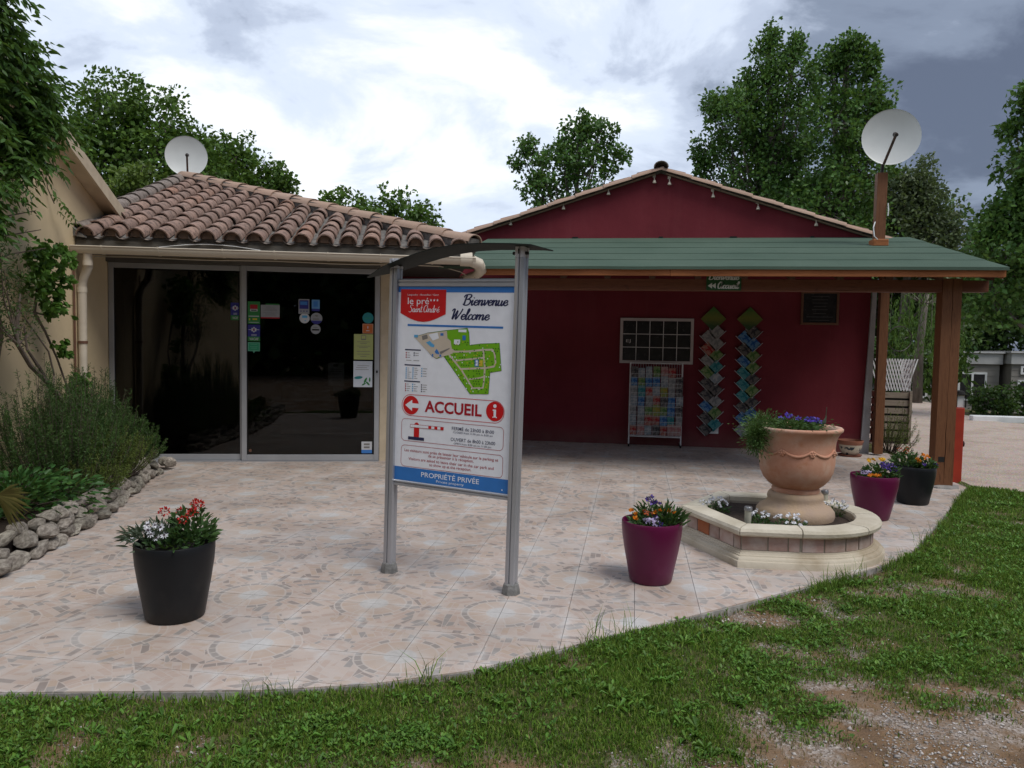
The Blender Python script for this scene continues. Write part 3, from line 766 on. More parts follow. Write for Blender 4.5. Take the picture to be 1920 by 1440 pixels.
for i in range(nh):
    s = i / nh
    x = 1.16 + (APX[0] - 1.16) * s; y = -0.9 + (APX[1] + 0.9) * s
    Mx = TR @ Matrix.Translation((x, y, Z0 + (za - Z0) * s + 0.075)) @ Matrix.Rotation(azh + random.uniform(-0.03, 0.03), 4, 'Z') @ Matrix.Rotation(slope_h - 0.02, 4, 'X')
    link_mesh('ridge_tile', ridge_me, roof, None, Mx)
# left verge: grey mossed tiles against the neighbouring wall, running up to the apex
for i in range(12):
    y = Y0 + 0.02 + i * 0.365
    x = -3.44 if y > 0.3 else -3.30
    Mx = TR @ Matrix.Translation((x - 0.05, y, zr(y) + 0.045 + 0.003 * (i % 2))) @ Matrix.Rotation(thr - 0.02, 4, 'X')
    if y > 0.3 or i == 0: link_mesh('roof_tile', canal_grey_me, roof, None, Mx)
mb = MB(TR); mb.add([(-3.36, Y0 - 0.02, Z0 + 0.0), (-3.22, Y0 - 0.02, Z0 - 0.02), (-3.22, 0.3, zr(0.3)), (-3.36, 0.3, zr(0.3) + 0.05), (-3.36, Y0 - 0.02, Z0 + 0.09), (-3.30, 0.3, zr(0.3) + 0.09)],
                    [(0, 1, 2, 3), (4, 1, 2, 5), (0, 4, 5, 3), (0, 1, 4)]); mb.build('flashing', M_mortar, roof)
# gutter: half pipe with rolled edge, joint bands, outlet and elbow
def halfpipe(mb, x0, x1, yc, zc, r, th=0.006, n=12):
    vs, fs = [], []
    for x in (x0, x1):
        for rr in (r, r - th):
            for i in range(n + 1):
                a = math.pi + math.pi * i / n
                vs.append((x, yc + rr * math.cos(a), zc + rr * math.sin(a)))
    k = n + 1
    for i in range(n):
        fs.append((i, i + 1, 2 * k + i + 1, 2 * k + i)); fs.append((k + i + 1, k + i, 3 * k + i, 3 * k + i + 1))
        fs.append((i + 1, i, k + i, k + i + 1)); fs.append((2 * k + i, 2 * k + i + 1, 3 * k + i + 1, 3 * k + i))
    fs += [(0, 2 * k, 3 * k, k), (n, k + n, 3 * k + n, 2 * k + n)]
    mb.add(vs, fs)
YG, ZG, RG = -0.985, 2.575, 0.078
mb = MB(TR); halfpipe(mb, -3.35, 1.16, YG, ZG, RG)
mb.tube([(-3.35, YG - RG, ZG), (1.16, YG - RG, ZG)], 0.009, 6)
gut = mb.build('gutter', M_beige_pvc, rec, auto=45)
for xb in (-3.02, -2.42, -1.72, -1.15, -0.55, 0.05, 0.65):
    mb = MB(TR); halfpipe(mb, xb - 0.012, xb + 0.012, YG, ZG, RG + 0.005, 0.004); mb.box(xb - 0.006, xb + 0.006, YG - RG - 0.012, YG - RG + 0.01, ZG - 0.01, ZG + 0.014)
    mb.build('bracket', M_beige_pvc, gut, auto=45)
mb = MB(TR); mb.prism([(YG + 0.075 * math.cos(math.pi + math.pi * i / 12), ZG + 0.075 * math.sin(math.pi + math.pi * i / 12)) for i in range(13)], -3.356, -3.348, 'x'); mb.build('end_cap', M_beige_pvc, gut)
mb = MB(TR); mb.lathe([(0.083, 0), (0.083, 0.14)], n=16, M=Matrix.Translation((0.98, YG, ZG - 0.012)) @ Matrix.Rotation(rad(90), 4, 'Y'), cap0=True, cap1=True)
mb.tube([(1.12, YG, ZG - 0.03), (1.20, YG + 0.02, ZG - 0.06), (1.24, YG + 0.10, ZG - 0.12), (1.20, YG + 0.25, ZG - 0.17), (1.05, YG + 0.60, ZG - 0.20)], [0.07, 0.072, 0.07, 0.055, 0.05], 14)
mb.build('outlet', M_beige_pvc, gut, auto=40)
mb = MB(TR); mb.tube([(-3.20, -0.97, 2.54), (-3.20, -0.965, 2.42), (-3.205, -0.94, 2.36), (-3.275, -0.885, 2.24), (-3.30, -0.87, 2.16), (-3.303, -0.868, 1.2), (-3.305, -0.866, 0.0)], [0.048, 0.048, 0.05, 0.045, 0.048, 0.044, 0.044], 14)
for z in (2.10, 2.40): mb.tube([(-3.302 if z < 2.3 else -3.2, -0.868 if z < 2.3 else -0.962, z - 0.03), (-3.302 if z < 2.3 else -3.2, -0.868 if z < 2.3 else -0.965, z + 0.03)], 0.053, 14)
dp = mb.build('downpipe', M_beige_pvc, rec, auto=50)
mb = MB(TR); mb.tube([(-3.302, -0.868, 1.49), (-3.302, -0.868, 1.52)], 0.052, 12); mb.box(-3.357, -3.302, -0.875, -0.86, 1.495, 1.515); mb.build('bracket', M_copper, dp)
mb = MB(TR); mb.tube([(-3.335, -1.00, 2.42), (-3.337, -0.985, 1.2), (-3.337, -0.985, 0.0)], 0.012, 8); mb.build('pipe', M_copper, rec)['label'] = 'thin brown copper pipe'
# thin conduit under the eave and the loose cable on the fascia
mb = MB(TR); pts = [(-3.2 + i * 0.33, -0.80 + 0.004 * math.sin(i * 2.1), 2.488 + 0.006 * math.sin(i * 1.3)) for i in range(13)]; mb.tube(pts, 0.007, 6); mb.tube([(0.76, -0.80, 2.488), (1.0, -0.7, 2.44), (1.1, -0.55, 2.40)], 0.006, 6); mb.build('conduit', M_beige_pvc, rec)
mb = MB(TR); pts = [(-2.45 + i * 0.14, -0.925, 2.60 + 0.05 * math.sin(math.pi * i / 8)) for i in range(9)]; mb.tube(pts, 0.005, 5); mb.build('cable', M_white, rec)
mb = MB(TR); mb.box(0.125, 0.165, -0.012, 0.0, 1.59, 1.67); mb.mi = 1; mb.box(0.135, 0.155, -0.015, -0.0125, 1.61, 1.65); mb.build('bell_push', [M_white, M_dark], rec)

# glass front: fixed light and sliding door
def glazed(name, x0, x1, y, label):
    """aluminium frame with a pane"""
    d = 0.045
    mb = MB(TR)
    mb.box(x0, x0 + 0.062, y - d, y, 0.012, 2.50); mb.box(x1 - 0.062, x1, y - d, y, 0.012, 2.50)
    mb.box(x0 + 0.0625, x1 - 0.0625, y - d + 0.003, y - 0.003, 0.012, 0.088); mb.box(x0 + 0.0625, x1 - 0.0625, y - d + 0.003, y - 0.003, 2.435, 2.50)
    f = mb.build(name, M_alu, rec, bev=0.004); f['label'] = label
    for a, b in ((x0 + 0.062, x0 + 0.074), (x1 - 0.074, x1 - 0.062)):
        MB(TR).box(a, b, y - d + 0.012, y - 0.012, 0.088, 2.435).build('gasket', M_dark, f)
    MB(TR).box(x0 + 0.06, x1 - 0.06, y - 0.027, y - 0.021, 0.085, 2.437).build('pane', M_glass, f)
    return f
fixed = glazed('fixed_window', -3.352, -1.705, 0.055, 'tall fixed glass panel beside the sliding door')
door = glazed('sliding_door', -1.735, -0.002, 0.0, 'sliding glass door covered with small stickers and notices')
mb = MB(TR); mb.box(-3.355, 0.0, -0.06, 0.075, -0.002, 0.010); mb.build('door_track', M_alu, rec)
mb = MB(TR); mb.box(-3.355, 0.0, -0.05, 0.075, 2.503, 2.551); mb.build('door_head', M_soffit, rec)  # head frame coloured dark to stand for the shade under the eave
mb = MB(TR); mb.box(-0.042, -0.022, -0.068, -0.046, 1.16, 1.19); mb.build('door_lock', M_dark, door)
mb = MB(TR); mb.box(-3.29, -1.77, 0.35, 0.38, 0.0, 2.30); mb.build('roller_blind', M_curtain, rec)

# reception desk and screen inside
desk = empty('reception_desk', TR @ Vector((-1.0, 3.0, 0)), rad(16), 'dim grey reception desk behind the sliding glass door', 'desk')
mb = MB(TR); mb.box(-1.75, -0.12, 2.9, 3.4, 0.0, 0.86); mb.build('front_panel', M_intwall, desk)
mb = MB(TR); mb.box(-1.8, -0.08, 2.84, 3.45, 0.863, 0.91); mb.build('top', pm('grey_laminate', (0.16, 0.16, 0.165)), desk)
mb = MB(TR); mb.box(-1.72, -0.95, 2.885, 2.897, 0.55, 0.80); mb.box(-0.90, -0.15, 2.885, 2.897, 0.55, 0.80); mb.build('drawer_front', pm('grey_panel', (0.13, 0.135, 0.14)), desk)
scr = empty('screen', TR @ Vector((-0.95, 3.1, 0.91)), rad(16), 'black computer screen standing on the reception desk', 'screen')
mb = MB(TR); mb.box(-1.25, -0.65, 3.08, 3.11, 1.0, 1.36); mb.build('display', M_dark, scr, bev=0.005)
mb = MB(TR); mb.box(-1.0, -0.9, 3.1125, 3.13, 0.92, 1.1); mb.box(-1.08, -0.82, 3.05, 3.2, 0.911, 0.92); mb.build('stand', M_dark, scr)

# ------------------------------------------------------------------ red hall
hall = empty('red_hall', (0.35, 12.3, 0), 0, 'dark red rendered hall with shallow tiled gable', 'building')
MB().prism([(-4.3, -0.1), (3.50, -0.1), (3.50, 3.23), (0.35, 4.26), (-4.3, 2.77)], 12.3, 12.55, 'y').build('gable_wall', M_maroon, hall)
mb = MB(); mb.box(3.25, 3.497, 12.553, 23, -0.1, 3.1); mb.box(-4.297, -4.1, 12.553, 23, -0.1, 2.7); mb.build('side_wall', M_maroon, hall)
mb = MB(); mb.prism([(0.35, 4.24), (3.98, 3.06), (3.98, 3.12), (0.35, 4.30)], 12.275, 23, 'y'); mb.prism([(0.35, 4.24), (0.35, 4.30), (-4.4, 2.782), (-4.4, 2.722)], 12.275, 23, 'y')
hroof = mb.build('roof', M_mortar, hall)
for s, xe, ze in ((1, 3.98, 3.12), (-1, -4.4, 2.782)):
    dx_, dz_ = xe - 0.35, ze - 4.30; L = math.hypot(dx_, dz_); n = int(L / 0.44); sl = math.atan2(-dz_, abs(dx_))
    for i in range(n):
        s0 = (i + 1) / n
        p = Vector((0.35 + dx_ * s0, 12.23, 4.30 + dz_ * s0 - 0.022))
        Mx = Matrix.Translation(p) @ Matrix.Rotation(rad(90) * s, 4, 'Z') @ Matrix.Rotation(sl - 0.02, 4, 'X')
        link_mesh('verge_tile', verge_me, hroof, None, Mx)
    # second run of tiles just behind, a little higher
    for i in range(n):
        s0 = (i + 0.8) / n
        p = Vector((0.35 + dx_ * s0, 12.42, 4.30 + dz_ * s0 + 0.012))
        Mx = Matrix.Translation(p) @ Matrix.Rotation(rad(90) * s, 4, 'Z') @ Matrix.Rotation(sl - 0.02, 4, 'X')
        link_mesh('roof_tile', canal_me[i % 3], hroof, None, Mx @ Matrix.Scale(0.8, 4))
    mb = MB(); mb.bar((0.35 + 0.08 * s, 12.262, 4.225), (xe - 0.05 * s, 12.262, 4.225 + dz_ / dx_ * (dx_ - 0.13 * s)), 0.04, 0.018); mb.build('rake_moulding', M_ridge, hroof)
for i in range(6):
    link_mesh('ridge_tile', ridge_me if i else canal_grey_me, hroof, None, Matrix.Translation((0.35, 12.12 + i * 0.40, 4.305)) @ Matrix.Rotation(0.02, 4, 'X') @ Matrix.Scale(0.95, 4))
for i, (x, z) in enumerate(((-1.99, 3.56), (-1.15, 3.80), (-0.45, 4.02), (0.25, 4.19), (0.48, 4.16), (1.14, 3.96), (1.81, 3.77), (2.66, 3.52))):
    mb = MB(); mb.box(x - 0.022, x + 0.022, 12.275, 12.298, z - 0.01, z + 0.03)
    mb.tube([(x, 12.285, z), (x + 0.004, 12.245, z - 0.03), (x + 0.006, 12.24, z - 0.075)], 0.008, 6)
    mb.lathe([(0.012, 0.02), (0.022, 0.0), (0.03, -0.025), (0.026, -0.03)], (x + 0.006, 12.24, z - 0.08), 10, cap0=True, cap1=True)
    mb.build('light_fitting', M_beige_pvc, hall, auto=50)
mb = MB(); mb.prism([(3.43, 0.0), (3.552, 0.0), (3.575, 2.6), (3.52, 2.6)], 12.255, 12.297, 'y'); mb.build('corner_trim', pm('grey_white_trim', (0.44, 0.44, 0.45), (0.36, 0.36, 0.37), scale=5), hall)
mb = MB(); mb.tube([(3.73, 12.32, 2.75), (3.72, 12.3, 2.2), (3.70, 12.29, 1.7), (3.69, 12.28, 1.6)], 0.009, 6); mb.build('cable', M_white, hall)

# ------------------------------------------------------------------ lean-to canopy with green felt roof
def woodmat(name, c1, c2, dark=(0.03, 0.015, 0.01), ax=(1, 14, 14), rough=0.6):
    t = NT(name); v = t.coord(); r = t.n('ShaderNodeObjectInfo').outputs['Random']
    mp = t.n('ShaderNodeMapping', {'Vector': v, 'Location': t.n('ShaderNodeCombineXYZ', {0: t.math('MULTIPLY', r, 9.0), 2: t.math('MULTIPLY', r, 5.0)}).outputs[0]}); mp.inputs['Scale'].default_value = ax
    f = t.noise(mp.outputs[0], 3.0, 7, 0.65, 1.2)
    c = t.ramp(f, [(0.3, c1), (0.55, c2), (0.72, tuple(x * 0.6 for x in c1))])
    kn = t.ramp(t.noise(v, 4.5, 2, 0.4), [(0.72, (0, 0, 0)), (0.78, (0.8, 0.8, 0.8))]); c = t.mix(kn, c, dark)
    t.bump(f, 0.35, 0.006)
    return t.base(c, rough, 0, 0.3)
M_beam = woodmat('stained_brown_beam', (0.10, 0.034, 0.018), (0.15, 0.058, 0.030))
M_post = woodmat('stained_brown_post', (0.105, 0.040, 0.018), (0.175, 0.074, 0.032), ax=(14, 14, 1))
M_fascia = woodmat('orange_brown_fascia', (0.25, 0.080, 0.026), (0.32, 0.118, 0.040))
M_rafter = woodmat('dark_rafter', (0.055, 0.024, 0.015), (0.085, 0.040, 0.024), ax=(14, 1, 14))
t = NT('green_mineral_felt'); v = t.coord()
c = t.ramp(t.noise(v, 1.1, 5, 0.6), [(0.3, (0.052, 0.083, 0.062)), (0.7, (0.072, 0.106, 0.080))])
c = t.mix(t.ramp(t.noise(v, 170, 2, 0.6), [(0.4, (0, 0, 0)), (0.7, (0.40, 0.40, 0.40))]), c, (0.105, 0.15, 0.12))
st = t.n('ShaderNodeMapping', {'Vector': v}); st.inputs['Scale'].default_value = (3.5, 0.5, 0.5)
c = t.mix(t.ramp(t.noise(st.outputs[0], 2.0, 6, 0.7), [(0.55, (0, 0, 0)), (0.75, (0.4, 0.4, 0.4))]), c, (0.055, 0.09, 0.067))
c = t.n('ShaderNodeHueSaturation', {'Color': c, 'Value': t.math('MULTIPLY_ADD', t.n('ShaderNodeObjectInfo').outputs['Random'], 0.05, 0.97)}).outputs[0]
t.bump(t.math('ADD', t.noise(v, 220, 2), t.math('MULTIPLY', t.noise(v, 3.0, 3), 2.0)), 0.4, 0.006)
M_felt = t.base(c, 0.95, 0, 0.12)

perg = empty('lean_to_canopy', (3.57, 9.55, 0), 0, 'timber lean-to canopy with green felt roof along the red hall', 'canopy')
mb = MB(); rs = random.Random(9); zs_ = [0.03 + (2.40 - 0.03) * i / 16 for i in range(17)]
cr_x = [3.572 + rs.uniform(-0.006, 0.006) for _ in zs_]; cr_w = [0.0012 + 0.0035 * max(0.0, math.sin(i * 0.55)) * rs.uniform(0.4, 1) for i in range(17)]
mb.prism([(3.465, 0.03)] + [(x - w, z) for x, w, z in zip(cr_x, cr_w, zs_)] + [(3.465, 2.40)], 9.46, 9.65, 'y')          # the post is split by a long drying crack
mb.prism([(3.668, 2.40)] + [(x + w, z) for x, w, z in reversed(list(zip(cr_x, cr_w, zs_)))] + [(3.668, 0.03)], 9.46, 9.65, 'y')
post = mb.build('post', M_post, perg); post['label'] = 'thick split brown corner post'
mb = MB(); mb.box(3.50, 3.565, 9.4575, 9.47, 0.30, 0.36); mb.build('notch', M_dark, post)
mb = MB(); mb.lathe([(0.20, 0), (0.19, 0.03), (0.12, 0.045)], (3.58, 9.56, -0.012), 9, cap1=True); mb.build('footing', pm('concrete_footing', (0.30, 0.28, 0.26), (0.2, 0.19, 0.18), bump=0.5), perg)
mb = MB(); mb.box(3.575, 3.70, 12.08, 12.20, 0.02, 2.95); mb.build('post', M_post, perg, bev=0.005)
mb = MB(); mb.box(-2.30, 3.462, 9.47, 9.62, 2.245, 2.385); mb.build('beam', M_beam, perg, bev=0.006)
mb = MB(); mb.box(3.671, 3.95, 9.47, 9.62, 2.25, 2.38); mb.build('beam', M_beam, perg, bev=0.006)
zp = lambda y: 2.50 + 0.238 * (y - 9.17)
for i in range(12):
    x = -1.9 + i * 0.525
    mb = MB(); mb.bar((x, 9.24, zp(9.24) - 0.10), (x, 12.29, zp(12.29) - 0.10), 0.07, 0.11); mb.build('rafter', M_rafter, perg)
for i in range(16):                      # boards seen from below
    y0 = 9.21 + i * 0.193; y1 = y0 + 0.189
    mb = MB(); mb.add([(-2.35, y0, zp(y0) - 0.042), (3.95, y0, zp(y0) - 0.042), (3.95, y1, zp(y1) - 0.042), (-2.35, y1, zp(y1) - 0.042), (-2.35, y0, zp(y0) - 0.022), (3.95, y0, zp(y0) - 0.022), (3.95, y1, zp(y1) - 0.022), (-2.35, y1, zp(y1) - 0.022)],
             [(0, 3, 2, 1), (4, 5, 6, 7), (0, 1, 5, 4), (1, 2, 6, 5), (2, 3, 7, 6), (3, 0, 4, 7)]); mb.build('ceiling_board', M_rafter, perg)
mb = MB(); mb.box(-1.88, 0.40, 9.165, 9.205, 2.395, 2.475); mb.build('fascia', M_fascia, perg, bev=0.004)
mb = MB(); mb.box(0.403, 3.99, 9.163, 9.205, 2.392, 2.473); mb.build('fascia', M_fascia, perg, bev=0.004)
mb = MB(); mb.prism([(9.21, 2.38), (12.3, 3.10), (12.3, 3.20), (9.21, 2.47)], 3.95, 3.985, 'x'); mb.build('fascia', M_fascia, perg, bev=0.003)
# felt strips, each lapping the one below
NS = 5; dY = (12.296 - 9.13) / NS
for i in range(NS):
    ya, yb = 9.13 + i * dY - (0.0 if i == 0 else 0.05), 9.13 + (i + 1) * dY
    yb = min(yb + 0.02, 12.294)
    xs = np.linspace(-2.35, 4.005, 44); jit = 0.012 * (vnoise(xs * 2.2, xs * 0 + i * 3.3, 5) - 0.5) * 2
    lift = 0.004 * (vnoise(xs * 1.6, xs * 0 + i * 7.7, 6))
    h0 = 0.006 + (0.002 if i else 0.0)
    vs, fs = [], []
    for q, x in enumerate(xs):
        y = ya + jit[q]
        vs += [(x, y, zp(y) + h0 + lift[q]), (x, y, zp(y) + h0 + lift[q] - (0.035 if i == 0 else 0.006)), (x, (y + yb) / 2, zp((y + yb) / 2) + 0.006 + lift[q] * 0.3), (x, yb, zp(yb) + 0.003)]
    for q in range(len(xs) - 1):
        a = q * 4; b = a + 4
        fs += [(a + 1, b + 1, b, a), (a, b, b + 2, a + 2), (a + 2, b + 2, b + 3, a + 3)]
    MB().add(vs, fs).build('felt_strip', M_felt, perg, auto=30)
for (x, w) in ((-1.0, 0.09), (1.42, 0.10), (0.35, 0.06), (2.6, 0.05)):   # curled laps where the felt meets the wall
    mb = MB(); mb.box(x, x + w, 12.262, 12.296, zp(12.29) + 0.004, zp(12.29) + 0.022); mb.build('felt_lap', M_dark, perg)
# ------------------------------------------------------------------ lettering helpers
_tc = {}
def text_geo(body, bold=0.0):
    key = (body, bold)
    if key not in _tc:
        cu = bpy.data.curves.new('lettering', 'FONT'); cu.body = body; cu.size = 1.0; cu.resolution_u = 3; cu.offset = bold
        ob = bpy.data.objects.new('lettering', cu); COL.objects.link(ob)
        dg = bpy.context.evaluated_depsgraph_get()
        me = bpy.data.meshes.new_from_object(ob.evaluated_get(dg))
        V = [tuple(v.co) for v in me.vertices]; Fc = [tuple(p.vertices) for p in me.polygons]
        bpy.data.objects.remove(ob); bpy.data.curves.remove(cu); bpy.data.meshes.remove(me)
        _tc[key] = (V, Fc)
    return _tc[key]
def put_text(mb, body, x0, x1, z0, cap, y, bold=0.0, shear=0.0):
    """lettering in the x-z plane at depth y, fitted between x0 and x1, baseline z0, capital height cap"""
    V, Fc = text_geo(body, bold)
    xa, xb = min(v[0] for v in V), max(v[0] for v in V)
    sx = (x1 - x0) / max(xb - xa, 1e-6); sz = cap / 0.70
    mb.add([(x0 + (v[0] - xa) * sx + shear * v[1] * sz, y, z0 + v[1] * sz) for v in V], Fc)
GLY = {
 'e': (0.30, [[(0.02, .22), (.2, .26), (.26, .36), (.18, .45), (.06, .36), (.04, .16), (.14, .02), (.26, .08), (.32, .2)]]),
 'i': (0.20, [[(0, .22), (.08, .44), (.06, .14), (.12, .02), (.22, .18)], [(.12, .60), (.14, .66)]]),
 'n': (0.36, [[(0, .38), (.06, .44), (.04, .02)], [(.05, .2), (.16, .42), (.26, .4), (.24, .1), (.3, .02), (.38, .18)]]),
 'v': (0.31, [[(0, .38), (.06, .43), (.1, .02), (.24, .3), (.26, .44), (.32, .4)]]),
 'u': (0.38, [[(0, .36), (.06, .44), (.05, .1), (.12, .02), (.24, .16), (.27, .44)], [(.27, .44), (.25, .1), (.32, .02), (.4, .18)]]),
 'B': (0.54, [[(.14, .86), (.10, .45), (.08, .02)], [(-.04, .66), (.05, .86), (.36, .9), (.44, .74), (.3, .54), (.16, .5)], [(.16, .5), (.4, .48), (.48, .28), (.36, .06), (.14, .02), (-.02, .12)]]),
 'W': (0.68, [[(-.02, .70), (.04, .86), (.13, .84), (.12, .45), (.12, .02), (.24, .4), (.34, .75), (.34, .4), (.35, .02), (.56, .5), (.66, .9)]]),
 'l': (0.19, [[(0, .2), (.16, .7), (.14, .9), (.07, .8), (.05, .12), (.12, .02), (.22, .18)]]),
 'c': (0.26, [[(.24, .38), (.16, .44), (.05, .34), (.03, .12), (.12, .02), (.26, .14)]]),
 'o': (0.29, [[(.14, .44), (.04, .34), (.03, .12), (.12, .02), (.24, .14), (.24, .36), (.14, .44), (.3, .38)]]),
 'm': (0.57, [[(0, .38), (.06, .44), (.04, .02)], [(.05, .2), (.15, .42), (.23, .4), (.22, .02)], [(.23, .2), (.34, .42), (.44, .4), (.43, .1), (.48, .02), (.57, .18)]]),
 'S': (0.40, [[(.4, .78), (.28, .9), (.12, .8), (.14, .62), (.3, .42), (.3, .14), (.14, .0), (-.02, .1)]]),
 'a': (0.34, [[(.24, .4), (.12, .44), (.03, .26), (.06, .04), (.16, .06), (.26, .42), (.24, .1), (.3, .02), (.36, .16)]]),
 't': (0.22, [[(.1, .82), (.06, .12), (.12, .02), (.22, .14)], [(-.04, .54), (.24, .57)]]),
 'A': (0.54, [[(.4, .78), (.2, .85), (.04, .5), (.1, .08), (.28, .06), (.42, .5), (.43, .84), (.40, .2), (.46, .04), (.56, .2)]]),
 'd': (0.37, [[(.24, .4), (.12, .44), (.03, .26), (.06, .04), (.16, .06), (.26, .42), (.3, .9)], [(.29, .8), (.26, .1), (.32, .02), (.38, .16)]]),
 'r': (0.26, [[(0, .36), (.06, .46), (.05, .02)], [(.06, .24), (.16, .44), (.25, .42)]]),
 ' ': (0.16, []),
}
GLY['é'] = (0.30, GLY['e'][1] + [[(.16, .58), (.26, .72)]])
def catmull(p, k=5):
    p = [p[0]] + list(p) + [p[-1]]; out = []
    for i in range(1, len(p) - 2):
        for q in range(k):
            t_ = q / k
            out.append(tuple(0.5 * (2 * p[i][c] + (p[i + 1][c] - p[i - 1][c]) * t_ + (2 * p[i - 1][c] - 5 * p[i][c] + 4 * p[i + 1][c] - p[i + 2][c]) * t_ ** 2 + (3 * p[i][c] - p[i - 1][c] - 3 * p[i + 1][c] + p[i + 2][c]) * t_ ** 3) for c in (0, 1)))
    out.append(tuple(p[-2])); return out
def ribbon(mb, pts, w, y, closed=False):
    """flat stroke of width w along x-z points at depth y"""
    n = len(pts); vs, fs = [], []
    for i in range(n):
        a = pts[i - 1] if (i or closed) else pts[i]; b = pts[(i + 1) % n] if (i < n - 1 or closed) else pts[i]
        dx_, dz_ = b[0] - a[0], b[1] - a[1]; L = math.hypot(dx_, dz_) or 1.0
        ww = w[i] if hasattr(w, '__len__') else w
        nx_, nz_ = -dz_ / L * ww / 2, dx_ / L * ww / 2
        vs += [(pts[i][0] + nx_, y, pts[i][1] + nz_), (pts[i][0] - nx_, y, pts[i][1] - nz_)]
    m = n if closed else n - 1
    for i in range(m):
        j = (i + 1) % n
        fs.append((2 * i, 2 * i + 1, 2 * j + 1, 2 * j))
    mb.add(vs, fs)
def put_script(mb, word, x0, x1, z0, cap, y, w=0.09, shear=0.22):
    adv = sum(GLY[c][0] for c in word)
    s = cap / 0.9; sx = (x1 - x0) / (adv + shear * 0.45)
    x = 0.0
    for ci, ch in enumerate(word):
        a, strokes = GLY[ch]
        for si, st in enumerate(strokes):
            pts = catmull(st)
            pts = [(x0 + (x + px_ + shear * pz_) * sx, z0 + pz_ * s) for px_, pz_ in pts]
            n = len(pts)
            ws = []
            for i in range(n):
                dzz = pts[min(i + 1, n - 1)][1] - pts[max(i - 1, 0)][1]; dxx = abs(pts[min(i + 1, n - 1)][0] - pts[max(i - 1, 0)][0]) + 1e-9
                ws.append(w * s * (0.70 + 0.55 * min(1, abs(dzz) / dxx / 2) * (1.0 if dzz < 0 else 0.55)))
            ribbon(mb, pts, ws, y - 0.00004 * (si + 3 * (ci % 2)))
        x += a
def rect(mb, x0, x1, z0, z1, y):
    mb.add([(x0, y, z0), (x1, y, z0), (x1, y, z1), (x0, y, z1)], [(0, 1, 2, 3)])
def disc(mb, cx, cz, r, y, n=28, rz=None):
    mb.add([(cx + r * math.cos(2 * math.pi * i / n), y, cz + (rz or r) * math.sin(2 * math.pi * i / n)) for i in range(n)], [tuple(range(n))])
def poly(mb, pts, y):
    mb.add([(p[0], y, p[1]) for p in pts], [tuple(range(len(pts)))])
def rrect(x0, x1, z0, z1, r, n=5):
    out = []
    for cx, cz, a0 in ((x1 - r, z1 - r, 0), (x0 + r, z1 - r, 90), (x0 + r, z0 + r, 180), (x1 - r, z0 + r, 270)):
        for i in range(n + 1):
            a = rad(a0 + 90 * i / n); out.append((cx + r * math.cos(a), cz + r * math.sin(a)))
    return out

# ------------------------------------------------------------------ welcome sign
M_sheet = flat('white_printed_sheet', (0.80, 0.82, 0.87), 0.35)
M_blue = flat('print_blue', (0.035, 0.18, 0.52), 0.35)
M_red = flat('print_red', (0.58, 0.008, 0.012), 0.35)
M_dred = flat('print_dark_red', (0.38, 0.006, 0.02), 0.35)
M_navy = flat('print_navy', (0.022, 0.028, 0.085), 0.35)
M_pgreen = flat('print_green', (0.16, 0.42, 0.012), 0.35)
M_pdgreen = flat('print_dark_green', (0.025, 0.10, 0.012), 0.35)
M_pbeige = flat('print_beige', (0.58, 0.50, 0.40), 0.35)
M_pgrey = flat('print_grey', (0.20, 0.19, 0.18), 0.35)
M_plblue = flat('print_light_blue', (0.10, 0.38, 0.66), 0.35)
M_pyellow = flat('print_yellow', (0.60, 0.46, 0.04), 0.35)
M_post_alu = pm('satin_aluminium_post', (0.43, 0.44, 0.47), (0.38, 0.39, 0.42), scale=2, rough=0.34, metal=0.55, spec=0.5, stretch=(6, 6, 0.6))
M_blade = pm('dark_green_canopy_sheet', (0.008, 0.012, 0.010), (0.012, 0.017, 0.014), scale=3, rough=0.6, spec=0.2)
M_cap = pm('white_post_cap', (0.55, 0.56, 0.60), (0.48, 0.49, 0.53), scale=6, rough=0.4)
M_cement = pm('rough_grey_cement', (0.23, 0.225, 0.22), (0.14, 0.14, 0.135), scale=25, rough=0.95, bump=0.8, bscale=70)

ang_s = math.atan2(4.76 - 5.04, -0.73 + 1.62)
TS = Matrix.Translation((-1.62, 5.04, 0)) @ Matrix.Rotation(ang_s, 4, 'Z') @ Matrix.Rotation(rad(1.0), 4, 'Y')
sign = empty('welcome_sign', TS @ Vector((0.466, 0, 0)), ang_s, 'white campsite welcome board between two aluminium posts', 'sign')
def post_section(w, d):
    """extruded profile with a groove on the front and on both flanks"""
    pts = []
    for x, y in ((-w, -d), (-0.35 * w, -d * 1.12), (-0.12 * w, -d * 1.12), (-0.10 * w, -d * 0.80), (0.10 * w, -d * 0.80), (0.12 * w, -d * 1.12), (0.35 * w, -d * 1.12), (w, -d), (w, -0.3 * d), (0.82 * w, -0.25 * d), (0.82 * w, 0.25 * d), (w, 0.3 * d), (w, d), (-w, d), (-w, 0.3 * d), (-0.82 * w, 0.25 * d), (-0.82 * w, -0.25 * d), (-w, -0.3 * d)):
        pts.append((x, y))
    return pts
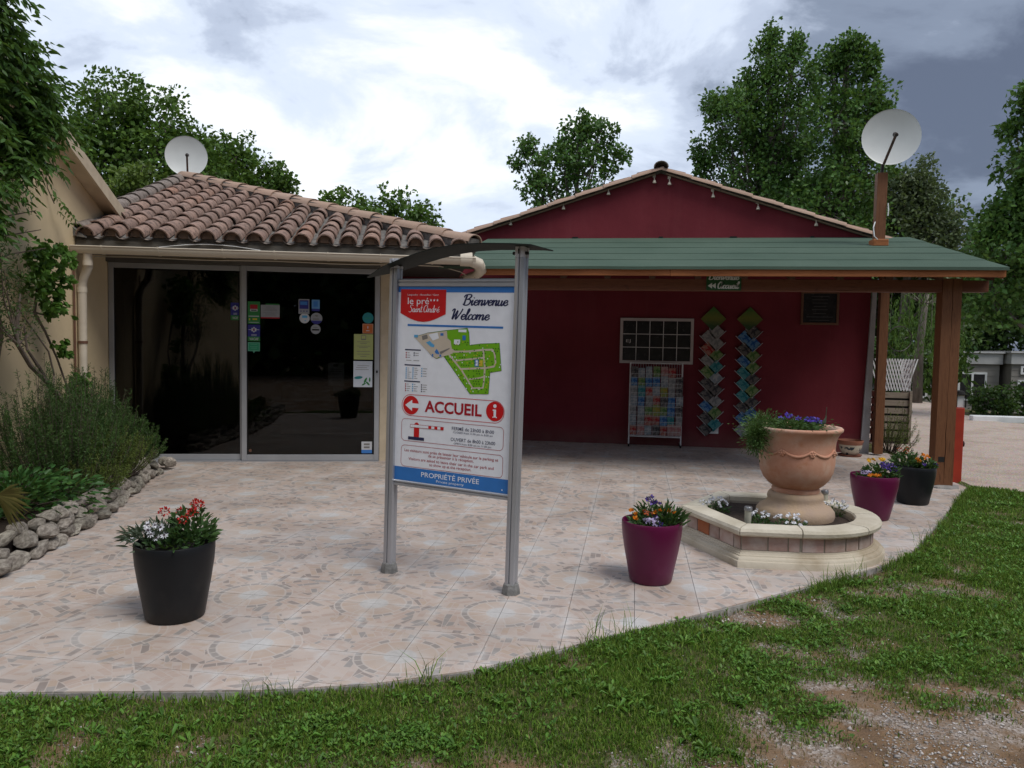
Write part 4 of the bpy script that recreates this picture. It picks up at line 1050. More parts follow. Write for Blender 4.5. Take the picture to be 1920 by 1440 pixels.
for x, h in ((-0.004, 2.075), (0.933, 2.135)):
    mb = MB(TS); mb.prism([(x + a_, b_) for a_, b_ in post_section(0.031, 0.032)], 0.0, h)
    p = mb.build('post', M_post_alu, sign, bev=0.003)
    mb = MB(TS); mb.prism([(x + a_ * 1.06, b_ * 1.05) for a_, b_ in post_section(0.031, 0.032)], h + 0.001, h + 0.065); mb.mi = 1; mb.box(x - 0.004, x + 0.004, -0.052, -0.0505, h + 0.018, h + 0.05)
    mb.build('cap', [M_cap, M_dark], p, bev=0.004)
    mb = MB(TS)
    for sx in (-1, 1): mb.tube([(x + sx * 0.034, -0.02, h + 0.025), (x + sx * 0.052, -0.022, h + 0.025)], 0.010, 8)
    mb.build('clamp_screw', M_dark, p)
    mb = MB(); bx, by = (TS @ Vector((x, 0, 0)))[:2]
    mb.lathe([(0.062, -0.02), (0.058, 0.03), (0.050, 0.062), (0.036, 0.07)], (bx, by, 0), 7, cap1=True); mb.build('footing', M_cement, p)
# canopy blade: curved sheet, front edge lower than the back
cx_ = [-0.24, -0.048, 0.12, 0.26, 0.40, 0.553, 0.72, 0.889, 1.04, 1.14]; cz_ = [2.020, 2.072, 2.122, 2.158, 2.186, 2.204, 2.208, 2.203, 2.196, 2.176]
wd = [0.02, 0.10, 0.12, 0.125, 0.125, 0.125, 0.12, 0.115, 0.10, 0.015]
vs, fs = [], []
for i, (x, z) in enumerate(zip(cx_, cz_)):
    hw = wd[i]
    for yy, dz_ in ((-hw * 1.05, 0.012), (hw * 1.05, -0.004)):
        vs.append((x, yy if i not in (0, 9) else yy * 0.5, z + dz_ * hw / 0.16)); vs.append((x, yy if i not in (0, 9) else yy * 0.5, z + dz_ * hw / 0.16 - 0.005))
for i in range(len(cx_) - 1):
    a, b = 4 * i, 4 * i + 4
    fs += [(a, b, b + 2, a + 2), (a + 1, a + 3, b + 3, b + 1), (a, a + 1, b + 1, b), (a + 2, b + 2, b + 3, a + 3)]
fs += [(0, 2, 3, 1), (36, 37, 39, 38)]
MB(TS).add(vs, fs).build('canopy', M_blade, sign, auto=60)
# rails and board
for z0, z1, nm in ((1.957, 2.006, 'top_rail'), (0.613, 0.650, 'bottom_rail')):
    mb = MB(TS); h = z1 - z0
    mb.prism([(-0.020, z0), (0.020, z0), (0.020, z1), (-0.014, z1), (-0.020, z1 - 0.15 * h), (-0.020, z0 + 0.62 * h), (-0.012, z0 + 0.56 * h), (-0.012, z0 + 0.48 * h), (-0.020, z0 + 0.42 * h)], 0.026, 0.898, 'x'); mb.build(nm, M_post_alu, sign)
mb = MB(TS); mb.box(0.026, 0.897, -0.010, 0.012, 0.6505, 1.9565); board = mb.build('panel', M_sheet, sign)
YP = -0.0112
def pprint(name, mats, fn, lab=None):
    mb = MB(TS); fn(mb); o = mb.build(name, mats, board)
    if lab: o['label'] = lab
    return o
def f_band(mb):
    rect(mb, 0.027, 0.896, 0.651, 0.742, YP)
    mb.mi = 1; put_text(mb, 'PROPRIÉTÉ PRIVÉE', 0.243, 0.685, 0.690, 0.032, YP - 0.0004, 0.006); put_text(mb, 'Private property', 0.362, 0.572, 0.664, 0.017, YP - 0.0004)
    disc(mb, 0.852, 0.672, 0.005, YP - 0.0004, 8)
pprint('bottom_band', [M_blue, M_sheet], f_band)
pprint('top_band', M_blue, lambda mb: rect(mb, 0.027, 0.896, 1.918, 1.956, YP))
pprint('rule_line', M_blue, lambda mb: rect(mb, 0.105, 0.823, 1.693, 1.706, YP))
def f_logo(mb):
    pts = [(0.046, 1.937), (0.046, 1.778)]
    for i in range(1, 12):
        a = i / 12; pts.append((0.046 + 0.354 * a, 1.778 - 0.055 * math.sin(math.pi * a)))
    pts += [(0.400, 1.776), (0.400, 1.935)]
    poly(mb, pts, YP - 0.0005)
    mb.mi = 1; y = YP - 0.0009
    put_text(mb, 'Languedoc - Roussillon / Gard', 0.100, 0.340, 1.896, 0.011, y)
    put_text(mb, 'le pré', 0.103, 0.270, 1.839, 0.044, y)
    for x in (0.285, 0.310, 0.335):
        poly(mb, [(x + (0.010 if k % 2 == 0 else 0.004) * math.sin(k * math.pi / 5), 1.866 + (0.010 if k % 2 == 0 else 0.004) * math.cos(k * math.pi / 5)) for k in range(10)][::-1], y)
    put_script(mb, 'Saint', 0.112, 0.222, 1.786, 0.048, y, 0.07, 0.12); put_script(mb, 'André', 0.226, 0.352, 1.786, 0.048, y, 0.07, 0.12)
pprint('logo', [M_red, M_sheet], f_logo, 'red shield shaped logo')
def f_head(mb):
    put_script(mb, 'Bienvenue', 0.525, 0.856, 1.835, 0.070, YP, 0.125); put_script(mb, 'Welcome', 0.436, 0.728, 1.743, 0.070, YP, 0.125)
pprint('greeting', M_navy, f_head)
OUT = [(0.16, 1.634), (0.191, 1.628), (0.268, 1.65), (0.413, 1.67), (0.566, 1.688), (0.576, 1.664), (0.585, 1.58), (0.666, 1.591), (0.799, 1.601), (0.819, 1.428), (0.738, 1.413), (0.732, 1.276), (0.598, 1.269), (0.51, 1.373), (0.393, 1.505), (0.339, 1.485), (0.301, 1.504)]
BEI = [(0.191, 1.628), (0.268, 1.65), (0.352, 1.66), (0.413, 1.668), (0.419, 1.62), (0.443, 1.605), (0.454, 1.554), (0.477, 1.543), (0.418, 1.516), (0.381, 1.511), (0.339, 1.485), (0.301, 1.504), (0.163, 1.618)]
def f_map(mb):
    mb.mi = 1; ribbon(mb, OUT, 0.006, YP, True)
    mb.mi = 0; poly(mb, OUT[::-1], YP - 0.0003)
    mb.mi = 2; y = YP - 0.0006
    poly(mb, BEI[::-1], y)
    for i, (rd, w) in enumerate((([(0.454, 1.534), (0.569, 1.54), (0.68, 1.554), (0.755, 1.559), (0.769, 1.531), (0.778, 1.477), (0.768, 1.453), (0.702, 1.44), (0.531, 1.426)], 0.012), ([(0.432, 1.517), (0.532, 1.418), (0.617, 1.306), (0.693, 1.313), (0.7, 1.376), (0.702, 1.44), (0.69, 1.527), (0.687, 1.551)], 0.012), ([(0.484, 1.477), (0.593, 1.492), (0.695, 1.506)], 0.010), ([(0.588, 1.362), (0.664, 1.374), (0.699, 1.385)], 0.009), ([(0.36, 1.50), (0.46, 1.53)], 0.016))):
        ribbon(mb, rd, w, y - 0.0001 * (i + 1))
    y -= 0.0008
    mb.mi = 3; poly(mb, [(0.22, 1.63), (0.261, 1.641), (0.269, 1.615), (0.228, 1.602)][::-1], y); poly(mb, [(0.361, 1.53), (0.44, 1.559), (0.435, 1.551), (0.371, 1.514)][::-1], y)
    mb.mi = 5; poly(mb, [(0.273, 1.64), (0.343, 1.656), (0.354, 1.618), (0.307, 1.601)][::-1], y); poly(mb, [(0.47, 1.614), (0.516, 1.615), (0.513, 1.58), (0.469, 1.582)][::-1], y); rect(mb, 0.50, 0.56, 1.663, 1.680, y)
    mb.mi = 4; poly(mb, [(0.255, 1.587), (0.283, 1.6), (0.308, 1.58), (0.322, 1.573), (0.318, 1.559), (0.294, 1.56)][::-1], y); rect(mb, 0.160, 0.190, 1.618, 1.636, y)
    mb.mi = 6; poly(mb, [(0.324, 1.529), (0.337, 1.549), (0.352, 1.534), (0.362, 1.514), (0.333, 1.517)][::-1], y); rect(mb, 0.627, 0.656, 1.447, 1.491, y); rect(mb, 0.303, 0.314, 1.496, 1.514, y); rect(mb, 0.362, 0.376, 1.498, 1.512, y); rect(mb, 0.365, 0.388, 1.636, 1.652, y); rect(mb, 0.532, 0.556, 1.612, 1.642, y)
    mb.mi = 5; rect(mb, 0.634, 0.650, 1.472, 1.486, y - 0.0002); rect(mb, 0.634, 0.650, 1.452, 1.466, y - 0.0002); rect(mb, 0.48, 0.505, 1.592, 1.606, y - 0.0002); rect(mb, 0.30, 0.325, 1.622, 1.64, y - 0.0002)
    mb.mi = 7; rect(mb, 0.657, 0.685, 1.45, 1.488, y - 0.0001)
    rs = random.Random(5)
    for gx_ in range(44):
        for gz in range(24):
            x = 0.40 + gx_ * 0.0185 + (gz % 2) * 0.006; z = 1.285 + gz * 0.0165
            ins = False; n_ = len(OUT)
            for i in range(n_):
                (xa, za_), (xb, zb) = OUT[i], OUT[(i + 1) % n_]
                if (za_ > z) != (zb > z) and x < (xb - xa) * (z - za_) / (zb - za_) + xa: ins = not ins
            if not ins or x < 0.46 and z > 1.5 or z > 1.60: continue
            kx = rs.random()
            if kx < 0.55: continue
            mb.mi = 1 if kx < 0.84 else (5 if kx < 0.94 else 7)
            rect(mb, x - 0.0035, x + 0.0035, z - 0.003, z + 0.004, y - 0.0004)
pprint('site_map', [M_pgreen, M_pdgreen, M_pbeige, M_pgrey, M_plblue, M_sheet, M_blue, M_pyellow], f_map, 'green and beige plan of the site')
def f_legend(mb):
    y = YP
    rs = random.Random(3)
    for z in (1.535, 1.433, 1.324): mb.mi = 0; rect(mb, 0.089, 0.215, z - 0.004, z + 0.004, y)
    for (x, z0_, n_, st, m_) in ((0.10, 1.514, 3, 0.015, 1), (0.163, 1.514, 2, 0.015, 0), (0.103, 1.412, 6, 0.0135, 2), (0.157, 1.414, 6, 0.0135, 2), (0.227, 1.413, 4, 0.0165, 2), (0.101, 1.304, 4, 0.0145, 1), (0.157, 1.305, 4, 0.0145, 2), (0.228, 1.305, 4, 0.0145, 0)):
        for i in range(n_):
            z = z0_ - i * st; mb.mi = m_; rect(mb, x - 0.004, x + 0.004, z - 0.0045, z + 0.0045, y)
            mb.mi = 3; rect(mb, x + 0.009, x + rs.uniform(0.022, 0.045), z - 0.0015, z + 0.0015, y)
    mb.mi = 3; rect(mb, 0.100, 0.142, 1.463, 1.466, y); rect(mb, 0.158, 0.205, 1.463, 1.466, y)
pprint('legend', [M_navy, M_dred, M_plblue, M_pgrey], f_legend)
def f_acc(mb):
    y = YP
    mb.mi = 0; ribbon(mb, rrect(0.076, 0.850, 1.094, 1.235, 0.0695, 9), 0.0035, y, True)
    disc(mb, 0.148, 1.164, 0.063, y - 0.0002); disc(mb, 0.783, 1.168, 0.063, y - 0.0002)
    mb.mi = 1; poly(mb, [(0.102, 1.163), (0.158, 1.201), (0.158, 1.178), (0.213, 1.178), (0.213, 1.148), (0.158, 1.148), (0.158, 1.125)][::-1], y - 0.0006)
    rect(mb, 0.775, 0.792, 1.130, 1.180, y - 0.0006); rect(mb, 0.768, 0.7745, 1.172, 1.180, y - 0.0006); rect(mb, 0.768, 0.7745, 1.127, 1.134, y - 0.0006); rect(mb, 0.7925, 0.799, 1.127, 1.134, y - 0.0006); disc(mb, 0.783, 1.202, 0.012, y - 0.0006, 14)
    mb.mi = 2; put_text(mb, 'ACCUEIL', 0.257, 0.689, 1.130, 0.072, y, 0.028)
pprint('reception_arrow', [M_red, M_sheet, M_dred], f_acc)
def f_hours(mb):
    y = YP
    mb.mi = 0; ribbon(mb, rrect(0.077, 0.850, 0.922, 1.071, 0.028), 0.0028, y, True)
    mb.mi = 1; rect(mb, 0.131, 0.258, 0.932, 0.953, y - 0.0002)
    mb.mi = 2; rect(mb, 0.176, 0.218, 0.9535, 1.015, y - 0.0002); disc(mb, 0.197, 1.032, 0.019, y - 0.0002, 16)
    mb.mi = 0; rect(mb, 0.146, 0.408, 1.015, 1.037, y - 0.0004)
    mb.mi = 3; rect(mb, 0.1485, 0.4055, 1.0175, 1.0345, y - 0.0006)
    mb.mi = 2
    for x in (0.290, 0.337, 0.384): rect(mb, x, x + 0.023, 1.0175, 1.0345, y - 0.0008)
    mb.mi = 1; put_text(mb, 'FERMÉ de 23h00 à 8h00', 0.471, 0.782, 1.024, 0.022, y, 0.004); put_text(mb, 'CLOSED from 11:00 pm to 8:00 am', 0.481, 0.773, 1.004, 0.0125, y)
    put_text(mb, 'OUVERT de 8h00 à 23h00', 0.464, 0.793, 0.952, 0.022, y, 0.004); put_text(mb, 'OPEN from 8:00 am to 11:00 pm', 0.488, 0.765, 0.931, 0.0125, y)
pprint('opening_hours', [M_dred, M_navy, M_red, M_sheet], f_hours)
def f_visit(mb):
    y = YP
    mb.mi = 0; ribbon(mb, rrect(0.078, 0.851, 0.748, 0.892, 0.028), 0.0028, y, True)
    for s_, a_, b_, z in (('Les visiteurs sont priés de laisser leur véhicule sur le parking et', 0.105, 0.818, 0.850), ('de se présenter à la réception.', 0.294, 0.641, 0.826), ('Visitors are asked to leave their car in the car park and', 0.139, 0.788, 0.794), ('to show up at the reception.', 0.304, 0.624, 0.768)):
        put_text(mb, s_, a_, b_, z, 0.019, y, 0.003)
pprint('visitor_notice', M_dred, f_visit)

# ------------------------------------------------------------------ stickers and notices on the glass
YS = -0.0290
def sticker(parent, name, mats, fn, lab=None, y=YS):
    mb = MB(TR); fn(mb, y); o = mb.build(name, mats, parent)
    if lab: o['label'] = lab
    return o
M_sgreen = flat('sticker_green', (0.03, 0.20, 0.05)); M_sgreen2 = flat('sticker_mint', (0.03, 0.30, 0.15)); M_snavy = flat('sticker_indigo', (0.03, 0.03, 0.22)); M_swhite = flat('sticker_white', (0.55, 0.56, 0.58))
M_sred = flat('sticker_red', (0.35, 0.012, 0.02)); M_sgrey = flat('sticker_grey', (0.30, 0.31, 0.33)); M_sblue = flat('sticker_blue', (0.05, 0.20, 0.55)); M_steal = flat('sticker_teal', (0.02, 0.22, 0.24)); M_sorange = flat('sticker_orange', (0.52, 0.13, 0.03))
M_syel = flat('notice_yellow_green', (0.42, 0.46, 0.17)); M_spaper = flat('notice_paper', (0.60, 0.64, 0.70)); M_sdim = flat('dim_paper', (0.16, 0.17, 0.18))
def lines(mb, x0, x1, zs, h, y, seed=1, c=True):
    rs = random.Random(seed)
    for z in zs:
        a_ = rs.uniform(0.05, 0.30) * (x1 - x0); rect(mb, x0 + a_, x1 - (a_ if c else rs.uniform(0.05, 0.3) * (x1 - x0)), z - h / 2, z + h / 2, y)
def vacaf(x0, x1, z0, z1):
    def fn(mb, y):
        zm = z0 + (z1 - z0) * 0.28
        mb.mi = 0; rect(mb, x0, x1, zm, z1, y); mb.mi = 1; rect(mb, x0, x1, z0, zm - 0.0005, y); mb.mi = 2
        cx, cz = (x0 + x1) / 2, zm + (z1 - zm) * 0.58
        for k in range(6):
            a = k * math.pi / 3 + 0.5; disc(mb, cx + 0.024 * math.cos(a), cz + 0.024 * math.sin(a), 0.011, y - 0.0006, 8)
        mb.mi = 3; disc(mb, cx, cz, 0.010, y - 0.0008, 8)
        mb.mi = 2; rect(mb, x0 + 0.01, x1 - 0.01, cz - 0.003, cz + 0.003, y - 0.0004); lines(mb, x0, x1, [zm + 0.012, zm + 0.026], 0.005, y - 0.0004, 2)
        put_text(mb, 'VACAF', x0 + 0.02, x1 - 0.02, z0 + 0.014, 0.03, y - 0.0004, 0.02)
    return fn
sticker(fixed, 'sticker', [M_snavy, M_sgreen, M_swhite, M_sred], vacaf(-1.88, -1.772, 1.81, 2.03), 'indigo and green sticker with white flower', 0.055 - 0.029)
def f_st1(mb, y):
    mb.mi = 0; rect(mb, -1.66, -1.508, 1.765, 2.05, y); mb.mi = 1; rect(mb, -1.63, -1.54, 1.955, 2.01, y - 0.0005); mb.mi = 2; rect(mb, -1.63, -1.54, 1.925, 1.954, y - 0.0005); rect(mb, -1.65, -1.52, 1.858, 1.868, y - 0.0005); lines(mb, -1.66, -1.51, [1.785], 0.006, y - 0.0005)
    mb.mi = 3; rect(mb, -1.645, -1.63, 1.81, 1.835, y - 0.0005); rect(mb, -1.60, -1.545, 1.815, 1.835, y - 0.0005); mb.mi = 4; rect(mb, -1.62, -1.55, 1.932, 1.946, y - 0.001)
sticker(door, 'sticker', [M_sgreen, M_sred, M_swhite, M_pyellow, M_dark], f_st1, 'tall green sticker')
sticker(door, 'sticker', [M_snavy, M_sgreen, M_swhite, M_sred], vacaf(-1.66, -1.508, 1.545, 1.755), 'indigo and green sticker with white flower')
def f_st3(mb, y):
    mb.mi = 1; poly(mb, [(-1.66, 1.532), (-1.66, 1.418), (-1.60, 1.418), (-1.585, 1.392), (-1.57, 1.418), (-1.51, 1.418), (-1.51, 1.532)], y); mb.mi = 0; rect(mb, -1.648, -1.522, 1.43, 1.52, y - 0.0005); mb.mi = 1; lines(mb, -1.64, -1.53, [1.505, 1.475, 1.455], 0.007, y - 0.001, 4)
sticker(door, 'sticker', [M_sgreen2, flat('sticker_pale_mint', (0.12, 0.38, 0.25))], f_st3, 'mint green speech bubble sticker')
def f_st4(mb, y):
    mb.mi = 0; rect(mb, -1.50, -1.265, 1.855, 2.01, y); mb.mi = 1; rect(mb, -1.44, -1.27, 2.012, 2.026, y); mb.mi = 2; rect(mb, -1.50, -1.265, 1.838, 1.8545, y); mb.mi = 3; lines(mb, -1.49, -1.27, [1.985, 1.97, 1.955, 1.94, 1.91, 1.895, 1.88], 0.004, y - 0.0005, 6)
sticker(door, 'notice', [M_sgrey, M_sgreen, M_sred, M_pgrey], f_st4, 'small white card with green and red edge')
def f_st5(mb, y):
    mb.mi = 0; rect(mb, -1.03, -0.895, 1.905, 2.095, y); mb.mi = 1; rect(mb, -1.02, -0.905, 1.97, 2.08, y - 0.0005); mb.mi = 2; rect(mb, -1.01, -0.92, 2.02, 2.065, y - 0.001); mb.mi = 1
    for x in (-1.0, -0.963, -0.926): rect(mb, x - 0.008, x + 0.008, 1.935, 1.948, y - 0.0005)
sticker(door, 'sticker', [M_sgrey, M_snavy, M_sblue], f_st5, 'grey and navy upright sticker')
def f_st6(mb, y):
    mb.mi = 0; rect(mb, -0.865, -0.765, 1.975, 2.09, y); mb.mi = 1; rect(mb, -0.845, -0.79, 2.0, 2.07, y - 0.0005); mb.mi = 2; rect(mb, -0.865, -0.765, 1.945, 1.9745, y)
sticker(door, 'sticker', [flat('sticker_sky', (0.12, 0.30, 0.58)), M_sblue, M_snavy], f_st6, 'small sky blue sticker')
def f_r1(mb, y):
    mb.mi = 0; disc(mb, -0.955, 1.85, 0.064, y); mb.mi = 1; rect(mb, -0.985, -0.92, 1.855, 1.885, y - 0.0005); rect(mb, -0.955, -0.935, 1.815, 1.825, y - 0.0005)
sticker(door, 'sticker', [M_swhite, M_plblue], f_r1, 'round white sticker with blue mark')
def f_r2(mb, y):
    mb.mi = 0; disc(mb, -0.805, 1.85, 0.074, y); mb.mi = 1; poly(mb, [(-0.805 + 0.0735 * math.cos(a), 1.85 + 0.0735 * math.sin(a)) for a in [math.pi * (1.12 + 0.076 * i) for i in range(11)]], y - 0.0005); mb.mi = 2; poly(mb, [(-0.83, 1.89), (-0.80, 1.87), (-0.78, 1.885), (-0.81, 1.90)], y - 0.0005); rect(mb, -0.85, -0.77, 1.835, 1.85, y - 0.0005)
sticker(door, 'sticker', [M_sgrey, M_snavy, M_pgrey], f_r2, 'round grey sticker with navy base')
def f_r3(mb, y):
    mb.mi = 0; disc(mb, -0.815, 1.712, 0.062, y); mb.mi = 1; rect(mb, -0.86, -0.77, 1.695, 1.715, y - 0.0005); rect(mb, -0.85, -0.79, 1.735, 1.739, y - 0.0005)
sticker(door, 'sticker', [M_sgrey, M_dark], f_r3, 'round grey sticker below the others')
def f_r4(mb, y):
    mb.mi = 0; disc(mb, -0.152, 1.87, 0.070, y); mb.mi = 1; rect(mb, -0.195, -0.11, 1.864, 1.872, y - 0.0005)
sticker(door, 'sticker', [M_steal, M_sgreen2], f_r4, 'round teal sticker')
def f_o(mb, y):
    mb.mi = 1; rect(mb, -0.222, -0.085, 1.668, 1.795, y); mb.mi = 0; rect(mb, -0.214, -0.093, 1.676, 1.787, y - 0.0005); mb.mi = 2; rect(mb, -0.160, -0.148, 1.735, 1.765, y - 0.001); rect(mb, -0.175, -0.133, 1.70, 1.71, y - 0.001)
sticker(door, 'sticker', [M_sorange, flat('sticker_pale_orange', (0.5, 0.3, 0.2)), M_swhite], f_o, 'square orange sticker')
def f_y(mb, y):
    mb.mi = 0; rect(mb, -0.330, -0.085, 1.330, 1.660, y); mb.mi = 1; rect(mb, -0.24, -0.175, 1.585, 1.645, y - 0.0005); mb.mi = 0; rect(mb, -0.232, -0.183, 1.60, 1.637, y - 0.0008); mb.mi = 1; lines(mb, -0.31, -0.105, [1.56, 1.54, 1.505, 1.485, 1.435, 1.40, 1.37], 0.006, y - 0.0005, 8)
sticker(door, 'notice', [M_syel, M_pgrey], f_y, 'yellow green notice')
def f_p(mb, y):
    mb.mi = 0; rect(mb, -0.334, -0.092, 0.972, 1.310, y); mb.mi = 1; lines(mb, -0.32, -0.10, [1.25, 1.225, 1.20], 0.005, y - 0.0005, 9, False)
    mb.mi = 2
    for cx, cz, rx, a0 in ((-0.27, 1.095, 0.055, 0.1), (-0.18, 1.06, 0.04, 1.1), (-0.15, 1.02, 0.035, -0.8), (-0.125, 1.07, 0.03, 1.5), (-0.20, 1.01, 0.03, 0.5)):
        poly(mb, [(cx + rx * math.cos(t_) * math.cos(a0) - rx * 0.35 * math.sin(t_) * math.sin(a0), cz + rx * math.cos(t_) * math.sin(a0) + rx * 0.35 * math.sin(t_) * math.cos(a0)) for t_ in [k * math.pi / 6 for k in range(12)]], y - 0.0005 - 0.0001 * rx); mb.mi = 3
sticker(door, 'notice', [M_spaper, M_pgrey, M_steal, M_sgreen], f_p, 'white notice with green leaves printed on it')
def f_q(mb, y):
    mb.mi = 0; rect(mb, -0.66, -0.452, 0.985, 1.285, y); mb.mi = 1; rect(mb, -0.59, -0.53, 1.235, 1.265, y - 0.0005); lines(mb, -0.65, -0.46, [1.2, 1.17, 1.14, 1.09, 1.05], 0.004, y - 0.0005, 7)
sticker(door, 'notice', [M_sdim, M_dark], f_q, 'dim grey notice', -0.012)
def f_rr(mb, y):
    mb.mi = 0; rect(mb, -0.225, -0.090, 0.150, 0.258, y); mb.mi = 1; rect(mb, -0.225, -0.090, 0.105, 0.1495, y); mb.mi = 2; rect(mb, -0.195, -0.12, 0.17, 0.195, y - 0.0005); rect(mb, -0.195, -0.12, 0.21, 0.235, y - 0.0005)
sticker(door, 'sticker', [M_swhite, M_sblue, M_pgrey], f_rr, 'white and blue sticker low on the door')
mb = MB(TR); mb.lathe([(0.016, 0), (0.02, 0.004), (0.016, 0.008)], (0, 0, 0), 10, M=Matrix.Translation((-1.63, -0.034, 0.14)) @ Matrix.Rotation(rad(90), 4, 'X'), cap0=True, cap1=True); mb.build('door_stop', M_copper, door)

# ------------------------------------------------------------------ things on and by the red wall
M_wframe = pm('off_white_frame', (0.50, 0.44, 0.43), (0.42, 0.37, 0.36), scale=6, rough=0.5)
M_slate = pm('black_board', (0.016, 0.016, 0.018), (0.028, 0.027, 0.028), scale=9, rough=0.25)
M_wire = pm('white_coated_wire', (0.62, 0.60, 0.60), (0.5, 0.48, 0.48), scale=8, rough=0.45)
nb = empty('notice_board', (0.355, 12.27, 1.29), 0, 'white framed board of black squares hung above the brochure rack', 'notice board')
mb = MB(); mb.box(-0.21, 0.92, 12.262, 12.298, 1.29, 1.335); mb.box(-0.21, 0.92, 12.262, 12.298, 1.957, 2.0); mb.box(-0.21, -0.167, 12.262, 12.298, 1.3355, 1.9565); mb.box(0.877, 0.92, 12.262, 12.298, 1.3355, 1.9565); mb.build('frame', M_wframe, nb)
for i in range(5):
    for j in range(3):
        w, h = 1.044 / 5, 0.621 / 3
        MB().box(-0.167 + i * w + 0.004, -0.167 + (i + 1) * w - 0.004, 12.283, 12.296, 1.336 + j * h + 0.004, 1.336 + (j + 1) * h - 0.004).build('pane', M_slate, nb)
mb = MB()
for i in range(1, 5): mb.box(-0.167 + i * 1.044 / 5 - 0.005, -0.167 + i * 1.044 / 5 + 0.005, 12.270, 12.2825, 1.3355, 1.9565)
for j in range(1, 3): mb.box(-0.167, 0.877, 12.271, 12.2815, 1.336 + j * 0.207 - 0.005, 1.336 + j * 0.207 + 0.005)
mb.build('glazing_bars', M_wire, nb)
mb = MB(); put_text(mb, 'EJ', -0.115, -0.045, 1.62, 0.045, 12.2822); mb.build('lettering', M_wire, nb)

rack = empty('brochure_rack', (0.36, 12.1, 0), 0, 'white wire brochure rack on castors against the red wall', 'rack')
mb = MB()
for x in (-0.035, 0.755): mb.tube([(x, 12.02, 0.05), (x, 12.05, 0.7), (x, 12.10, 1.31)], 0.012, 8)
mb.tube([(-0.035, 12.02, 0.17), (0.755, 12.02, 0.17)], 0.012, 8); mb.tube([(-0.035, 12.10, 1.30), (0.755, 12.10, 1.30)], 0.010, 8)
for x in (-0.035, 0.755): mb.tube([(x, 12.02, 0.06), (x, 12.27, 0.06)], 0.012, 8)
mb.build('frame', M_wire, rack)
mb = MB()
for i in range(1, 20):
    x = -0.035 + 0.79 * i / 20; mb.tube([(x, 12.03, 0.17), (x, 12.105, 1.30)], 0.0018, 4)
mb.build('back_wires', M_wire, rack)
NR = 7
for rI in range(NR):
    z = 0.19 + rI * 0.148; yb_ = 12.03 + 0.066 * (z - 0.17)
    mb = MB()
    for k in (0.0, 0.06): mb.tube([(-0.02, yb_ - 0.045, z + k), (0.74, yb_ - 0.045, z + k)], 0.0026, 5)
    for i in range(0, 14): mb.tube([(-0.02 + i * 0.0585, yb_ - 0.003, z), (-0.02 + i * 0.0585, yb_ - 0.045, z), (-0.02 + i * 0.0585, yb_ - 0.046, z + 0.06)], 0.0015, 4)
    mb.build('shelf_basket', M_wire, rack)
for x in (-0.035, 0.755):
    for y in (12.03, 12.25):
        mb = MB(); mb.tube([(x - 0.012, y, 0.026), (x + 0.012, y, 0.026)], 0.025, 12); mb.build('castor', M_dark, rack)
def cover(name, c1, c2):
    t = NT(name); v = t.coord('Generated')
    n1 = t.noise(v, 2.6, 2); vv = t.n('ShaderNodeTexVoronoi', {'Vector': v, 'Scale': 3.2})
    c = t.mix(t.ramp(n1, [(0.42, (0, 0, 0)), (0.5, (1, 1, 1))]), c1, c2)
    c = t.mix(t.math('LESS_THAN', vv.outputs['Distance'], 0.16), c, (0.45, 0.45, 0.45))
    c = t.n('ShaderNodeHueSaturation', {'Color': c, 'Value': 0.62, 'Saturation': 1.1}).outputs[0]
    return t.base(c, 0.45, 0, 0.3)
COVERS = [('blue', cover('cover_blue', (0.03, 0.12, 0.36), (0.18, 0.34, 0.55))), ('white', cover('cover_white', (0.55, 0.55, 0.56), (0.32, 0.36, 0.40))), ('green', cover('cover_green', (0.08, 0.20, 0.05), (0.28, 0.36, 0.16))), ('red', cover('cover_red', (0.42, 0.03, 0.04), (0.50, 0.25, 0.20))),
          ('teal', cover('cover_teal', (0.02, 0.20, 0.24), (0.12, 0.35, 0.36))), ('dark', cover('cover_dark', (0.03, 0.03, 0.04), (0.18, 0.16, 0.15))), ('grey', cover('cover_grey', (0.25, 0.25, 0.26), (0.42, 0.41, 0.40))), ('yellow', cover('cover_yellow', (0.45, 0.35, 0.07), (0.30, 0.36, 0.12))), ('pink', cover('cover_pink', (0.50, 0.20, 0.20), (0.55, 0.38, 0.35)))]
leaf_me = MB().box(-0.05, 0.05, -0.004, 0.004, 0, 0.20).mesh('leaflet', COVERS[0][1])
ORD = ['first', 'second', 'third', 'fourth', 'fifth', 'sixth', 'seventh', 'eighth', 'ninth', 'tenth']
rs = random.Random(12)
ROWC = [[3, 8, 1, 5, 3, 8, 8], [1, 6, 3, 3, 0, 4, 6], [6, 1, 2, 7, 2, 0, 5], [1, 0, 6, 3, 5, 0, 1], [6, 4, 3, 1, 7, 6, 5], [0, 2, 0, 0, 1, 6, 5], [5, 1, 1, 2, 8, 3, 5]]
for rI in range(NR):
    z = 0.197 + rI * 0.148; yb_ = 12.03 + 0.066 * (z - 0.17)
    for i in range(7):
        if rI == 6 and i in (6,): continue
        nm, mt = COVERS[ROWC[rI][i]]
        x = 0.015 + 0.115 * i + rs.uniform(-0.006, 0.006)
        Mx = Matrix.Translation((x + 0.012, yb_ - 0.025 + rs.uniform(-0.008, 0.004), z)) @ Matrix.Rotation(rs.uniform(-0.06, 0.06), 4, 'Y') @ Matrix.Rotation(-0.05, 4, 'X') @ Matrix.Diagonal((rs.uniform(0.95, 1.12), 1, rs.uniform(0.68, 0.86), 1))
        o = link_mesh('leaflet', leaf_me, None, mt, Mx)
        tag(o, '%s leaflet, %s from the left in the %s row up of wire rack' % (nm, ORD[i], ORD[rI]), 'leaflet', 'leaflets in the wire brochure rack')
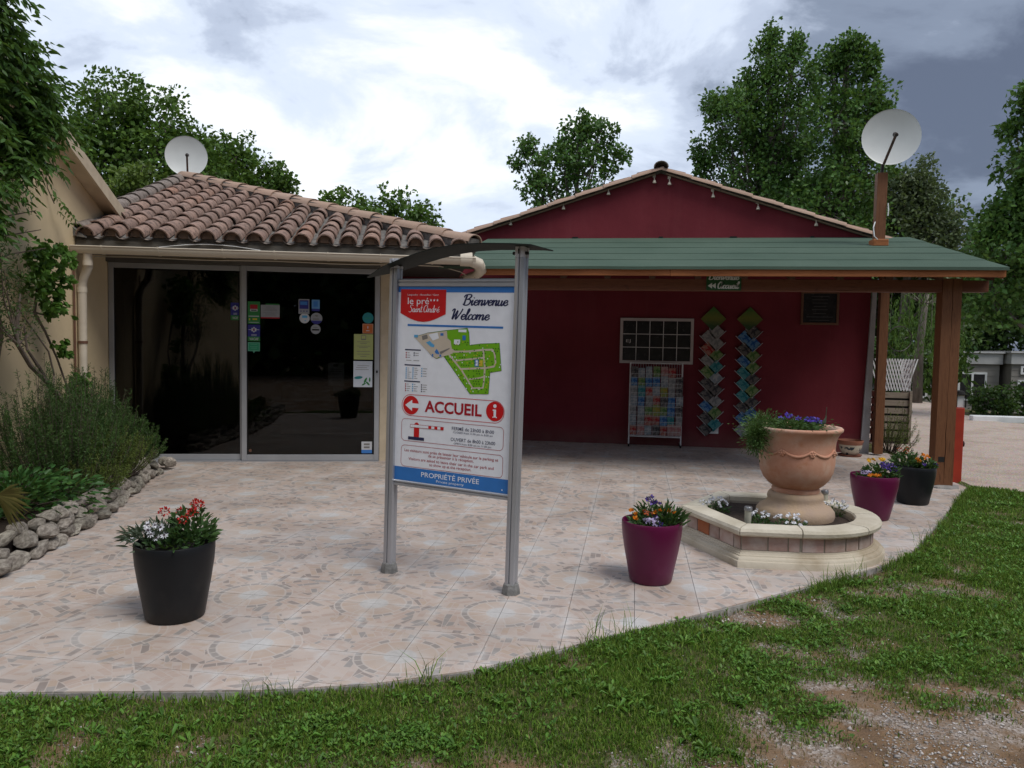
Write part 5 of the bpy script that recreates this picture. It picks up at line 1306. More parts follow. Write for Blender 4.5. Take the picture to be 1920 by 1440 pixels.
# two zigzag leaflet displays screwed to the wall
M_hold = pm('clear_grey_holder', (0.52, 0.51, 0.53), (0.44, 0.43, 0.45), scale=6, rough=0.3)
t = NT('display_header'); v = t.coord('Generated'); sp_ = t.n('ShaderNodeSeparateXYZ', {0: v})
M_hdr = t.base(t.ramp(t.math('ADD', sp_.outputs[2], t.math('MULTIPLY_ADD', t.noise(v, 6, 3), 0.3, -0.15)), [(0.2, (0.02, 0.06, 0.018)), (0.55, (0.13, 0.14, 0.02)), (0.85, (0.05, 0.12, 0.02))]), 0.4)
for di, (xc, side, zt) in enumerate(((1.205, 'beside the rack', 2.19), (1.75, 'behind the urn', 2.19))):
    d = empty('leaflet_display', (xc, 12.27, 0.25), 0, 'zigzag wall display of leaflets %s, topped by a green diamond card' % side, 'display', 'zigzag leaflet displays on the red wall')
    Mh = Matrix.Translation((xc + 0.005, 12.255, zt - 0.19)) @ Matrix.Rotation(rad(45), 4, 'Y')
    MB(Mh).box(-0.135, 0.135, -0.006, 0.006, -0.135, 0.135).build('header_card', M_hdr, d)
    MB().box(xc - 0.05, xc + 0.05, 12.285, 12.298, 0.42, zt - 0.2).build('back_strip', M_hold, d)
    MB().box(xc - 0.03, xc + 0.135, 12.270, 12.297, 0.22, 0.44).build('base_plate', M_white, d)
    nst = 9
    for k in range(nst):
        for s in (-1, 1):
            z = zt - 0.47 - k * 0.178 - (0.075 if s < 0 else 0.0) + 0.06
            Mk = Matrix.Translation((xc + s * 0.075, 12.245 - 0.004 * (k % 2), z)) @ Matrix.Rotation(rad(-45) * s, 4, 'Y')
            # holder: bottom ledge plus a low front lip
            mb = MB(Mk); mb.box(-0.075, 0.115, -0.022, 0.018, -0.064, -0.058) if s > 0 else mb.box(-0.115, 0.075, -0.022, 0.018, -0.064, -0.058)
            mb.box(-0.004, 0.004, 0.010, 0.045, -0.058, 0.058); mb.build('holder', M_hold, d)
            nm, mt = COVERS[rs.choice([0, 1, 2, 4, 5, 6, 6, 3, 5, 0])]
            Ml = Mk @ Matrix.Translation((0.0, -0.006, -0.057)) @ Matrix.Diagonal((1.75, 1, 0.74, 1))
            o = link_mesh('leaflet', leaf_me, None, mt, Ml)
            tag(o, '%s leaflet, %s from the top on the %s of the zigzag display %s' % (nm, ORD[k], 'left' if s < 0 else 'right', side), 'leaflet', 'leaflets in the zigzag displays')
# chalkboard
M_cframe = woodmat('brown_chalkboard_frame', (0.10, 0.045, 0.025), (0.15, 0.07, 0.04))
cb = empty('chalkboard', (2.78, 12.28, 1.93), 0, 'small wood framed chalkboard high on the red wall', 'chalkboard')
mb = MB(); mb.box(2.50, 3.05, 12.27, 12.298, 1.93, 1.965); mb.box(2.50, 3.05, 12.27, 12.298, 2.405, 2.44); mb.box(2.50, 2.535, 12.27, 12.298, 1.9655, 2.4045); mb.box(3.015, 3.05, 12.27, 12.298, 1.9655, 2.4045); mb.build('frame', M_cframe, cb, bev=0.003)
MB().box(2.535, 3.015, 12.283, 12.296, 1.9655, 2.4045).build('slate', M_slate, cb)
mb = MB(); lines(mb, 2.56, 2.99, [2.36, 2.31, 2.26, 2.21, 2.16, 2.10, 2.05, 2.0], 0.007, 12.2825, 5); mb.build('chalk_lines', flat('faint_chalk', (0.07, 0.07, 0.07)), cb)
# direction board on the beam
ds = empty('direction_board', (1.04, 9.46, 2.245), 0, 'small green board with white arrow and lettering on the canopy beam', 'sign')
M_dgreen = flat('board_dark_green', (0.016, 0.075, 0.022)); M_dwhite = flat('board_white', (0.62, 0.66, 0.62))
MB().box(0.84, 1.24, 9.452, 9.468, 2.247, 2.44).build('board', M_dgreen, ds)
mb = MB(); y = 9.4512
put_script(mb, 'Accueil', 0.965, 1.215, 2.268, 0.082, y, 0.13, 0.15); put_script(mb, 'Bienvenue', 0.862, 1.215, 2.372, 0.085, y, 0.12, 0.15)
poly(mb, [(0.855, 2.302), (0.905, 2.336), (0.905, 2.268)][::-1], y); poly(mb, [(0.900, 2.302), (0.948, 2.336), (0.948, 2.268)][::-1], y - 0.0004)
mb.build('lettering', M_dwhite, ds)

# ------------------------------------------------------------------ satellite dishes
M_dish = pm('off_white_dish', (0.60, 0.62, 0.61), (0.54, 0.56, 0.55), scale=2.5, rough=0.4)
M_lnb = pm('black_receiver', (0.02, 0.02, 0.02), (0.05, 0.035, 0.025), scale=20, rough=0.5)
def dish(c, r, azim, elev, label, mastpts, arm=0.30, armx=0.0):
    """offset dish facing along azim (0 = towards the camera side, -Y) and up by elev"""
    root = empty('satellite_dish', mastpts[-1], 0, label, 'satellite dish')
    Md = Matrix.Translation(c) @ Matrix.Rotation(azim, 4, 'Z') @ Matrix.Rotation(rad(90) - elev, 4, 'X')
    prof = [(r * q, 0.10 * r * 2 * (q * q) ) for q in (0.02, 0.2, 0.4, 0.6, 0.8, 0.95, 1.0)]
    mb = MB(Md); prof2 = prof + [(r * 1.012, prof[-1][1] + 0.004), (r * 1.012, prof[-1][1] - 0.012)] + [(a_, b_ - 0.012) for a_, b_ in reversed(prof)]
    mb.lathe(prof2, (0, 0, -0.10 * r), 40, cap0=True); mb.build('reflector', M_dish, root, auto=40)
    mb = MB(Md); low = Vector((armx, -r * 0.98, 0.05)); tip = Vector((armx * 0.2 + 0.02, -r * 0.12, arm))
    mb.bar(low, tip, 0.022, 0.03, (1, 0, 0)); mb.build('arm', pm('rusty_arm', (0.14, 0.08, 0.06), (0.06, 0.045, 0.04), scale=18), root)
    mb = MB(Md); mb.tube([tip + Vector((0, -0.01, 0.05)), tip + Vector((0, 0.02, -0.05))], [0.022, 0.032], 12); mb.build('receiver', M_lnb, root, auto=50)
    mb = MB(Md); mb.box(-0.06, 0.06, -r * 0.7, -r * 0.25, -0.16, -0.06); mb.build('mount', M_lnb, root)
    mb = MB(); mb.tube(mastpts, 0.022, 10); mb.build('mast', M_lnb, root)
    return root
dish((-7.62, 12.3, 4.655), 0.335, rad(28), rad(0), 'white satellite dish on the apex of the tiled roof', [(-7.60, 12.42, 4.66), (-7.60, 12.42, 4.45), (-7.60, 12.35, 4.2)], 0.26, 0.02)
d2 = dish((3.33, 11.12, 4.41), 0.362, rad(-6), rad(0), 'large white satellite dish on a timber post above green roof', [(3.31, 11.28, 4.35), (3.28, 11.24, 4.10), (3.27, 11.24, 3.95)], 0.30, -0.08)
mb = MB(); mb.box(3.205, 3.335, 11.18, 11.31, zp(11.2) + 0.02, 3.965); mb.build('timber_post', M_post, d2, bev=0.004)
mb = MB(); mb.prism([(3.17, 11.14), (3.37, 11.14), (3.37, 11.35), (3.17, 11.35)], zp(11.15) + 0.005, zp(11.15) + 0.10); mb.build('base_flashing', M_fascia, d2, bev=0.01)
mb = MB(); mb.tube([(3.19, 11.16, 3.30), (3.16, 11.12, 3.22), (3.17, 11.10, 3.10), (3.22, 11.12, 3.06)], 0.008, 6); mb.tube([(3.345, 11.16, 3.55), (3.352, 11.155, 3.45), (3.348, 11.155, 3.38)], 0.008, 6); mb.build('cable', M_white, d2)

# ------------------------------------------------------------------ beyond the canopy: barrier post, trellis planter, mobile homes
M_redpaint = pm('orange_red_paint', (0.42, 0.045, 0.022), (0.34, 0.036, 0.020), scale=6, rough=0.5)
bp = empty('barrier_post', (3.86, 9.97, 0), 0, 'square red barrier post beside the brown corner post', 'post')
MB().box(3.785, 3.935, 9.9, 10.05, -0.03, 0.90).build('column', M_redpaint, bp, bev=0.008)
mb = MB(); mb.tube([(3.935, 9.97, 0.46), (3.965, 9.97, 0.46)], 0.035, 14); mb.build('knob', M_dark, bp)
lt = empty('lantern', (3.90, 9.98, 0.90), 0, 'small square lantern standing on the red barrier post', 'lantern')
mb = MB()
for sx in (-0.05, 0.05):
    for sy in (-0.05, 0.05): mb.box(3.90 + sx - 0.006, 3.90 + sx + 0.006, 9.98 + sy - 0.006, 9.98 + sy + 0.006, 0.903, 1.05)
mb.box(3.835, 3.965, 9.915, 10.045, 1.05, 1.06); mb.lathe([(0.062, 0), (0.05, 0.03), (0.02, 0.045)], (3.90, 9.98, 1.0605), 12, cap1=True); mb.build('frame', M_dark, lt)
MB().box(3.86, 3.94, 9.94, 10.02, 0.904, 1.048).build('glass', M_white, lt)

M_slatw = woodmat('weathered_grey_brown_slat', (0.17, 0.14, 0.11), (0.26, 0.22, 0.17), rough=0.85)
pl = empty('slatted_planter', (4.38, 14.0, 0), 0, 'slatted wooden planter standing behind the corner of the red hall', 'planter')
for k in range(6):
    z = 0.10 + k * 0.132
    for (x0, x1, y0, y1) in ((4.12, 4.64, 13.78, 13.80), (4.62, 4.64, 13.803, 14.25), (4.12, 4.14, 13.803, 14.25)):
        MB().box(x0 + random.uniform(-0.006, 0.006), x1, y0, y1, z, z + 0.095).build('slat', M_slatw, pl)
mb = MB(); mb.box(4.145, 4.615, 13.805, 14.24, -0.03, 0.80); mb.build('liner', M_dark, pl)
mb = MB()
for x in (4.13, 4.62): mb.box(x - 0.02, x + 0.02, 13.75, 13.778, -0.03, 0.88)
mb.build('corner_batten', M_slatw, pl)
tre = empty('trellis', (4.38, 13.85, 0.87), 0, 'bunched white expanding lattice trellis on the slatted planter', 'trellis')
for s in (-1, 1):
    for k in range(11):
        x0 = 4.12 + 0.045 * k; x1 = x0 + s * 0.16
        mb = MB(); mb.bar((x0, 13.83 + 0.008 * s, 0.88), (x1, 13.84 + 0.008 * s, 1.42), 0.018, 0.006, (0, 1, 0)); mb.build('lath', M_white, tre)
for s in (-1, 1):
    for k in range(9):
        mb = MB(); y0 = 13.86 + 0.05 * k; mb.bar((4.63 + 0.005 * s, y0, 0.88), (4.64 + 0.005 * s, y0 + s * 0.15, 1.40), 0.018, 0.006, (1, 0, 0)); mb.build('lath', M_white, tre)
hs = empty('wire_hoop', (4.22, 13.2, 1.55), 0, 'thin dark hoop hanging by the hall corner above the trellis', 'hoop')
mb = MB(); mb.tube([(4.22 + 0.22 * math.cos(a), 13.2 + 0.12 * math.cos(a), 1.75 + 0.20 * math.sin(a)) for a in [k * 2 * math.pi / 22 for k in range(23)]], 0.008, 6); mb.build('hoop', M_lnb, hs)

M_siding = pm('grey_beige_siding', (0.24, 0.225, 0.20), (0.205, 0.19, 0.17), scale=2, rough=0.7)
M_lsiding = pm('pale_grey_fascia', (0.44, 0.44, 0.43), (0.38, 0.38, 0.37), scale=2, rough=0.6)
def mobile(x0, x1, y, zb, zt, label, wins, lab_side=None):
    r = empty('mobile_home', ((x0 + x1) / 2, y, zb), 0, label, 'mobile home', 'mobile homes behind the hedge')
    mb = MB(); n = 12; h = (zt - 0.45 - zb) / n
    for k in range(n):                # lapped boards
        z = zb + k * h
        mb.add([(x0, y - 0.012, z), (x1, y - 0.012, z), (x1, y, z + h), (x0, y, z + h), (x0, y + 4, z), (x1, y + 4, z), (x1, y + 4, z + h), (x0, y + 4, z + h)], [(0, 1, 2, 3), (1, 5, 6, 2), (4, 0, 3, 7), (5, 4, 7, 6), (0, 4, 5, 1)])
    mb.build('wall', M_siding, r)
    MB().box(x0 - 0.06, x1 + 0.06, y - 0.10, y + 4.1, zt - 0.449, zt - 0.06).build('fascia', M_lsiding, r)
    MB().box(x0 - 0.12, x1 + 0.12, y - 0.18, y + 4.2, zt - 0.058, zt).build('roof', pm('pale_roof_edge', (0.5, 0.5, 0.5)), r)
    for (wx0, wx1, wz0, wz1, np_) in wins:
        mb = MB(); f = 0.07
        mb.box(wx0, wx1, y - 0.06, y - 0.013, wz0, wz0 + f); mb.box(wx0, wx1, y - 0.06, y - 0.013, wz1 - f, wz1)
        for k in range(np_ + 1):
            xx = wx0 + (wx1 - wx0 - f) * k / np_; mb.box(xx, xx + f, y - 0.058, y - 0.0135, wz0 + f, wz1 - f)
        w = mb.build('window', M_white, r)
        for k in range(np_):
            xa = wx0 + (wx1 - wx0 - f) * k / np_ + f; xb = wx0 + (wx1 - wx0 - f) * (k + 1) / np_
            MB().box(xa, xb, y - 0.04, y - 0.03, wz0 + f, wz1 - f).build('pane', M_slate, w)
    return r
mobile(9.2, 13.0, 30.0, -1.5, 1.53, 'grey mobile home with white double window behind the hedge', [(11.62, 12.58, -0.25, 0.78, 2), (9.6, 10.6, -0.2, 0.75, 2)])
mobile(13.22, 18.0, 29.6, -1.5, 1.56, 'grey mobile home with dark window beyond the double window one', [(13.42, 15.6, -0.4, 0.55, 1), (13.5, 15.6, 0.75, 1.05, 1)])
kb = MB(); kb.box(7.66, 22.0, 18.85, 19.05, -0.08, 0.10); kb = kb.build('white_kerb', M_white, bev=0.02); tag(kb, 'long low white kerb edging the gravel drive below the hedge', 'kerb')
# ------------------------------------------------------------------ planting helpers
def unit(a):
    return a / np.maximum(np.linalg.norm(a, axis=1, keepdims=True), 1e-9)
def leafset(P, D, L, W, fold=0.25, droop=0.0, shape=0):
    """leaf blades: P base points, D directions, L lengths, W widths. returns V, F (triangles). shape 0 = pointed oval (6 verts), 1 = diamond"""
    P = np.asarray(P, float); D = unit(np.asarray(D, float)); n = len(P)
    L = np.broadcast_to(L, n)[:, None]; W = np.broadcast_to(W, n)[:, None]
    R = unit(np.cross(D, rng.normal(0, 1, (n, 3)))); N = np.cross(R, D)
    dr = np.array([0, 0, -1.0]) * droop
    if shape == 1:
        V = np.stack([P, P + D * L * 0.45 + R * W / 2 + N * W * fold, P + D * L + dr * L, P + D * L * 0.45 - R * W / 2 + N * W * fold], 1)
        b = (np.arange(n) * 4)[:, None]
        return V.reshape(-1, 3), np.concatenate([b + np.array([[0, 1, 2]]), b + np.array([[0, 2, 3]])])
    V = np.stack([P, P + D * L * 0.35 + R * W / 2 + N * W * fold, P + D * L * 0.72 + R * W * 0.34 + N * W * fold * 0.6 + dr * L * 0.4, P + D * L + dr * L,
                  P + D * L * 0.72 - R * W * 0.34 + N * W * fold * 0.6 + dr * L * 0.4, P + D * L * 0.35 - R * W / 2 + N * W * fold], 1)
    b = (np.arange(n) * 6)[:, None]
    return V.reshape(-1, 3), np.concatenate([b + np.array([[0, 1, 2]]), b + np.array([[0, 2, 3]]), b + np.array([[0, 3, 4]]), b + np.array([[0, 4, 5]])])
def rdir(n, up_=0.0):
    d = rng.normal(0, 1, (n, 3)); d = unit(d); d[:, 2] += up_; return unit(d)

M_stone = pm('pale_limestone', (0.50, 0.455, 0.385), (0.24, 0.21, 0.175), scale=3.2, rough=0.95, bump=0.9, bscale=22, rand=0.22, lo=0.38, hi=0.62, bdist=0.02)
M_soil = pm('dark_bed_soil', (0.026, 0.017, 0.013), (0.050, 0.034, 0.026), scale=20, rough=1.0, bump=0.9, bscale=60, bdist=0.02)
M_stem = pm('brown_woody_stem', (0.10, 0.075, 0.058), (0.17, 0.135, 0.11), scale=25, rough=0.9, bump=0.4, stretch=(1, 1, 0.3))
M_twig = pm('dark_twig', (0.05, 0.038, 0.030), (0.09, 0.07, 0.055), scale=25, rough=0.9)

# raised bed against the cream house with a dry stone edging
bed_front = [(-3.70, 2.6), (-4.03, 4.22), (-4.20, 4.86), (-4.38, 5.44), (-4.64, 6.26), (-5.09, 7.31), (-5.47, 8.23)]
wl_ = lambda t_: TR @ Vector((-3.36, -t_, 0))
bp_ = [(x - 0.12, y) for x, y in bed_front]
back = [(wl_(t_).x - 0.02, wl_(t_).y) for t_ in (0.45, 3.0, 6.5)]
MB().prism(bp_ + back, -0.1, 0.14).build('flower_bed', M_soil).__setitem__('kind', 'structure')
def rock_mesh(seed):
    import bmesh
    bm = bmesh.new(); bmesh.ops.create_icosphere(bm, subdivisions=2, radius=1.0)
    r_ = random.Random(seed)
    planes = [(Vector((r_.gauss(0, 1), r_.gauss(0, 1), r_.gauss(0, 1))).normalized(), r_.uniform(0.48, 0.85)) for _ in range(11)]
    for v_ in bm.verts:
        c_ = v_.co.copy()
        for nn_, d_ in planes:
            k_ = c_.dot(nn_)
            if k_ > d_: c_ -= nn_ * (k_ - d_)
        v_.co = c_ + Vector((r_.gauss(0, 0.025), r_.gauss(0, 0.025), r_.gauss(0, 0.025)))
    me = bpy.data.meshes.new('stone'); bm.to_mesh(me); bm.free(); me.materials.append(M_stone)
    me.polygons.foreach_set('use_smooth', [True] * len(me.polygons)); me.set_sharp_from_angle(angle=rad(38)); return me
rocks = [rock_mesh(s) for s in range(7)]
edging = empty('stone_edging', (-4.4, 5.6, 0), 0, 'low dry stone edging of pale rocks along the flower bed', 'stone edging')
rs = random.Random(4)
def walk(pts, step):
    out = []; acc = 0.0
    for i in range(len(pts) - 1):
        a, b = Vector((*pts[i], 0)), Vector((*pts[i + 1], 0)); L = (b - a).length; s = acc
        while s < L:
            p = a.lerp(b, s / L); out.append((p.x, p.y, math.atan2(b.y - a.y, b.x - a.x))); s += step
        acc = s - L
    return out
for row, (z, step, off) in enumerate(((0.04, 0.165, 0.0), (0.115, 0.175, 0.04), (0.185, 0.19, 0.09))):
    for k, (x, y, a) in enumerate(walk(bed_front[0:], step)):
        if row == 2 and rs.random() < 0.12: continue
        if row == 1 and rs.random() < 0.08: continue
        sx, sy, sz = rs.uniform(0.085, 0.145), rs.uniform(0.07, 0.10), rs.uniform(0.048, 0.072)
        Mx = Matrix.Translation((x - off + rs.uniform(-0.03, 0.03), y + rs.uniform(-0.03, 0.03), z + rs.uniform(-0.015, 0.02))) @ Matrix.Rotation(a + rs.uniform(-0.35, 0.35), 4, 'Z') @ Matrix.Rotation(rs.uniform(-0.35, 0.35), 4, 'X') @ Matrix.Rotation(rs.uniform(-0.3, 0.3), 4, 'Y') @ Matrix.Diagonal((sx, sy, sz, 1))
        link_mesh('stone', rs.choice(rocks), edging, None, Mx)
for x, y, s in ((-5.45, 8.40, 0.10), (-5.55, 8.45, 0.09)):
    link_mesh('stone', rocks[2], edging, None, Matrix.Translation((x, y, 0.07)) @ Matrix.Diagonal((s, s * 0.8, s * 0.8, 1)))

# ------------------------------------------------------------------ rosemary and other plants in the bed
def rosemary(c, rx, ry, h, n, mat, label, lean=(0, 0), needle=0.022, dens=95, name='rosemary_bush', spread=0.55):
    root = empty(name, c, 0, label, 'shrub', None)
    Vs, Fs, o = [], [], 0
    st = MB()
    for i in range(n):
        a = rng.uniform(0, 2 * math.pi); q = math.sqrt(rng.uniform(0, 1))
        b = np.array([c[0] + 0.35 * rx * q * math.cos(a), c[1] + 0.35 * ry * q * math.sin(a), c[2]])
        out = np.array([math.cos(a) * rx, math.sin(a) * ry, 0]) * q
        hh = h * rng.uniform(0.62, 1.0) * (1 - spread * q * q)
        tip = np.array([c[0], c[1], c[2]]) + out * rng.uniform(0.85, 1.1) + np.array([lean[0], lean[1], 0]) * rng.uniform(0.3, 1) + np.array([0, 0, hh])
        mid = b + (tip - b) * 0.5 + out * 0.22 + rng.normal(0, 0.03, 3); mid[2] = b[2] + hh * 0.40
        tt = np.linspace(0, 1, 9)[:, None]
        cv = (1 - tt) ** 2 * b + 2 * tt * (1 - tt) * mid + tt ** 2 * tip + rng.normal(0, 0.006, (9, 3))
        if i % 2 == 0: st.tube([tuple(p) for p in cv[::2]], [0.006, 0.005, 0.004, 0.003, 0.002], 4, caps=False)
        m = dens; t_ = np.sort(rng.uniform(0.30, 1.0, m)) ** 0.8
        idx_ = np.clip((t_ * 8).astype(int), 0, 7); f_ = (t_ * 8 - idx_)[:, None]
        P = cv[idx_] * (1 - f_) + cv[idx_ + 1] * f_; ax = unit(cv[idx_ + 1] - cv[idx_])
        D = unit(rdir(m) + ax * 0.85)
        v_, f2 = leafset(P, D, rng.uniform(0.7, 1.25, m) * needle, 0.0048 + 0.002 * rng.uniform(0, 1, m), 0.1, 0.0, 1)
        Vs.append(v_); Fs.append(f2 + o); o += len(v_)
    np_mesh('foliage', np.concatenate(Vs), np.concatenate(Fs), mat, root)
    st.build('stems', M_twig, root)
    return root
M_rosem = leafmat('rosemary_needles', (0.026, 0.066, 0.014), (0.058, 0.112, 0.024), 0.6, 0.14, 0.35)
M_broom = leafmat('yellow_green_needles', (0.065, 0.105, 0.018), (0.120, 0.150, 0.030), 0.6, 0.15, 0.35)
rosemary((-5.72, 7.30, 0.12), 0.44, 0.72, 1.20, 400, M_rosem, 'large dark rosemary bush against the cream wall beside the glass front', (0.05, 0.0), 0.034, 120)
rosemary((-5.20, 6.30, 0.12), 0.60, 0.70, 1.30, 260, M_rosem, 'dark rosemary bush with tall upright sprigs nearer the picture edge', (-0.1, 0.0), 0.034, 110)
rosemary((-5.62, 7.80, 0.12), 0.38, 0.42, 0.62, 200, M_rosem, 'low rosemary bush spilling over the end of the stone edging', (0.08, 0.1), 0.032, 100)
rosemary((-5.18, 6.90, 0.12), 0.38, 0.52, 0.60, 260, M_broom, 'yellow green feathery bush sprawling over the stone edging', (0.12, -0.05), 0.026, 85, 'feathery_bush', 0.3)
rosemary((-4.86, 6.30, 0.12), 0.30, 0.40, 0.40, 150, M_broom, 'small low feathery bush hugging the stones', (0.08, -0.1), 0.024, 75, 'feathery_bush', 0.3)
# leafy perennial and small fan palm
M_lush = leafmat('lush_green_leaf', (0.024, 0.080, 0.018), (0.050, 0.13, 0.030), 0.45, 0.2, 0.3)
def perennial(c, r, h, n, L, W, mat, label, name='leafy_plant', cat='plant', up_=0.35):
    root = empty(name, c, 0, label, cat)
    P = np.array(c) + np.stack([rng.normal(0, r * 0.5, n), rng.normal(0, r * 0.5, n), rng.uniform(0.05, 1, n) ** 0.8 * h], 1)
    D = unit((P - np.array(c)) * np.array([1, 1, 0.5]) + rdir(n) * 0.25 * h); D[:, 2] += up_ * rng.uniform(-0.5, 1, n)
    v_, f_ = leafset(P, D, rng.uniform(0.6, 1.2, n) * L, rng.uniform(0.7, 1.2, n) * W, 0.2, 0.25)
    np_mesh('foliage', v_, f_, mat, root)
    st = MB()
    for i in range(min(24, n // 10)):
        p = P[i * 7 % n]; st.tube([(c[0] + rng.normal(0, r * 0.2), c[1] + rng.normal(0, r * 0.2), c[2] - 0.02), tuple((np.array(c) + p) / 2 + np.array([0, 0, 0.03])), tuple(p)], [0.005, 0.004, 0.003], 4, caps=False)
    st.build('stems', M_stem if mat is not M_lush else M_twig, root)
    return root
perennial((-4.80, 5.35, 0.14), 0.40, 0.34, 900, 0.085, 0.028, M_lush, 'bright leafy green plant behind the stones at the picture edge')
perennial((-4.72, 5.80, 0.14), 0.26, 0.22, 380, 0.07, 0.024, M_lush, 'low leafy green plant between the feathery bush and the stones')
palm = empty('fan_palm', (-4.55, 4.85, 0.14), 0, 'yellowish fan palm frond reaching in at the picture edge', 'palm')
M_palm = leafmat('palm_frond', (0.12, 0.12, 0.035), (0.17, 0.15, 0.05), 0.55, 0.15, 0.25)
mb = MB(); c0 = Vector((-4.46, 4.80, 0.44)); mb.tube([(-4.62, 4.88, 0.12), (-4.56, 4.84, 0.34), tuple(c0)], 0.008, 5); mb.build('stalk', M_stem, palm)
mb = MB()
for k in range(26):
    a = rad(-48 + 96 * k / 25); d_ = Vector((math.cos(a) * 0.95, -0.15 + 0.1 * math.sin(3 * a), math.sin(a) * 0.75 - 0.18)); L = 0.30 + 0.06 * math.sin(k * 2.3)
    s_ = Vector((-d_.z, 0.3, d_.x)).normalized() * 0.005; e_ = c0 + d_ * L
    mb.add([tuple(c0), tuple(c0 + d_ * L * 0.6 + s_), tuple(e_ - Vector((0, 0, 0.03))), tuple(c0 + d_ * L * 0.6 - s_)], [(0, 1, 2), (0, 2, 3)])
mb.build('frond', M_palm, palm)

# ------------------------------------------------------------------ climbers on the cream wall
M_wist = leafmat('wisteria_leaf', (0.040, 0.105, 0.018), (0.080, 0.165, 0.030), 0.5, 0.30, 0.35)
M_vine = leafmat('vine_leaf', (0.06, 0.15, 0.024), (0.11, 0.23, 0.035), 0.5, 0.3, 0.3)
def loc2w(A):
    M_ = np.array(TR); return np.asarray(A) @ M_[:3, :3].T + M_[:3, 3]
wist = empty('wisteria', TR @ Vector((-3.2, -3.2, 0)), rad(16), 'dense wisteria hanging over the gable of the cream house', 'climber')
zB = [2.15, 2.3, 2.5, 2.7, 2.95, 3.13, 3.4, 3.73, 3.92, 4.04, 4.2, 4.37, 4.7]
tB = [3.25, 2.95, 2.72, 2.62, 2.40, 2.15, 2.30, 2.00, 2.22, 2.70, 2.88, 3.10, 3.35]
n = 1000
zz_ = rng.uniform(2.15, 4.75, n * 3); tmin = np.interp(zz_, zB, tB) + 0.22 + 0.55 * np.clip((3.5 - zz_) / 0.5, 0, 1)
tt_ = tmin + rng.gamma(1.5, 0.38, n * 3); dd = rng.uniform(0.08, 0.50, n * 3)
keep = (tt_ < 3.9) & (vnoise(tt_ * 3.5, zz_ * 3.0, 51) > 0.25)
zz_, tt_, dd = zz_[keep][:n], tt_[keep][:n], dd[keep][:n]
def pinnate(base, dirs, Ln, nl, ll, lw, mat, root, droop=0.35):
    """compound leaves: nl pairs of leaflets along a drooping stalk"""
    N = len(base); Vs, Fs, o = [], [], 0
    side = unit(np.cross(dirs, np.array([0, 0, 1.0])))
    for k in range(nl + 1):
        s = (k + 1) / (nl + 1)
        P = base + dirs * (Ln * s)[:, None] + np.array([0, 0, -1]) * (Ln * droop * s * s)[:, None]
        for sg in ((-1, 1) if k < nl else (0,)):
            D = side * sg * 0.9 + dirs * (0.45 if sg else 1.0) + np.array([0, 0, -0.35]) + rng.normal(0, 0.12, (N, 3))
            v_, f_ = leafset(P, D, rng.uniform(0.8, 1.15, N) * ll, rng.uniform(0.8, 1.1, N) * lw, 0.15, 0.2)
            Vs.append(v_); Fs.append(f_ + o); o += len(v_)
    return np.concatenate(Vs), np.concatenate(Fs)
base = loc2w(np.stack([-3.36 + dd, -tt_, zz_], 1))
ol = np.array([TR.to_3x3() @ Vector(v_) for v_ in ((1, 0, 0), (0, 1, 0))])
dirs = unit(ol[0] * rng.uniform(0.2, 1.0, (len(base), 1)) + ol[1] * rng.uniform(-0.7, 0.5, (len(base), 1)) + np.array([0, 0, 1.0]) * rng.uniform(-0.7, 0.35, (len(base), 1)))
v1 = pinnate(base, dirs, rng.uniform(0.18, 0.32, len(base)), 5, 0.078, 0.030, M_wist, wist)
# loose shoots against the wall
sh = np.array([[-3.30, -1.55, 3.35], [-3.30, -1.62, 3.05], [-3.28, -1.45, 2.95], [-3.30, -1.50, 2.90], [-3.30, -1.9, 3.55], [-3.28, -2.2, 3.2], [-3.3, -2.3, 2.9], [-3.28, -1.42, 2.98]])
b2 = loc2w(sh); d2_ = unit(ol[1] * np.array([[1], [0.8], [0.9], [0.6], [0.9], [0.8], [0.6], [0.3]]) + ol[0] * 0.4 + np.array([0, 0, -0.35]))
v2 = pinnate(b2, d2_, np.full(len(b2), 0.20), 5, 0.06, 0.024, M_wist, wist)
V, F = merge([v1, v2]); np_mesh('foliage', V, F, M_wist, wist)
mb = MB(TR)
mb.tube([(-3.32, -2.75, 0.1), (-3.30, -2.85, 0.9), (-3.26, -2.7, 1.6), (-3.25, -2.95, 2.3), (-3.2, -3.0, 3.2), (-3.1, -3.1, 4.1)], [0.03, 0.028, 0.026, 0.024, 0.02, 0.012], 7)
mb.tube([(-3.34, -1.70, 3.75), (-3.33, -1.66, 3.4), (-3.33, -1.60, 3.1), (-3.31, -1.50, 2.96)], 0.006, 5)
for k in range(14):
    t_, z_ = 2.4 + 0.09 * k, 2.4 + 0.16 * k; mb.tube([(-3.28, -3.1, z_ - 0.3), (-3.15, -0.5 * (t_ + 3.1), z_ - 0.1), (-3.0, -t_, z_)], [0.009, 0.007, 0.004], 5)
mb.build('stems', M_stem, wist)
vine = empty('grape_vine', TR @ Vector((-3.25, -2.0, 0)), rad(16), 'bright green grape vine tied to the corner of the cream wall', 'climber')
cl_ = [(1.98, 2.35, 0.16), (2.15, 2.25, 0.17), (2.30, 2.12, 0.15), (2.02, 2.12, 0.14), (2.12, 1.95, 0.13), (2.02, 1.85, 0.09), (2.30, 2.38, 0.10), (1.85, 1.50, 0.05), (1.78, 1.42, 0.05), (1.45, 1.12, 0.09), (1.50, 1.0, 0.08)]
Vs = []
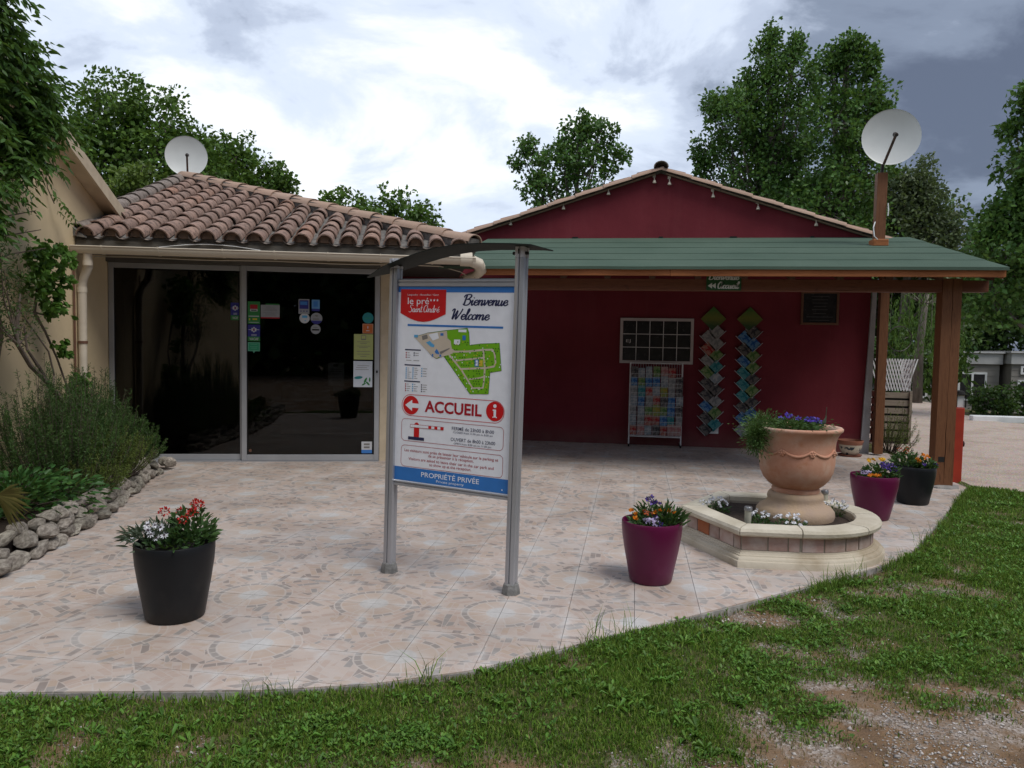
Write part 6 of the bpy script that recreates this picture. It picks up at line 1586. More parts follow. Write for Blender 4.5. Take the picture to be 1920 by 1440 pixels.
for t_, z_, r_ in cl_:
    m = int(34 * (r_ / 0.15) ** 1.6) + 4
    p = np.stack([-3.36 + 0.25 + rng.normal(0, r_ * 0.6, m), -t_ + rng.normal(0, r_ * 0.55, m), z_ + rng.normal(0, r_ * 0.55, m)], 1)
    p[:, 0] = np.maximum(p[:, 0], -3.33)
    p = loc2w(p)
    for k in range(5):              # five pointed lobes make one leaf
        if k == 0: ax = unit(ol[0] * rng.uniform(0.3, 1, (m, 1)) + ol[1] * rng.uniform(-0.8, 0.8, (m, 1)) + np.array([0, 0, 1.0]) * rng.uniform(-1.0, 0.1, (m, 1))); sd_ = unit(np.cross(ax, rdir(m)))
        a_ = (k - 2) * 0.62
        v_, f_ = leafset(p, ax * math.cos(a_) + sd_ * math.sin(a_), 0.075 * (1 - 0.12 * abs(k - 2)), 0.045, 0.08, 0.1)
        Vs.append((v_, f_))
V, F = merge(Vs); np_mesh('foliage', V, F, M_vine, vine)
mb = MB(TR)
mb.tube([(-3.1, -1.60, 0.75), (-3.12, -1.68, 1.0), (-3.2, -1.75, 1.35), (-3.22, -1.95, 1.62), (-3.24, -2.12, 1.80), (-3.22, -2.10, 2.0), (-3.2, -2.15, 2.3)], [0.009, 0.009, 0.010, 0.012, 0.016, 0.012, 0.007], 6)
mb.tube([(-3.0, -2.05, 0.9), (-3.04, -2.30, 1.12), (-3.05, -2.62, 1.30), (-3.06, -2.85, 1.52), (-3.06, -2.82, 1.75), (-3.08, -2.72, 1.95)], [0.024, 0.024, 0.021, 0.019, 0.014, 0.008], 7)
mb.tube([(-3.04, -2.20, 1.04), (-3.03, -2.5, 1.28), (-3.04, -2.7, 1.45), (-3.05, -2.72, 1.66)], [0.018, 0.017, 0.012, 0.008], 6)
mb.tube([(-3.05, -2.18, 1.10), (-3.1, -2.04, 1.18), (-3.1, -2.15, 1.42), (-3.12, -2.45, 1.66), (-3.14, -2.6, 1.80)], [0.012, 0.010, 0.008, 0.007, 0.005], 6)
mb.tube([(-3.23, -2.12, 1.80), (-3.2, -2.0, 1.78), (-3.18, -1.93, 1.80)], [0.010, 0.008, 0.005], 6)
mb.build('stems', M_stem, vine)
olv = empty('wall_shrub', TR @ Vector((-3.1, -2.9, 0)), rad(16), 'twiggy small leaved shrub on the cream wall under the wisteria', 'shrub')
m = 1500; blob = np.array([(2.95, 2.05, 0.26), (2.75, 1.92, 0.22), (2.68, 1.72, 0.17), (3.15, 1.75, 0.25), (3.1, 2.3, 0.25), (2.9, 1.58, 0.14), (2.55, 1.52, 0.09), (2.45, 1.62, 0.06)])
pick = rng.choice(len(blob), m, p=blob[:, 2] ** 2 / (blob[:, 2] ** 2).sum()); q = rng.normal(0, 0.5, (m, 3)) * blob[pick, 2][:, None]
p = np.stack([np.maximum(-3.1 + q[:, 0], -3.33), -blob[pick, 0] + q[:, 1], blob[pick, 1] + q[:, 2]], 1)
v_, f_ = leafset(loc2w(p), rdir(m, 0.2), rng.uniform(0.03, 0.055, m), rng.uniform(0.010, 0.016, m), 0.1); np_mesh('foliage', v_, f_, leafmat('small_shrub_leaf', (0.04, 0.08, 0.022), (0.085, 0.13, 0.036), 0.5, 0.2, 0.35), olv)
mb = MB(TR)
for k in range(12):
    b_ = blob[k % 8]; mb.tube([(-3.05, -2.84, 1.5), (-3.08, -(2.84 + b_[0]) / 2 + 0.05 * math.sin(k), (1.5 + b_[1]) / 2), (-3.1, -b_[0] + 0.1 * math.sin(k * 2.1), b_[1] + 0.1 * math.cos(k * 1.7))], [0.010, 0.007, 0.003], 5)
mb.build('stems', M_stem, olv)

# ------------------------------------------------------------------ flower pots
M_potblack = pm('black_plastic_pot', (0.009, 0.010, 0.012), (0.024, 0.023, 0.023), scale=4.5, lo=0.5, hi=0.8, bump=0.03, rough=0.42, spec=0.25)
M_potplum = pm('plum_plastic_pot', (0.098, 0.004, 0.040), (0.130, 0.022, 0.066), scale=4.5, lo=0.5, hi=0.8, bump=0.03, rough=0.36, spec=0.35)
M_peat = pm('black_potting_soil', (0.018, 0.013, 0.010), (0.035, 0.026, 0.02), scale=40, rough=1.0, bump=0.9, bscale=90)
M_fl = {k: leafmat('petals_' + k, a, b, 0.5, 0.15, 0.2) for k, a, b in (('red', (0.42, 0.010, 0.014), (0.55, 0.03, 0.03)), ('white', (0.62, 0.62, 0.68), (0.70, 0.70, 0.74)), ('orange', (0.62, 0.16, 0.012), (0.70, 0.26, 0.02)), ('violet', (0.045, 0.020, 0.17), (0.10, 0.05, 0.30)), ('yellow', (0.70, 0.36, 0.015), (0.75, 0.45, 0.03)), ('lilac', (0.36, 0.26, 0.52), (0.55, 0.48, 0.66)), ('rust', (0.33, 0.06, 0.02), (0.42, 0.10, 0.03)), ('blue', (0.06, 0.035, 0.34), (0.11, 0.06, 0.45)))}
M_eye = pm('dark_flower_eye', (0.03, 0.015, 0.03), (0.05, 0.03, 0.03), scale=50)
M_pleaf = leafmat('pot_plant_leaf', (0.030, 0.075, 0.022), (0.060, 0.12, 0.035), 0.5, 0.2, 0.3)
M_pleaf2 = leafmat('greyish_plant_leaf', (0.045, 0.070, 0.045), (0.085, 0.11, 0.075), 0.55, 0.15, 0.3)
def heads(pos, nrm, r, npet, kind, parent, eye=True, w=0.5, cup=0.25):
    """flower heads of one kind: rings of petals"""
    for p, nn_ in zip(pos, nrm):
        nn_ = Vector(nn_).normalized(); X = nn_.orthogonal().normalized(); Y = nn_.cross(X); p = Vector(p); ph = rng.uniform(0, 6.28)
        rr = r * rng.uniform(0.85, 1.15)
        D = np.array([tuple(X * math.cos(ph + 2 * math.pi * k / npet) + Y * math.sin(ph + 2 * math.pi * k / npet) + nn_ * (cup + rng.uniform(-0.1, 0.1))) for k in range(npet)])
        V_, F_ = leafset(np.repeat([tuple(p)], npet, 0), D, rr, rr * w, 0.05, 0.05)
        mbx = MB(); mbx.add([tuple(q) for q in V_], [tuple(int(i) for i in q) for q in F_])
        if eye:
            mbx.mi = 1; mbx.lathe([(0.28 * rr, 0), (0.2 * rr, 0.12 * rr)], (0, 0, 0), 7, M=Matrix.Translation(p + nn_ * 0.003) @ nn_.to_track_quat('Z', 'Y').to_matrix().to_4x4(), cap0=True, cap1=True)
        o = mbx.build('flower', [M_fl[kind], M_eye], parent); o['label'] = kind + ' flower'
def globe(pos, r, n, kind, parent):
    """round flower heads made of many small florets"""
    for p in pos:
        D = rdir(n, 0.35); P = np.array(p) + D * r * np.array([1, 1, 0.75]) * rng.uniform(0.6, 1, (n, 1))
        o = np_mesh('flower', *leafset(P, D + rdir(n) * 0.6, r * 0.55, r * 0.42, 0.1), M_fl[kind], parent); o['label'] = kind + ' flower head'
def tuft(parts, parent, mat, name='foliage'):
    """parts: (x, y, z, r, h, n, L, W, up)"""
    Vs = []
    for x, y, z, r, h, n, L, W, u_ in parts:
        a_ = rng.uniform(0, 6.28, n); q = np.sqrt(rng.uniform(0, 1, n)) * r; hh = rng.uniform(0, 1, n) * h * (1 - 0.5 * (q / r) ** 2)
        P = np.stack([x + q * np.cos(a_), y + q * np.sin(a_), z + hh], 1); D = np.stack([np.cos(a_) * q / r, np.sin(a_) * q / r, np.full(n, u_)], 1) + rng.normal(0, 0.35, (n, 3))
        Vs.append(leafset(P, D, rng.uniform(0.7, 1.2, n) * L, rng.uniform(0.7, 1.2, n) * W, 0.15, 0.12))
    V_, F_ = merge(Vs); return np_mesh(name, V_, F_, mat, parent)
def pot(c, r0, r1, h, mat, label, group='large round plastic pots on the terrace', mud=False):
    root = empty('flower_pot', c, 0, label, 'flower pot', group)
    prof = [(r0 * 0.93, 0.0), (r0, 0.012), (r0 + (r1 - r0) * 0.28, h * 0.25), (r0 + (r1 - r0) * 0.62, h * 0.50), (r0 + (r1 - r0) * 0.90, h * 0.74), (r1, h * 0.90), (r1, h * 0.985), (r1 - 0.003, h), (r1 - 0.009, h), (r1 - 0.012, h * 0.97), (r1 - 0.015, h * 0.82)]
    mb = MB(); mb.lathe(prof, c, 48, cap0=True); mb.build('pot', mat, root, auto=60)
    mb = MB(); mb.lathe([(0.01, h * 0.90), (r1 * 0.5, h * 0.895), (r1 - 0.013, h * 0.87)], c, 24, cap0=True); mb.build('soil', M_peat, root)
    return root
# black pot in front, red and white flowers
c = (-2.545, 3.97, 0.0); k = pot(c, 0.160, 0.216, 0.435, M_potblack, 'black pot of red and white flowers nearest the lawn')
tuft([(c[0] + 0.09, c[1] + 0.02, 0.42, 0.12, 0.20, 330, 0.06, 0.022, 0.7), (c[0] + 0.04, c[1] - 0.06, 0.42, 0.13, 0.07, 160, 0.05, 0.018, 0.5)], k, M_pleaf)
tuft([(c[0] - 0.12, c[1] - 0.02, 0.41, 0.13, 0.12, 210, 0.075, 0.014, 0.7), (c[0] - 0.20, c[1] - 0.04, 0.44, 0.07, 0.06, 60, 0.07, 0.014, 0.4), (c[0] - 0.03, c[1] - 0.02, 0.42, 0.10, 0.14, 110, 0.06, 0.013, 0.9)], k, M_pleaf2)
globe([(c[0] + 0.085, c[1] - 0.05, 0.575), (c[0] + 0.125, c[1] - 0.03, 0.61), (c[0] + 0.03, c[1] + 0.02, 0.60), (c[0] + 0.10, c[1] + 0.05, 0.645), (c[0] + 0.15, c[1] + 0.0, 0.65), (c[0] - 0.062, c[1] + 0.0, 0.60)], 0.026, 46, 'red', k)
heads([(c[0] - 0.055, c[1] - 0.10, 0.545), (c[0] - 0.085, c[1] - 0.12, 0.52), (c[0] - 0.06, c[1] - 0.13, 0.50), (c[0] - 0.02, c[1] - 0.10, 0.535), (c[0] - 0.10, c[1] - 0.10, 0.545), (c[0] + 0.02, c[1] - 0.13, 0.50), (c[0] - 0.18, c[1] - 0.12, 0.46), (c[0] - 0.02, c[1] - 0.14, 0.485)], [(rng.uniform(-0.4, 0.4), -0.8, 0.7) for _ in range(8)], 0.026, 9, 'white', k)
# plum pot in front of the basin
c = (0.155, 5.22, 0.0); k = pot(c, 0.142, 0.202, 0.415, M_potplum, 'plum pot of orange and violet flowers in front of the stone basin')
tuft([(c[0] + 0.10, c[1], 0.38, 0.10, 0.12, 240, 0.085, 0.014, 1.0), (c[0], c[1] - 0.02, 0.38, 0.14, 0.07, 200, 0.05, 0.018, 0.6), (c[0] - 0.02, c[1] + 0.06, 0.38, 0.08, 0.14, 120, 0.06, 0.016, 0.9)], k, M_pleaf)
heads([(c[0] + 0.02 + 0.03 * i, c[1] - 0.06 + 0.02 * (i % 3), 0.475 + 0.012 * (i % 2)) for i in range(5)] + [(c[0] - 0.14, c[1] - 0.04, 0.475), (c[0] - 0.11, c[1] - 0.06, 0.46), (c[0] - 0.115, c[1] - 0.09, 0.435)], [(rng.uniform(-0.4, 0.4), -0.6, 0.8) for _ in range(8)], 0.026, 8, 'orange', k, False, 0.6, 0.9)
heads([(c[0] - 0.05 + 0.028 * i, c[1] - 0.05, 0.475 - 0.01 * i) for i in range(4)], [(rng.uniform(-0.4, 0.4), -0.6, 0.8) for _ in range(4)], 0.024, 6, 'rust', k, True, 0.8)
heads([(c[0] - 0.03, c[1] + 0.04, 0.545), (c[0], c[1] + 0.03, 0.53), (c[0] + 0.035, c[1] + 0.03, 0.525), (c[0] - 0.01, c[1] + 0.05, 0.56), (c[0] + 0.05, c[1] - 0.14, 0.415), (c[0] + 0.02, c[1] - 0.1, 0.45)], [(rng.uniform(-0.4, 0.4), -0.6, 0.6) for _ in range(6)], 0.028, 6, 'violet', k, True, 0.7)
heads([(c[0] - 0.045, c[1] - 0.13, 0.438), (c[0] + 0.02, c[1] - 0.14, 0.425), (c[0] - 0.01, c[1] - 0.135, 0.435), (c[0] + 0.03, c[1] - 0.12, 0.445)], [(rng.uniform(-0.4, 0.4), -0.8, 0.6) for _ in range(4)], 0.027, 6, 'lilac', k, True, 0.8)
# plum pot behind the basin
c = (2.265, 7.60, 0.0); k = pot(c, 0.140, 0.212, 0.415, M_potplum, 'plum pot of yellow and violet flowers between basin and black pot')
tuft([(c[0] + 0.05, c[1], 0.38, 0.15, 0.14, 260, 0.06, 0.022, 0.7), (c[0] - 0.08, c[1] - 0.06, 0.38, 0.10, 0.05, 120, 0.045, 0.018, 0.5)], k, M_pleaf)
heads([(c[0] - 0.045, c[1] + 0.02, 0.545), (c[0] - 0.015, c[1], 0.55), (c[0] - 0.06, c[1] - 0.02, 0.535), (c[0] + 0.055, c[1] + 0.04, 0.55), (c[0] + 0.08, c[1] + 0.05, 0.545)], [(rng.uniform(-0.4, 0.4), -0.5, 0.8) for _ in range(5)], 0.030, 9, 'yellow', k, False, 0.6, 0.5)
heads([(c[0] + 0.05 + 0.035 * (i % 4), c[1] - 0.05 - 0.02 * (i % 3), 0.52 - 0.025 * (i // 3)) for i in range(8)], [(rng.uniform(-0.4, 0.4), -0.7, 0.6) for _ in range(8)], 0.028, 6, 'violet', k, True, 0.8)
heads([(c[0] - 0.14 + 0.03 * i, c[1] - 0.10, 0.445) for i in range(3)], [(0, -0.7, 0.7)] * 3, 0.028, 6, 'lilac', k, True, 0.8)
heads([(c[0] - 0.09 + 0.03 * i, c[1] - 0.15, 0.425 + 0.006 * (i % 2)) for i in range(4)], [(0, -0.7, 0.7)] * 4, 0.026, 7, 'orange', k, False, 0.6, 0.5)
# black pot by the corner post
c = (2.90, 8.45, 0.0); k = pot(c, 0.150, 0.205, 0.39, M_potblack, 'black pot of orange flowers beside the brown corner post')
tuft([(c[0] - 0.08, c[1], 0.37, 0.13, 0.18, 260, 0.065, 0.022, 0.8), (c[0] + 0.09, c[1] - 0.04, 0.37, 0.10, 0.09, 160, 0.05, 0.02, 0.6)], k, M_pleaf)
globe([(c[0] - 0.10, c[1] - 0.04, 0.54), (c[0] - 0.07, c[1], 0.56), (c[0] - 0.15, c[1], 0.55)], 0.024, 40, 'rust', k)
heads([(c[0] - 0.01, c[1] - 0.12, 0.475), (c[0] + 0.0, c[1] - 0.13, 0.455), (c[0] + 0.06, c[1] - 0.05, 0.51), (c[0] + 0.10, c[1] - 0.06, 0.495), (c[0] + 0.08, c[1] - 0.08, 0.48)], [(rng.uniform(-0.4, 0.4), -0.6, 0.7) for _ in range(5)], 0.032, 8, 'orange', k, False, 0.6, 0.5)
heads([(c[0] + 0.19, c[1] - 0.05, 0.415), (c[0] + 0.17, c[1] - 0.08, 0.42), (c[0] + 0.04, c[1] - 0.15, 0.43)], [(0.3, -0.6, 0.7)] * 3, 0.026, 6, 'violet', k, True, 0.8)
# painted pot on the floor by the corner trim
spot = empty('painted_pot', (3.20, 11.93, 0), 0, 'small cream pot with dark painted leaves by the corner trim', 'pot')
t = NT('painted_ceramic'); v = t.coord('Position'); sp_ = t.n('ShaderNodeSeparateXYZ', {0: v})
bl_ = t.math('MULTIPLY', t.math('GREATER_THAN', t.noise(t.n('ShaderNodeMapping', {'Vector': v, 'Scale': (1, 1, 0.35)}).outputs[0], 19, 2), 0.54), t.math('LESS_THAN', sp_.outputs[2], 0.145))
c_ = t.mix(bl_, (0.47, 0.42, 0.33), (0.02, 0.03, 0.045)); c_ = t.mix(t.math('GREATER_THAN', sp_.outputs[2], 0.172), c_, (0.26, 0.10, 0.06)); M_paint = t.base(c_, 0.35)
mb = MB(); mb.lathe([(0.11, 0.012), (0.135, 0.05), (0.158, 0.12), (0.165, 0.17), (0.178, 0.19), (0.178, 0.215), (0.165, 0.217), (0.155, 0.17)], (3.20, 11.93, 0.02), 28, cap0=True); mb.build('pot', M_paint, spot, auto=50)
mb = MB(); mb.lathe([(0.15, 0.0), (0.165, 0.022), (0.158, 0.024), (0.12, 0.012)], (3.20, 11.93, 0.002), 24, cap0=True, cap1=True); mb.build('saucer', pm('terracotta_saucer', (0.22, 0.085, 0.055)), spot)
mb = MB(); mb.lathe([(0.01, 0.19), (0.16, 0.185)], (3.20, 11.93, 0.02), 20, cap0=True); mb.build('soil', M_peat, spot)

# ------------------------------------------------------------------ stone basin with the terracotta urn
M_coping = pm('cream_cast_stone', (0.58, 0.53, 0.43), (0.42, 0.37, 0.28), scale=3.2, rough=0.9, bump=0.55, bscale=28, rand=0.06, lo=0.4, hi=0.7)
M_plinth = pm('stained_cast_stone', (0.54, 0.48, 0.385), (0.36, 0.295, 0.21), scale=2.4, rough=0.9, bump=0.4, bscale=35, lo=0.42, hi=0.66)
M_tcotile = pm('weathered_pink_brick_tile', (0.36, 0.235, 0.20), (0.46, 0.37, 0.335), scale=7, rough=0.9, bump=0.4, rand=0.18, lo=0.4, hi=0.62)
M_tco_o = pm('orange_brick_tile', (0.40, 0.135, 0.06), (0.33, 0.12, 0.06), scale=9, rough=0.9, bump=0.3)
M_grout = pm('sandy_grout', (0.36, 0.32, 0.26), (0.28, 0.245, 0.20), scale=12, rough=0.95, bump=0.4)
BC = Vector((1.235, 6.42, 0)); RB = 0.70
def outline(k):
    """plan of the basin, k = outward offset: pointed towards the left, round on the right"""
    pts = []
    for i in range(25):
        a = rad(-90 + 180 * i / 24); pts.append((BC.x + (RB + k) * math.cos(a), BC.y + (RB + k) * math.sin(a)))
    q = k * 0.55
    pts += [(0.80 - q * 0.75, 7.13 + k), (0.43 - k * 1.1, 6.42), (0.80 - q * 0.75, 5.70 - k)]
    return pts
def ring(mb, prof):
    """sweep (offset, z) profile round the plan"""
    L_ = [[(x, y, z) for x, y in outline(k)] for k, z in prof]; n_ = len(L_[0]); vs, fs = [], []
    for l_ in L_: vs += l_
    for r_ in range(len(L_) - 1):
        for i in range(n_): j = (i + 1) % n_; fs.append((r_ * n_ + i, r_ * n_ + j, (r_ + 1) * n_ + j, (r_ + 1) * n_ + i))
    return mb.add(vs, fs)
basin = empty('stone_basin', (1.25, 6.42, 0), 0, 'low cream stone basin faced with brick tiles round the urn', 'planter')
ring(MB(), [(0.045, -0.02), (0.045, 0.042), (0.040, 0.048), (0.030, 0.049)]).build('base_course', M_plinth, basin, auto=40)
ring(MB(), [(0.030, 0.049), (0.026, 0.064), (0.016, 0.072), (0.002, 0.074), (0.000, 0.082), (-0.012, 0.085), (-0.020, 0.097), (-0.028, 0.099), (-0.030, 0.108), (-0.045, 0.109)]).build('plinth_moulding', M_plinth, basin, auto=40)
ring(MB(), [(-0.045, 0.10), (-0.045, 0.222)]).build('wall', M_grout, basin)
ring(MB(), [(-0.19, 0.235), (-0.19, 0.05)]).build('inner_wall', M_grout, basin)
ol_ = outline(-0.045); n_ = len(ol_)
# facing tiles: walk along the outline, each tile a thin curved piece
cum = [0.0]
for i in range(n_): p, q = ol_[i], ol_[(i + 1) % n_]; cum.append(cum[-1] + math.hypot(q[0] - p[0], q[1] - p[1]))
def at_s(s, kk):
    s = s % cum[-1]; i = max(j for j in range(n_) if cum[j] <= s + 1e-9); p, q = ol_[i], ol_[(i + 1) % n_]; f_ = (s - cum[i]) / (cum[i + 1] - cum[i])
    ex, ey = q[0] - p[0], q[1] - p[1]; L_ = math.hypot(ex, ey); return (p[0] + ex * f_ + ey / L_ * kk, p[1] + ey * f_ - ex / L_ * kk)
corner_s = [cum[25], cum[26], cum[27], cum[24], cum[0]]
s = 0.012; ti = 0
while s < cum[-1] - 0.03:
    w = 0.150 + 0.03 * math.sin(ti * 2.7)
    nxt = min([cs for cs in corner_s + [cum[-1]] if cs > s + 0.005], default=cum[-1])
    e_ = min(s + w, nxt - 0.008)
    if nxt - e_ < 0.045: e_ = nxt - 0.010
    if e_ - s > 0.03:
        m_ = 3; vs, fs = [], []
        for q in range(m_ + 1):
            ss = s + (e_ - s) * q / m_
            for kk, zs in ((0.007, (0.112, 0.216)), (0.0, (0.112, 0.216))):
                x, y = at_s(ss, kk); vs += [(x, y, zs[0]), (x, y, zs[1])]
        for q in range(m_):
            a, b = 4 * q, 4 * q + 4
            fs += [(a, b, b + 1, a + 1), (a + 1, b + 1, b + 3, a + 3), (a + 2, b + 2, b, a)]
        fs += [(0, 1, 3, 2), (4 * m_, 4 * m_ + 2, 4 * m_ + 3, 4 * m_ + 1)]
        mx_, my_ = at_s((s + e_) / 2, 0)
        o = MB().add(vs, fs).build('facing_tile', M_tco_o if (0.45 < mx_ < 0.64 and 6.02 < my_ < 6.2) else M_tcotile, basin)
    s = e_ + 0.012; ti += 1
# coping: separate cast stones with bull-nosed edge
cprof = [(-0.175, 0.226), (-0.175, 0.268), (-0.165, 0.279), (-0.03, 0.283), (0.004, 0.277), (0.018, 0.257), (0.014, 0.233), (0.0, 0.221), (-0.04, 0.217)]
ring_pts = [outline(k_) for k_, _ in cprof]
segs_ = [(0, 6), (6, 12), (12, 18), (18, 24), (24, 25), (25, 26), (26, 27), (27, 28)]
for a_, b_ in segs_:
    vs, fs = [], []; cols = list(range(a_, b_ + 1)); K_ = len(cprof)
    ga = 0.004
    for ci_, i in enumerate(cols):
        for r_ in range(K_):
            x, y = ring_pts[r_][i % n_]
            if ci_ in (0, len(cols) - 1):
                o_i = cols[1] if ci_ == 0 else cols[-2]; x2, y2 = ring_pts[r_][o_i % n_]; L_ = math.hypot(x2 - x, y2 - y); x += (x2 - x) / L_ * ga; y += (y2 - y) / L_ * ga
            vs.append((x, y, cprof[r_][1]))
    for ci_ in range(len(cols) - 1):
        for r_ in range(K_): fs.append((ci_ * K_ + r_, (ci_ + 1) * K_ + r_, (ci_ + 1) * K_ + (r_ + 1) % K_, ci_ * K_ + (r_ + 1) % K_))
    fs += [tuple(range(K_)), tuple(reversed(range((len(cols) - 1) * K_, len(cols) * K_)))]
    MB().add(vs, fs).build('coping_stone', M_coping, basin, auto=35)
MB().prism(outline(-0.19), 0.04, 0.215).build('soil', M_soil, basin)

urn = empty('terracotta_urn', (1.335, 6.50, 0.215), 0, 'big terracotta urn with garland relief standing in the stone basin', 'urn')
t = NT('weathered_terracotta'); v = t.coord()
c_ = t.ramp(t.noise(v, 2.6, 6, 0.62), [(0.3, (0.43, 0.19, 0.12)), (0.47, (0.50, 0.27, 0.185)), (0.62, (0.55, 0.39, 0.305))])
c_ = t.mix(t.ramp(t.noise(v, 7, 6, 0.7), [(0.52, (0, 0, 0)), (0.70, (0.75, 0.75, 0.75))]), c_, (0.42, 0.17, 0.08))
c_ = t.mix(t.ramp(t.noise(v, 1.7, 4, 0.6), [(0.50, (0, 0, 0)), (0.66, (0.75, 0.75, 0.75))]), c_, (0.50, 0.40, 0.335))
t.bump(t.noise(v, 60, 4), 0.2, 0.006); M_terra = t.base(c_, 0.85, 0, 0.2)
UC = (1.335, 6.50, 0)
mb = MB(); mb.lathe([(0.182, 0.425), (0.188, 0.446), (0.176, 0.462), (0.215, 0.490), (0.255, 0.535), (0.282, 0.595), (0.293, 0.67), (0.293, 0.74), (0.289, 0.79), (0.294, 0.84), (0.308, 0.885), (0.326, 0.915), (0.342, 0.928), (0.345, 0.945), (0.335, 0.955), (0.30, 0.953), (0.285, 0.93), (0.28, 0.86)], UC, 56, cap0=True); mb.build('body', M_terra, urn, auto=60)
# garland swags and rosettes in relief
mb = MB()
for k_ in range(8):
    a0 = 2 * math.pi * k_ / 8 + 0.2; pts = []
    for q in range(9):
        a = a0 + (2 * math.pi / 8) * q / 8; z = 0.790 - 0.050 * (1 - (2 * q / 8 - 1) ** 2); r_ = 0.293; pts.append((UC[0] + r_ * math.cos(a), UC[1] + r_ * math.sin(a), z))
    mb.tube(pts, [0.006 + 0.007 * math.sin(math.pi * q / 8) for q in range(9)], 7)
mb.build('garland', M_terra, urn, smooth=True)
for k_ in range(8):
    a = 2 * math.pi * k_ / 8 + 0.2; mb = MB(); p = Vector((UC[0] + 0.293 * math.cos(a), UC[1] + 0.293 * math.sin(a), 0.762)); nn_ = Vector((math.cos(a), math.sin(a), 0)); Mq = Matrix.Translation(p) @ nn_.to_track_quat('Z', 'Y').to_matrix().to_4x4()
    for q in range(6): mb.lathe([(0.012, 0), (0.010, 0.008), (0.004, 0.011)], (0.017 * math.cos(q * math.pi / 3), 0.017 * math.sin(q * math.pi / 3), 0), 7, M=Mq, cap1=True)
    mb.lathe([(0.010, 0), (0.008, 0.013), (0.003, 0.015)], (0, 0, 0), 8, M=Mq, cap1=True); mb.build('rosette', M_terra, urn, smooth=True)
mb = MB(); mb.lathe([(0.295, 0.20), (0.306, 0.24), (0.302, 0.275), (0.278, 0.305), (0.240, 0.320), (0.226, 0.340), (0.214, 0.358), (0.220, 0.380), (0.214, 0.404), (0.200, 0.421), (0.17, 0.424)], UC, 48, cap1=True)
mb.build('pedestal', pm('sandy_stone_pedestal', (0.42, 0.30, 0.19), (0.36, 0.265, 0.20), scale=5, rough=0.9, bump=0.5, bscale=45), urn, auto=60)
mb = MB(); mb.lathe([(0.01, 0.935), (0.15, 0.93), (0.286, 0.905)], UC, 24, cap0=True); mb.build('soil', M_peat, urn)
# trailing green cushion over the left of the rim, blue pansies on top
nL = 6000; q = rng.normal(0, 1, (nL, 3)); a_ = rng.uniform(0, 1, nL)
cen = np.where((a_ < 0.42)[:, None], np.array([UC[0] - 0.335, UC[1] - 0.12, 0.875]), np.where((a_ < 0.62)[:, None], np.array([UC[0] - 0.27, UC[1] - 0.05, 0.955]), np.array([UC[0] - 0.08, UC[1] - 0.10, 0.965])))
sd_ = np.where((a_ < 0.42)[:, None], np.array([0.036, 0.070, 0.054]), np.where((a_ < 0.62)[:, None], np.array([0.07, 0.09, 0.045]), np.array([0.11, 0.08, 0.022])))
P = cen + q * sd_; D = unit(q * sd_ + rdir(nL) * 0.03 + np.array([0, 0, 0.02]))
rr_ = np.hypot(P[:, 0] - UC[0], P[:, 1] - UC[1]); ok = (P[:, 2] > 0.945) | (rr_ > 0.33)
v_, f_ = leafset(P[ok], D[ok], rng.uniform(0.022, 0.042, ok.sum()), 0.0085, 0.1, 0.1, 1)
np_mesh('foliage', v_, f_, leafmat('fine_trailing_leaf', (0.040, 0.090, 0.022), (0.080, 0.150, 0.040), 0.55, 0.2, 0.35), urn)
heads([(UC[0] - 0.14 + 0.042 * i, UC[1] - 0.03 - 0.05 * (i % 2), 1.010 + 0.012 * ((i * 3) % 4)) for i in range(4)] + [(UC[0] + 0.05 + 0.03 * (i % 4), UC[1] - 0.06 - 0.03 * (i % 3), 1.000 + 0.012 * (i % 3)) for i in range(9)], [(rng.uniform(-0.5, 0.5), -0.7, 0.6) for _ in range(13)], 0.030, 6, 'blue', urn, True, 0.85)
tuft([(UC[0] + 0.03, UC[1] - 0.05, 0.94, 0.10, 0.04, 90, 0.055, 0.022, 0.5)], urn, M_pleaf)
mb = MB(); mb.add([(UC[0] + 0.155, UC[1] - 0.08, 0.94), (UC[0] + 0.195, UC[1] - 0.09, 1.0), (UC[0] + 0.20, UC[1] - 0.08, 1.055), (UC[0] + 0.165, UC[1] - 0.075, 1.0)], [(0, 1, 2, 3)]); mb.tube([(UC[0] + 0.18, UC[1] - 0.06, 0.95), (UC[0] + 0.20, UC[1] - 0.05, 1.05), (UC[0] + 0.205, UC[1] - 0.05, 1.12)], 0.0025, 4); mb.build('broad_leaf', M_pleaf2, urn)
# white flowering clumps in the basin
for i, (x, y, r_, lab) in enumerate(((0.70, 6.52, 0.11, 'white flowered clump in the pointed corner of the basin'), (1.20, 5.98, 0.12, 'white flowered clump at the front of the basin below the urn'), (1.00, 6.10, 0.07, 'small white flowered clump beside the front solar light'), (1.69, 6.66, 0.11, 'white flowered clump on the round side of the basin'))):
    k = empty('flower_clump', (x, y, 0.215), 0, lab, 'flowers', 'white flowering clumps in the basin')
    tuft([(x, y, 0.205, r_, 0.09, int(1900 * r_), 0.04, 0.013, 0.6)], k, M_pleaf)
    nn = int(220 * r_); aa = rng.uniform(0, 6.28, nn); qq = np.sqrt(rng.uniform(0, 1, nn)) * r_ * 1.1
    heads([(x + qq[j] * math.cos(aa[j]), y + qq[j] * math.sin(aa[j]), 0.285 + 0.05 * (1 - (qq[j] / r_) ** 2) + rng.uniform(-0.015, 0.02)) for j in range(nn)], [(rng.uniform(-0.5, 0.5), -0.5, 0.8) for _ in range(nn)], 0.016, 5, 'white', k, False, 0.9)
